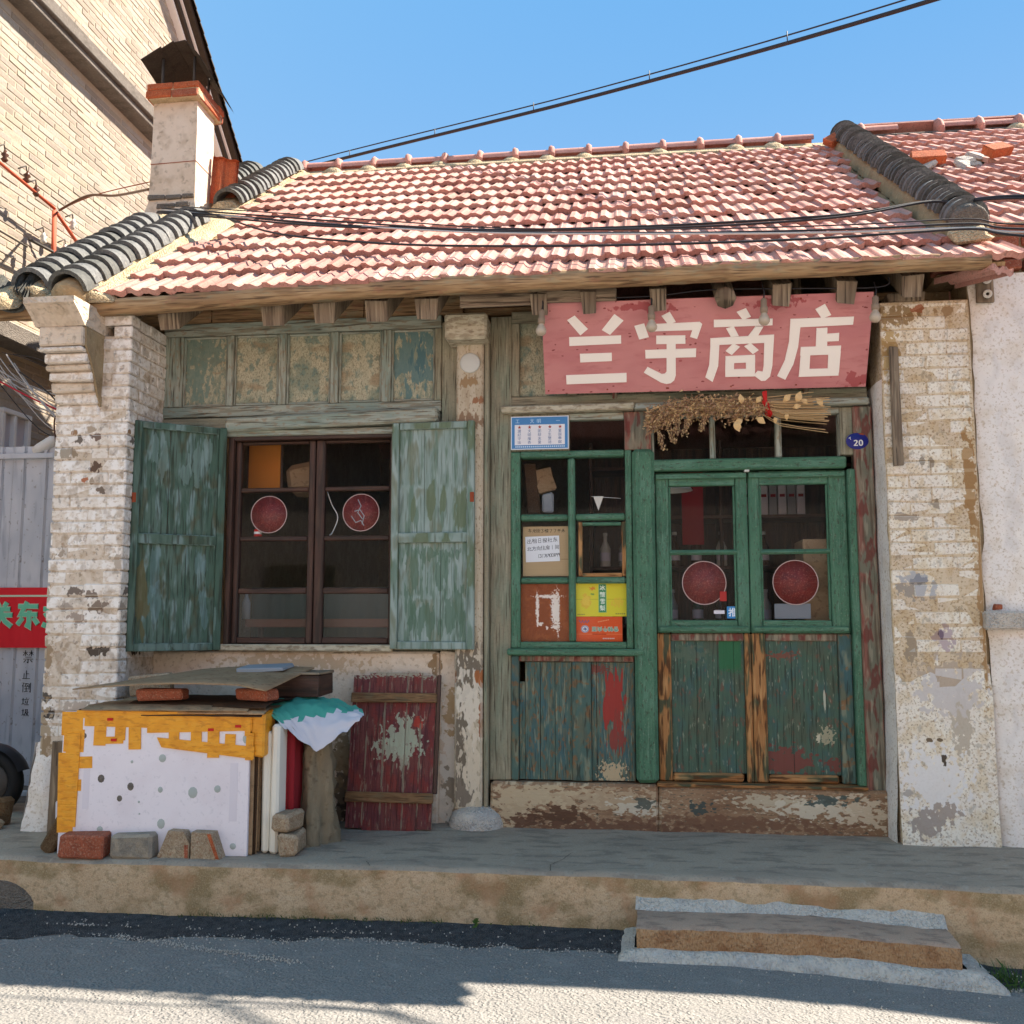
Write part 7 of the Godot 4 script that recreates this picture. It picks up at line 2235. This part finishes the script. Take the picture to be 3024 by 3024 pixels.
	for i in 5:
		var m := uvslab(xs[i] + .001, xs[i + 1] - .001, .01 if i in [0, 4] else .0, .855 if i in [0, 4] else .87, -.012, .011 + rng.randf_range(-.002, .001))
		var arr := m.surface_get_arrays(0)
		var uv: PackedVector2Array = arr[Mesh.ARRAY_TEX_UV]
		for k in uv.size():
			uv[k].x = lerpf(cutm[i][0], cutm[i][1], uv[k].x)
		arr[Mesh.ARRAY_TEX_UV] = uv
		var m2 := ArrayMesh.new()
		m2.add_surface_from_arrays(Mesh.PRIMITIVE_TRIANGLES, arr)
		part("plank", r, m2, M.redboard)
	for y in [.70, .15]:
		bar("batten", r, -.25, .252, y, y + .055, .0125, .034, M.batten, .004, .002)
	bar("edge_strip", r, .247, .268, .2, .86, -.012, .008, M.darkwood, .003)

# ------------------------------------------------------------------ fence, banner, scooter
func build_fence() -> void:
	var f := thing("steel_fence", "pale blue ribbed steel hoarding closing the alley", "fence", Vector3(-4.4, .24, -1.2))
	for n in 3:
		var x0 := -1.0 + n * .72
		var st := tool()
		var prof := [Vector2(x0, 0)]
		for k in 4:
			var c := x0 + .09 + k * .18
			prof.append_array([Vector2(c - .02, 0), Vector2(c - .01, .022), Vector2(c + .01, .022), Vector2(c + .02, 0)])
		prof.append(Vector2(x0 + .718, 0))
		for k in prof.size() - 1:
			quad(st, Vector3(prof[k].x, .0, prof[k].y), Vector3(prof[k + 1].x, .0, prof[k + 1].y), Vector3(prof[k + 1].x, 2.53, prof[k + 1].y), Vector3(prof[k].x, 2.53, prof[k].y), Vector3.BACK)
			quad(st, Vector3(prof[k].x, .0, prof[k].y - .002), Vector3(prof[k + 1].x, .0, prof[k + 1].y - .002), Vector3(prof[k + 1].x, 2.53, prof[k + 1].y - .002), Vector3(prof[k].x, 2.53, prof[k].y - .002), Vector3.FORWARD)
		part("sheet", f, done(st), M.steel)
	part("rail", f, boxm(Vector3(-1.0, 2.43, .024), Vector3(1.1, 2.47, .05), .004), M.steel)
	for x in [-.6, .3, 1.05]:
		part("post", f, boxm(Vector3(x - .025, 0, -.06), Vector3(x + .025, 2.5, -.004), .004), M.darksteel)
	var st2 := tool()
	var words := [[[.5,1.5,4.5,1.5],[2.5,0,2.5,4.5],[2.4,1.8,.5,4],[2.6,1.8,4.4,3.6],[5.5,1.5,9.5,1.5],[7.5,0,7.5,4.5],[7.4,1.8,5.4,4],[7.6,1.8,9.6,4],[2.5,5.3,7.5,5.3],[1,6.8,9,6.8],[5,6.8,5,9.8,4.2,9.3],[3,7.6,1.5,9.3],[7,7.6,8.6,9.2]],
		[[5,.5,5,9],[5,4,8,4],[2.5,3.5,2.5,9],[.8,9,9.2,9]],
		[[2.2,.3,.5,4],[1.4,2.8,1.4,9.7],[3,1.2,6.8,1.2],[4.8,1.4,3.2,4,6.5,3.8],[5.6,2.8,6.8,4.2],[3,6.4,6.6,6.4],[4.8,4.6,4.8,9],[2.8,9.2,6.8,8.6],[7.8,1.5,7.8,7],[9.3,.4,9.3,9.5,8.4,9]],
		[[.3,3,3.6,3],[2,.8,2,8],[.2,8.4,3.8,7.6],[6.5,.4,7,1.6],[4.4,2.6,9.4,2.6],[5.4,4,6,7.2],[8.4,3.8,7.4,8],[4,9,9.8,9]],
		[[.3,3,3.6,3],[2,.8,2,8],[.2,8.4,3.8,7.6],[4.4,1.6,8,1.6,7.2,4.4,9,4.4],[5.6,1.6,5.2,5.5,3.8,9.3],[5.6,4.8,9.6,9.4],[9,4.4,6,9.4]]]
	for i in 5:
		strokes(st2, words[i], [.095, .07, .075, .06, .06][i], .004, .0, .003, Transform3D(Basis(), Vector3(-.12 + .004 * i, [.99, .845, .755, .645, .565][i], .001)))
	part("handwriting", f, done(st2), M.black)
	# red cloth banner with green characters
	var b := thing("red_banner", "red cloth banner with green characters on the steel fence", "banner", Vector3(-4.7, 1.25, -1.165))
	part("cloth", b, uvslab(-.3, .66, 0, .445, -.003, 0, 20, 4, func(a, _b): return .004 * sin(a * 30.0)), M.bannerred)
	part("hem", b, boxm(Vector3(-.3, .375, .003), Vector3(.66, .39, .008), .002), M.bannerpale)
	var han := [[[3,.5,4,2.2],[7,.5,6,2.2],[1.5,3,8.5,3],[.5,5.2,9.5,5.2],[5,3,5,5.2,3.8,7.5,1,9.5],[5.2,5.2,6.5,7.5,9.3,9.5]],
		[[1,2,9,2],[4.5,.3,2.2,5,8.8,5],[5.5,3.5,5.5,9.3,4.2,8.6],[3,6.2,1,8.8],[7.3,6.2,9.2,8.6]],
		[[2,1.3,7,1.3],[4.5,0,4.5,3],[.5,3,9.5,3],[8.5,.5,1,5.5],[3,4.2,7.5,4.2,7.5,7.3,3,7.3,3,4.2],[3,5.8,7.5,5.8],[1.5,8,.8,9.8],[3.8,8.2,4,9.6],[6,8.2,6.4,9.6],[8.2,8,9.2,9.8]]]
	for i in 3:
		var at := Transform3D(Basis(), Vector3(-.08 + i * .212, .345, .004))
		var st := tool()
		strokes(st, han[i], .2, .04, .0, .0035, at)
		part("character_edge", b, done(st), M.bannerpale)
		st = tool()
		strokes(st, han[i], .2, .03, .0, .0075, at)
		part("character", b, done(st), M.bannergreen)
	# scooter half out of the frame
	var s := thing("scooter", "black scooter front wheel and mudguard at the left edge", "scooter", Vector3(-3.9, .268, -.02))
	var turn := Basis(Vector3.RIGHT, PI / 2)
	var tyre := []
	for k in 13:
		var t := TAU * k / 12.0
		tyre.append(Vector2(.155 + cos(t) * .045, sin(t) * .045))
	part("tyre", s, lathem(tyre, 28, Transform3D(turn, Vector3(0, .2, 0))), M.rubber)
	part("rim", s, lathem([Vector2(.03, -.03), Vector2(.115, -.03), Vector2(.12, 0), Vector2(.115, .03), Vector2(.03, .03)], 24, Transform3D(turn, Vector3(0, .2, 0))), M.darksteel)
	var st := tool(true)
	for k in 10:
		var a := lerpf(.35, 2.6, k / 10.0)
		var c := lerpf(.35, 2.6, (k + 1) / 10.0)
		for e in [[-.06, -.02, .0, .02], [-.02, .02, .02, .02], [.02, .06, .02, .0]]:
			quad(st, Vector3(cos(a) * (.215 + e[2]), .2 + sin(a) * (.215 + e[2]), e[0]), Vector3(cos(a) * (.215 + e[3]), .2 + sin(a) * (.215 + e[3]), e[1]), Vector3(cos(c) * (.215 + e[3]), .2 + sin(c) * (.215 + e[3]), e[1]), Vector3(cos(c) * (.215 + e[2]), .2 + sin(c) * (.215 + e[2]), e[0]), Vector3(cos(a), sin(a), 0))
	part("mudguard", s, done(st), M.scooterblack)
	part("fork", s, tubem([Vector3(0, .2, .07), Vector3(-.12, .55, .07), Vector3(-.2, .75, .03)], .016, 8), M.palemetal)
	part("fork", s, tubem([Vector3(0, .2, -.07), Vector3(-.12, .55, -.07), Vector3(-.2, .75, -.03)], .016, 8), M.palemetal)
	part("leg_shield", s, boxm(Vector3(-.34, .25, -.16), Vector3(-.2, .85, .16), .05, .01, Transform3D(Basis(Vector3.BACK, .22), Vector3(.08, .03, 0))), M.scooterblack)
	part("deck", s, boxm(Vector3(-.85, .18, -.14), Vector3(-.25, .26, .14), .03), M.scooterblack)
	part("seat", s, boxm(Vector3(-1.35, .6, -.13), Vector3(-.75, .72, .13), .04), M.rubber)
	part("tail", s, boxm(Vector3(-1.4, .28, -.14), Vector3(-.8, .6, .14), .05), M.scooterblack)
	part("handlebar", s, tubem([Vector3(-.22, .95, -.3), Vector3(-.27, .92, 0), Vector3(-.22, .95, .3)], .014, 8), M.darksteel)
	part("stem", s, tubem([Vector3(-.2, .75, 0), Vector3(-.27, .93, 0)], .025, 8), M.darksteel)
	part("tyre", s, lathem(tyre, 28, Transform3D(turn, Vector3(-1.15, .2, 0))), M.rubber)
	part("stand", s, tubem([Vector3(-.6, .2, .1), Vector3(-.62, .0, .2)], .01, 6), M.darksteel)
	loose_brick("rough brown stone block at the left edge below scooter", Vector3(-3.63, .288, .32), .16, .16, .1, M.brownbrick, Vector3(0, .3, 0), .02, .015)
	loose_brick("pale rounded stone in front of the brown block", Vector3(-3.58, .288, .44), .15, .06, .09, M.palebrick, Vector3(0, -.4, 0), .02, .012)
	var an := thing("steel_angle", "pale steel angle lying on the alley concrete", "steel bar", Vector3(-4.0, .262, -.75))
	part("bar", an, boxm(Vector3(-.35, 0, -.02), Vector3(.5, .035, .02), .004, 0, Transform3D(Basis(Vector3.UP, .18), Vector3.ZERO)), M.steel)
	var ju := thing("white_canister", "pale pink plastic canister lodged on top of the fence", "canister", Vector3(-4.42, 2.775, -1.19))
	ju.rotation.z = -1.05
	part("body", ju, lathem([Vector2(0, -.1), Vector2(.035, -.095), Vector2(.042, -.05), Vector2(.042, .07), Vector2(.02, .1), Vector2(0, .105)], 14), M.white)

# ------------------------------------------------------------------ cables and brackets
func build_cables() -> void:
	var run := func(called, label, pts, r, m, sides := 6, n := 8, grp := ""):
		var base: Vector3 = pts[0]
		var t := thing(called, label, "cable", base, grp)
		var q := []
		for p in pts: q.append(p - base)
		part("strand", t, tubem(spline(q, n), r, sides), m)
		return t
	var c = run.call("overhead_cable", "thick black cable slanting across the blue sky", [Vector3(-6.9, 6.35, -5.7), Vector3(-3.824, 6.28, -4.2), Vector3(-.262, 6.027, -2.5), Vector3(2.193, 5.636, -.8), Vector3(4.4, 5.4, .8)], .016, M.cable, 8)
	var d = run.call("overhead_wire", "thin messenger wire just above the thick sky cable", [Vector3(-6.9, 6.42, -5.7), Vector3(-3.824, 6.35, -4.2), Vector3(-.262, 6.088, -2.5), Vector3(2.193, 5.70, -.8), Vector3(4.4, 5.46, .8)], .006, M.cable, 6)
	for k in 7:
		var f := k / 6.0
		var p := Vector3(-3.824, 6.33, -4.2).lerp(Vector3(2.193, 5.675, -.8), f) + Vector3(0, -.06 + .05 * (2.0 * f - 1.0) ** 2 + .0, 0)
		part("hanger", d, tubem([p + Vector3(6.9, -6.42 + .055, 5.7), p + Vector3(6.9, -6.42 - .02, 5.7)], .004, 4), M.cable)
	var A := [Vector3(-3.443, 4.45, -.9), Vector3(-2.768, 4.255, -.598), Vector3(-1.998, 4.01, -.24), Vector3(-1.383, 3.862, -.024), Vector3(-.701, 3.745, .148), Vector3(.045, 3.7, .214), Vector3(.642, 3.703, .209), Vector3(1.236, 3.737, .16), Vector3(1.672, 3.83, .053), Vector3(1.85, 3.80, .11), Vector3(2.05, 3.66, .477), Vector3(2.8, 3.3, 1.2)]
	var B := [Vector3(-3.416, 4.46, -.9), Vector3(-2.346, 4.121, -.401), Vector3(-1.376, 3.845, .002), Vector3(-.692, 3.696, .219), Vector3(.332, 3.565, .41), Vector3(1.151, 3.488, .523), Vector3(1.756, 3.47, .549), Vector3(1.972, 3.388, .669), Vector3(2.8, 3.1, 1.3)]
	var C := [Vector3(-3.3, 4.42, -.86), Vector3(-2.919, 4.306, -.672), Vector3(-2.208, 3.879, -.048), Vector3(-1.498, 3.652, .283), Vector3(-.841, 3.534, .455), Vector3(.04, 3.45, .579), Vector3(.863, 3.425, .615), Vector3(1.402, 3.444, .588), Vector3(1.773, 3.454, .573), Vector3(1.946, 3.345, .732), Vector3(2.8, 2.95, 1.4)]
	var off := func(p: Array, v: Vector3, s: float) -> Array:
		var o := []
		for i in p.size(): o.append(p[i] + v * (1.0 + s * sin(i * 1.3)))
		return o
	run.call("roof_cable", "uppermost black cable crossing the roof tiles", A, .008, M.cable)
	run.call("roof_cable", "black cable twisted just under the uppermost roof cable", off.call(A, Vector3(0, -.014, .012), .9), .007, M.cable)
	run.call("roof_cable", "pale grey cable in the middle of the roof cables", B, .006, M.cable_pale)
	run.call("roof_cable", "dark cable beside the pale grey one across the roof", off.call(B, Vector3(0, .016, -.004), .6), .006, M.cable)
	run.call("roof_cable", "thin black cable running above the pale roof cable", off.call(B, Vector3(0, .05, -.03), .3), .004, M.cable)
	run.call("roof_cable", "lowest black cable sagging over the bottom roof tiles", C, .007, M.cable)
	# lines from the bracket to the chimney
	run.call("bracket_cable", "dark cable running from rusty bracket to the chimney foot", [Vector3(-5.08, 5.12, -2.24), Vector3(-4.7, 5.15, -2.05), Vector3(-4.3, 5.02, -1.8), Vector3(-3.72, 4.82, -1.3)], .011, M.brownglaze)
	run.call("bracket_cable", "thin wire above the dark cable to the chimney", [Vector3(-5.08, 5.12, -2.24), Vector3(-4.6, 5.13, -2.0), Vector3(-3.72, 4.88, -1.3)], .004, M.rust)
	# rusty bracket on the tan wall
	var b := thing("pole_bracket", "rusty red steel bracket with insulators on the tan wall", "bracket", Vector3(-5.1, 5.1, -2.2))
	var mem := [[Vector3(0, .0, 0), Vector3(0, -.75, -.04), M.redsteel, .024], [Vector3(0, .0, -.02), Vector3(-.15, -.1, -.75), M.redsteel, .02], [Vector3(0, .02, 0), Vector3(.0, .09, .95), M.redsteel, .018], [Vector3(0, -.4, .34), Vector3(0, -.34, -.6), M.darksteel, .016], [Vector3(.05, -.52, 1.2), Vector3(.04, -.5, .42), M.darksteel, .01], [Vector3(-.02, -.05, -.02), Vector3(-.14, -.5, -.3), M.darksteel, .012]]
	for e in mem:
		part("angle_bar", b, tubem([e[0], e[1]], e[3], 4), e[2])
	for e in [Vector3(.0, .16, .72), Vector3(.0, .12, .42), Vector3(.0, .06, .28), Vector3(.02, -.02, -.26), Vector3(.02, -.3, -.16), Vector3(.0, -.31, .14)]:
		part("insulator", b, lathem([Vector2(0, -.05), Vector2(.014, -.05), Vector2(.03, -.03), Vector2(.014, -.01), Vector2(.032, .012), Vector2(.016, .03), Vector2(.012, .05), Vector2(0, .05)], 12, Transform3D(Basis(Vector3.BACK, rng.randf_range(-.4, .4)), e)), M.brownglaze if e.z > .2 else M.porcelain)
		part("hook", b, tubem([e + Vector3(0, .05, 0), e + Vector3(.03, .07, .06), e + Vector3(.0, .02, .12)], .006, 5), M.darksteel)
	# tangle above the fence
	rng.seed = 601
	for i in 15:
		var p0 := Vector3(-4.95 + rng.randf() * .15, 3.3 + rng.randf() * .25, -1.35 + rng.randf() * .1)
		var p1 := Vector3(-4.1, 2.75 + rng.randf() * .55, -1.05 - rng.randf() * .25)
		var m := p0.lerp(p1, rng.randf_range(.3, .6)) + Vector3(0, rng.randf_range(-.22, .12), rng.randf_range(-.05, .05))
		run.call("tangled_cable", "thin pale cable in the tangle above the steel fence", [p0, m, p1], [.004, .003, .006][i % 3], M.cable_pale if i % 4 else M.cable, 5, 8, "cables tangled above the steel fence")
	run.call("red_cable", "red cable among the pale tangle above the fence", [Vector3(-4.86, 3.3, -1.2), Vector3(-4.5, 3.12, -1.18), Vector3(-4.1, 2.95, -1.15)], .007, M.cable_red)
	run.call("cable_coil", "coil of dark cable hanging above the fence end", [Vector3(-4.28, 2.78, -1.1), Vector3(-4.3, 2.95, -1.1), Vector3(-4.24, 3.04, -1.1), Vector3(-4.18, 2.96, -1.1), Vector3(-4.17, 2.76, -1.1)], .006, M.brownglaze)

func build_roof_things() -> void:
	var put := func(label, x, s, lift, l, h, d, turn, m, ey := 3.30, ez := .52):
		var t := thing("roof_brick", label, "brick", Vector3.ZERO)
		t.transform = roof_xf(x, s, lift, ey, ez) * Transform3D(Basis.from_euler(turn), Vector3.ZERO)
		part("block", t, boxm(Vector3(-l / 2, 0, -d / 2), Vector3(l / 2, h, d / 2), .006, .004), m)
	put.call("bright red brick propped on the ridge beside grey verge tiles", 1.8, 3.82, .08, .25, .06, .12, Vector3(.15, .55, .3), M.orangebrick)
	put.call("long red brick lying on the neighbour's tiles by the verge", 2.19, 2.02, .06, .24, .06, .115, Vector3(.25, -.1, 0), M.orangebrick, 3.62, .10)
	put.call("red brick on the patched hole in the neighbour's roof", 2.68, 2.05, .075, .19, .065, .12, Vector3(.2, .5, 0), M.orangebrick, 3.62, .10)
	var t := thing("spare_roof_tile", "orange clay tile stood upright behind the chimney", "roof tile", Vector3(-3.2, 4.74, -1.47))
	t.rotation = Vector3(-.1, .5, -.05)
	part("tile", t, clay_tile(.2, 77), M.orangebrick, Transform3D(Basis(Vector3.RIGHT, -PI / 2), Vector3(-.1, .4, 0)))
	# porcelain insulators on a grey board
	var b := thing("insulator_board", "grey wooden board with two white porcelain insulators on neighbour wall", "board", Vector3(1.925, 3.17, .215))
	part("board", b, boxm(Vector3(-.045, 0, 0), Vector3(.045, .155, .022), .004, .002), M.greywood)
	for y in [.045, .125]:
		part("insulator", b, lathem([Vector2(.008, .0), Vector2(.02, .0), Vector2(.022, .03), Vector2(.024, .034), Vector2(.022, .038), Vector2(.009, .038), Vector2(.008, .02)], 14, Transform3D(Basis(Vector3.RIGHT, PI / 2 + .25) * Basis(Vector3.BACK, .3), Vector3(.01, y, .02))), M.porcelain)
	var s := thing("wood_batten", "grey weathered batten fixed upright on the white brick pier", "batten", Vector3(1.43, 2.28, .222))
	part("batten", s, boxm(Vector3(-.024, 0, 0), Vector3(.026, .66, .024), .004, .003, Transform3D(Basis(Vector3.BACK, .0), Vector3.ZERO)), M.greywood)
	var lb := thing("ledge_brick", "small red brick piece lying on the concrete ledge", "brick", Vector3(1.9, 1.507, .24))
	part("block", lb, boxm(Vector3(-.02, 0, -.02), Vector3(.022, .028, .02), .005, .004), M.redbrick)

# ------------------------------------------------------------------ weeds
func blades(st: SurfaceTool, n: int, spread: float, h: float, lean: float) -> void:
	for i in n:
		var o := Vector3(rng.randfn(0, spread), 0, rng.randfn(0, spread * .6))
		var d := Vector3(rng.randfn(0, lean), 1, rng.randfn(.15, lean)).normalized()
		var e := d.cross(Vector3(rng.randf() - .5, 0, rng.randf() - .5).normalized()).normalized() * rng.randf_range(.0025, .005)
		var l := h * rng.randf_range(.5, 1.1)
		var bend := Vector3(d.x, -.4, d.z) * l * .35
		var m := o + d * l * .6
		quad(st, o - e, o + e, m + e * .8, m - e * .8, Vector3.BACK)
		tri(st, m - e * .8, m + e * .8, o + d * l + bend * .6, Vector3.BACK)

func build_plants() -> void:
	rng.seed = 701
	var t := thing("grass_tuft", "green grass tuft growing beside the right end of step", "grass", Vector3(1.5, -.085, 1.2))
	var st := tool()
	blades(st, 150, .06, .13, .55)
	part("blades", t, done(st), M.grass)
	st = tool()
	blades(st, 60, .1, .06, .8)
	part("low_blades", t, done(st), M.moss)
	var w := thing("kerb_weed", "small green leafy weed on the kerb face", "weed", Vector3(-.74, .05, 1.02))
	for i in 8:
		st = tool()
		var a := rng.randf_range(-.6, 3.8)
		var d := Vector3(cos(a), sin(a), .6).normalized()
		var e := Vector3(-d.y, d.x, .1).normalized() * .008
		var o := Vector3(rng.randf_range(-.012, .012), rng.randf_range(-.01, .02), .0)
		quad(st, o, o + d * .015 + e, o + d * .032, o + d * .015 - e, Vector3.BACK)
		part("leaf", w, done(st), M.grass)
	st = tool()
	for k in 420:
		var x := rng.randf_range(-2.2, -.9)
		if rng.randf() < .3: x = rng.randf_range(-3.0, 2.0)
		var o := Vector3(x, road_y(x, 1.0) + rng.randf_range(.01, .035), edge_z(x) + rng.randf_range(.015, .035))
		var d := Vector3(rng.randfn(0, .5), 1, rng.randf_range(.1, .8)).normalized()
		var e := d.cross(rv(1)).normalized() * .003
		tri(st, o - e, o + e, o + d * rng.randf_range(.008, .025), Vector3.BACK)
	var m := part("moss", self, done(st), M.moss)
	tag(m, "thin moss and seedlings along the foot of kerb", "moss", "", "stuff")

# ------------------------------------------------------------------ the other side of the street
func build_opposite() -> void:
	# sunlit cream house front behind the viewer; it throws warm light into the shade and shows in the panes
	var h := thing("opposite_house", "cream plastered house row across the street behind the viewer", "house", Vector3(0, 0, 10.4))
	bar("wall", h, -13.0, 13.0, -.3, 4.6, .0, .3, M.plaster, 0.0, 0.0)
	for i in 9:
		var x := -11.2 + i * 2.8
		if i % 3 == 1:
			bar("door", h, x - .5, x + .5, .0, 2.2, -.06, -.002, M.darkwood, .01)
			bar("lintel", h, x - .65, x + .65, 2.2, 2.34, -.1, -.002, M.cement, .01)
		else:
			bar("shutter", h, x - .6, x + .6, 1.1, 2.4, -.06, -.002, M.olive, .01)
			bar("sill", h, x - .7, x + .7, 1.0, 1.09, -.1, -.002, M.cement, .01)
	part("roof", h, boxm(Vector3(-13.3, -.05, -.5), Vector3(13.3, .03, 4.0), .01, 0, Transform3D(Basis(Vector3.RIGHT, -.5), Vector3(0, 4.62, .0))), M.claytile2)
	bar("back_wall", h, -13.0, 13.0, -.3, 4.6, 5.0, 5.3, M.plaster, 0.0, 0.0)
	part("back_roof", h, boxm(Vector3(-13.3, -.05, -2.9), Vector3(13.3, .03, .5), .01, 0, Transform3D(Basis(Vector3.RIGHT, .55), Vector3(0, 4.95, 5.6))), M.claytile2)
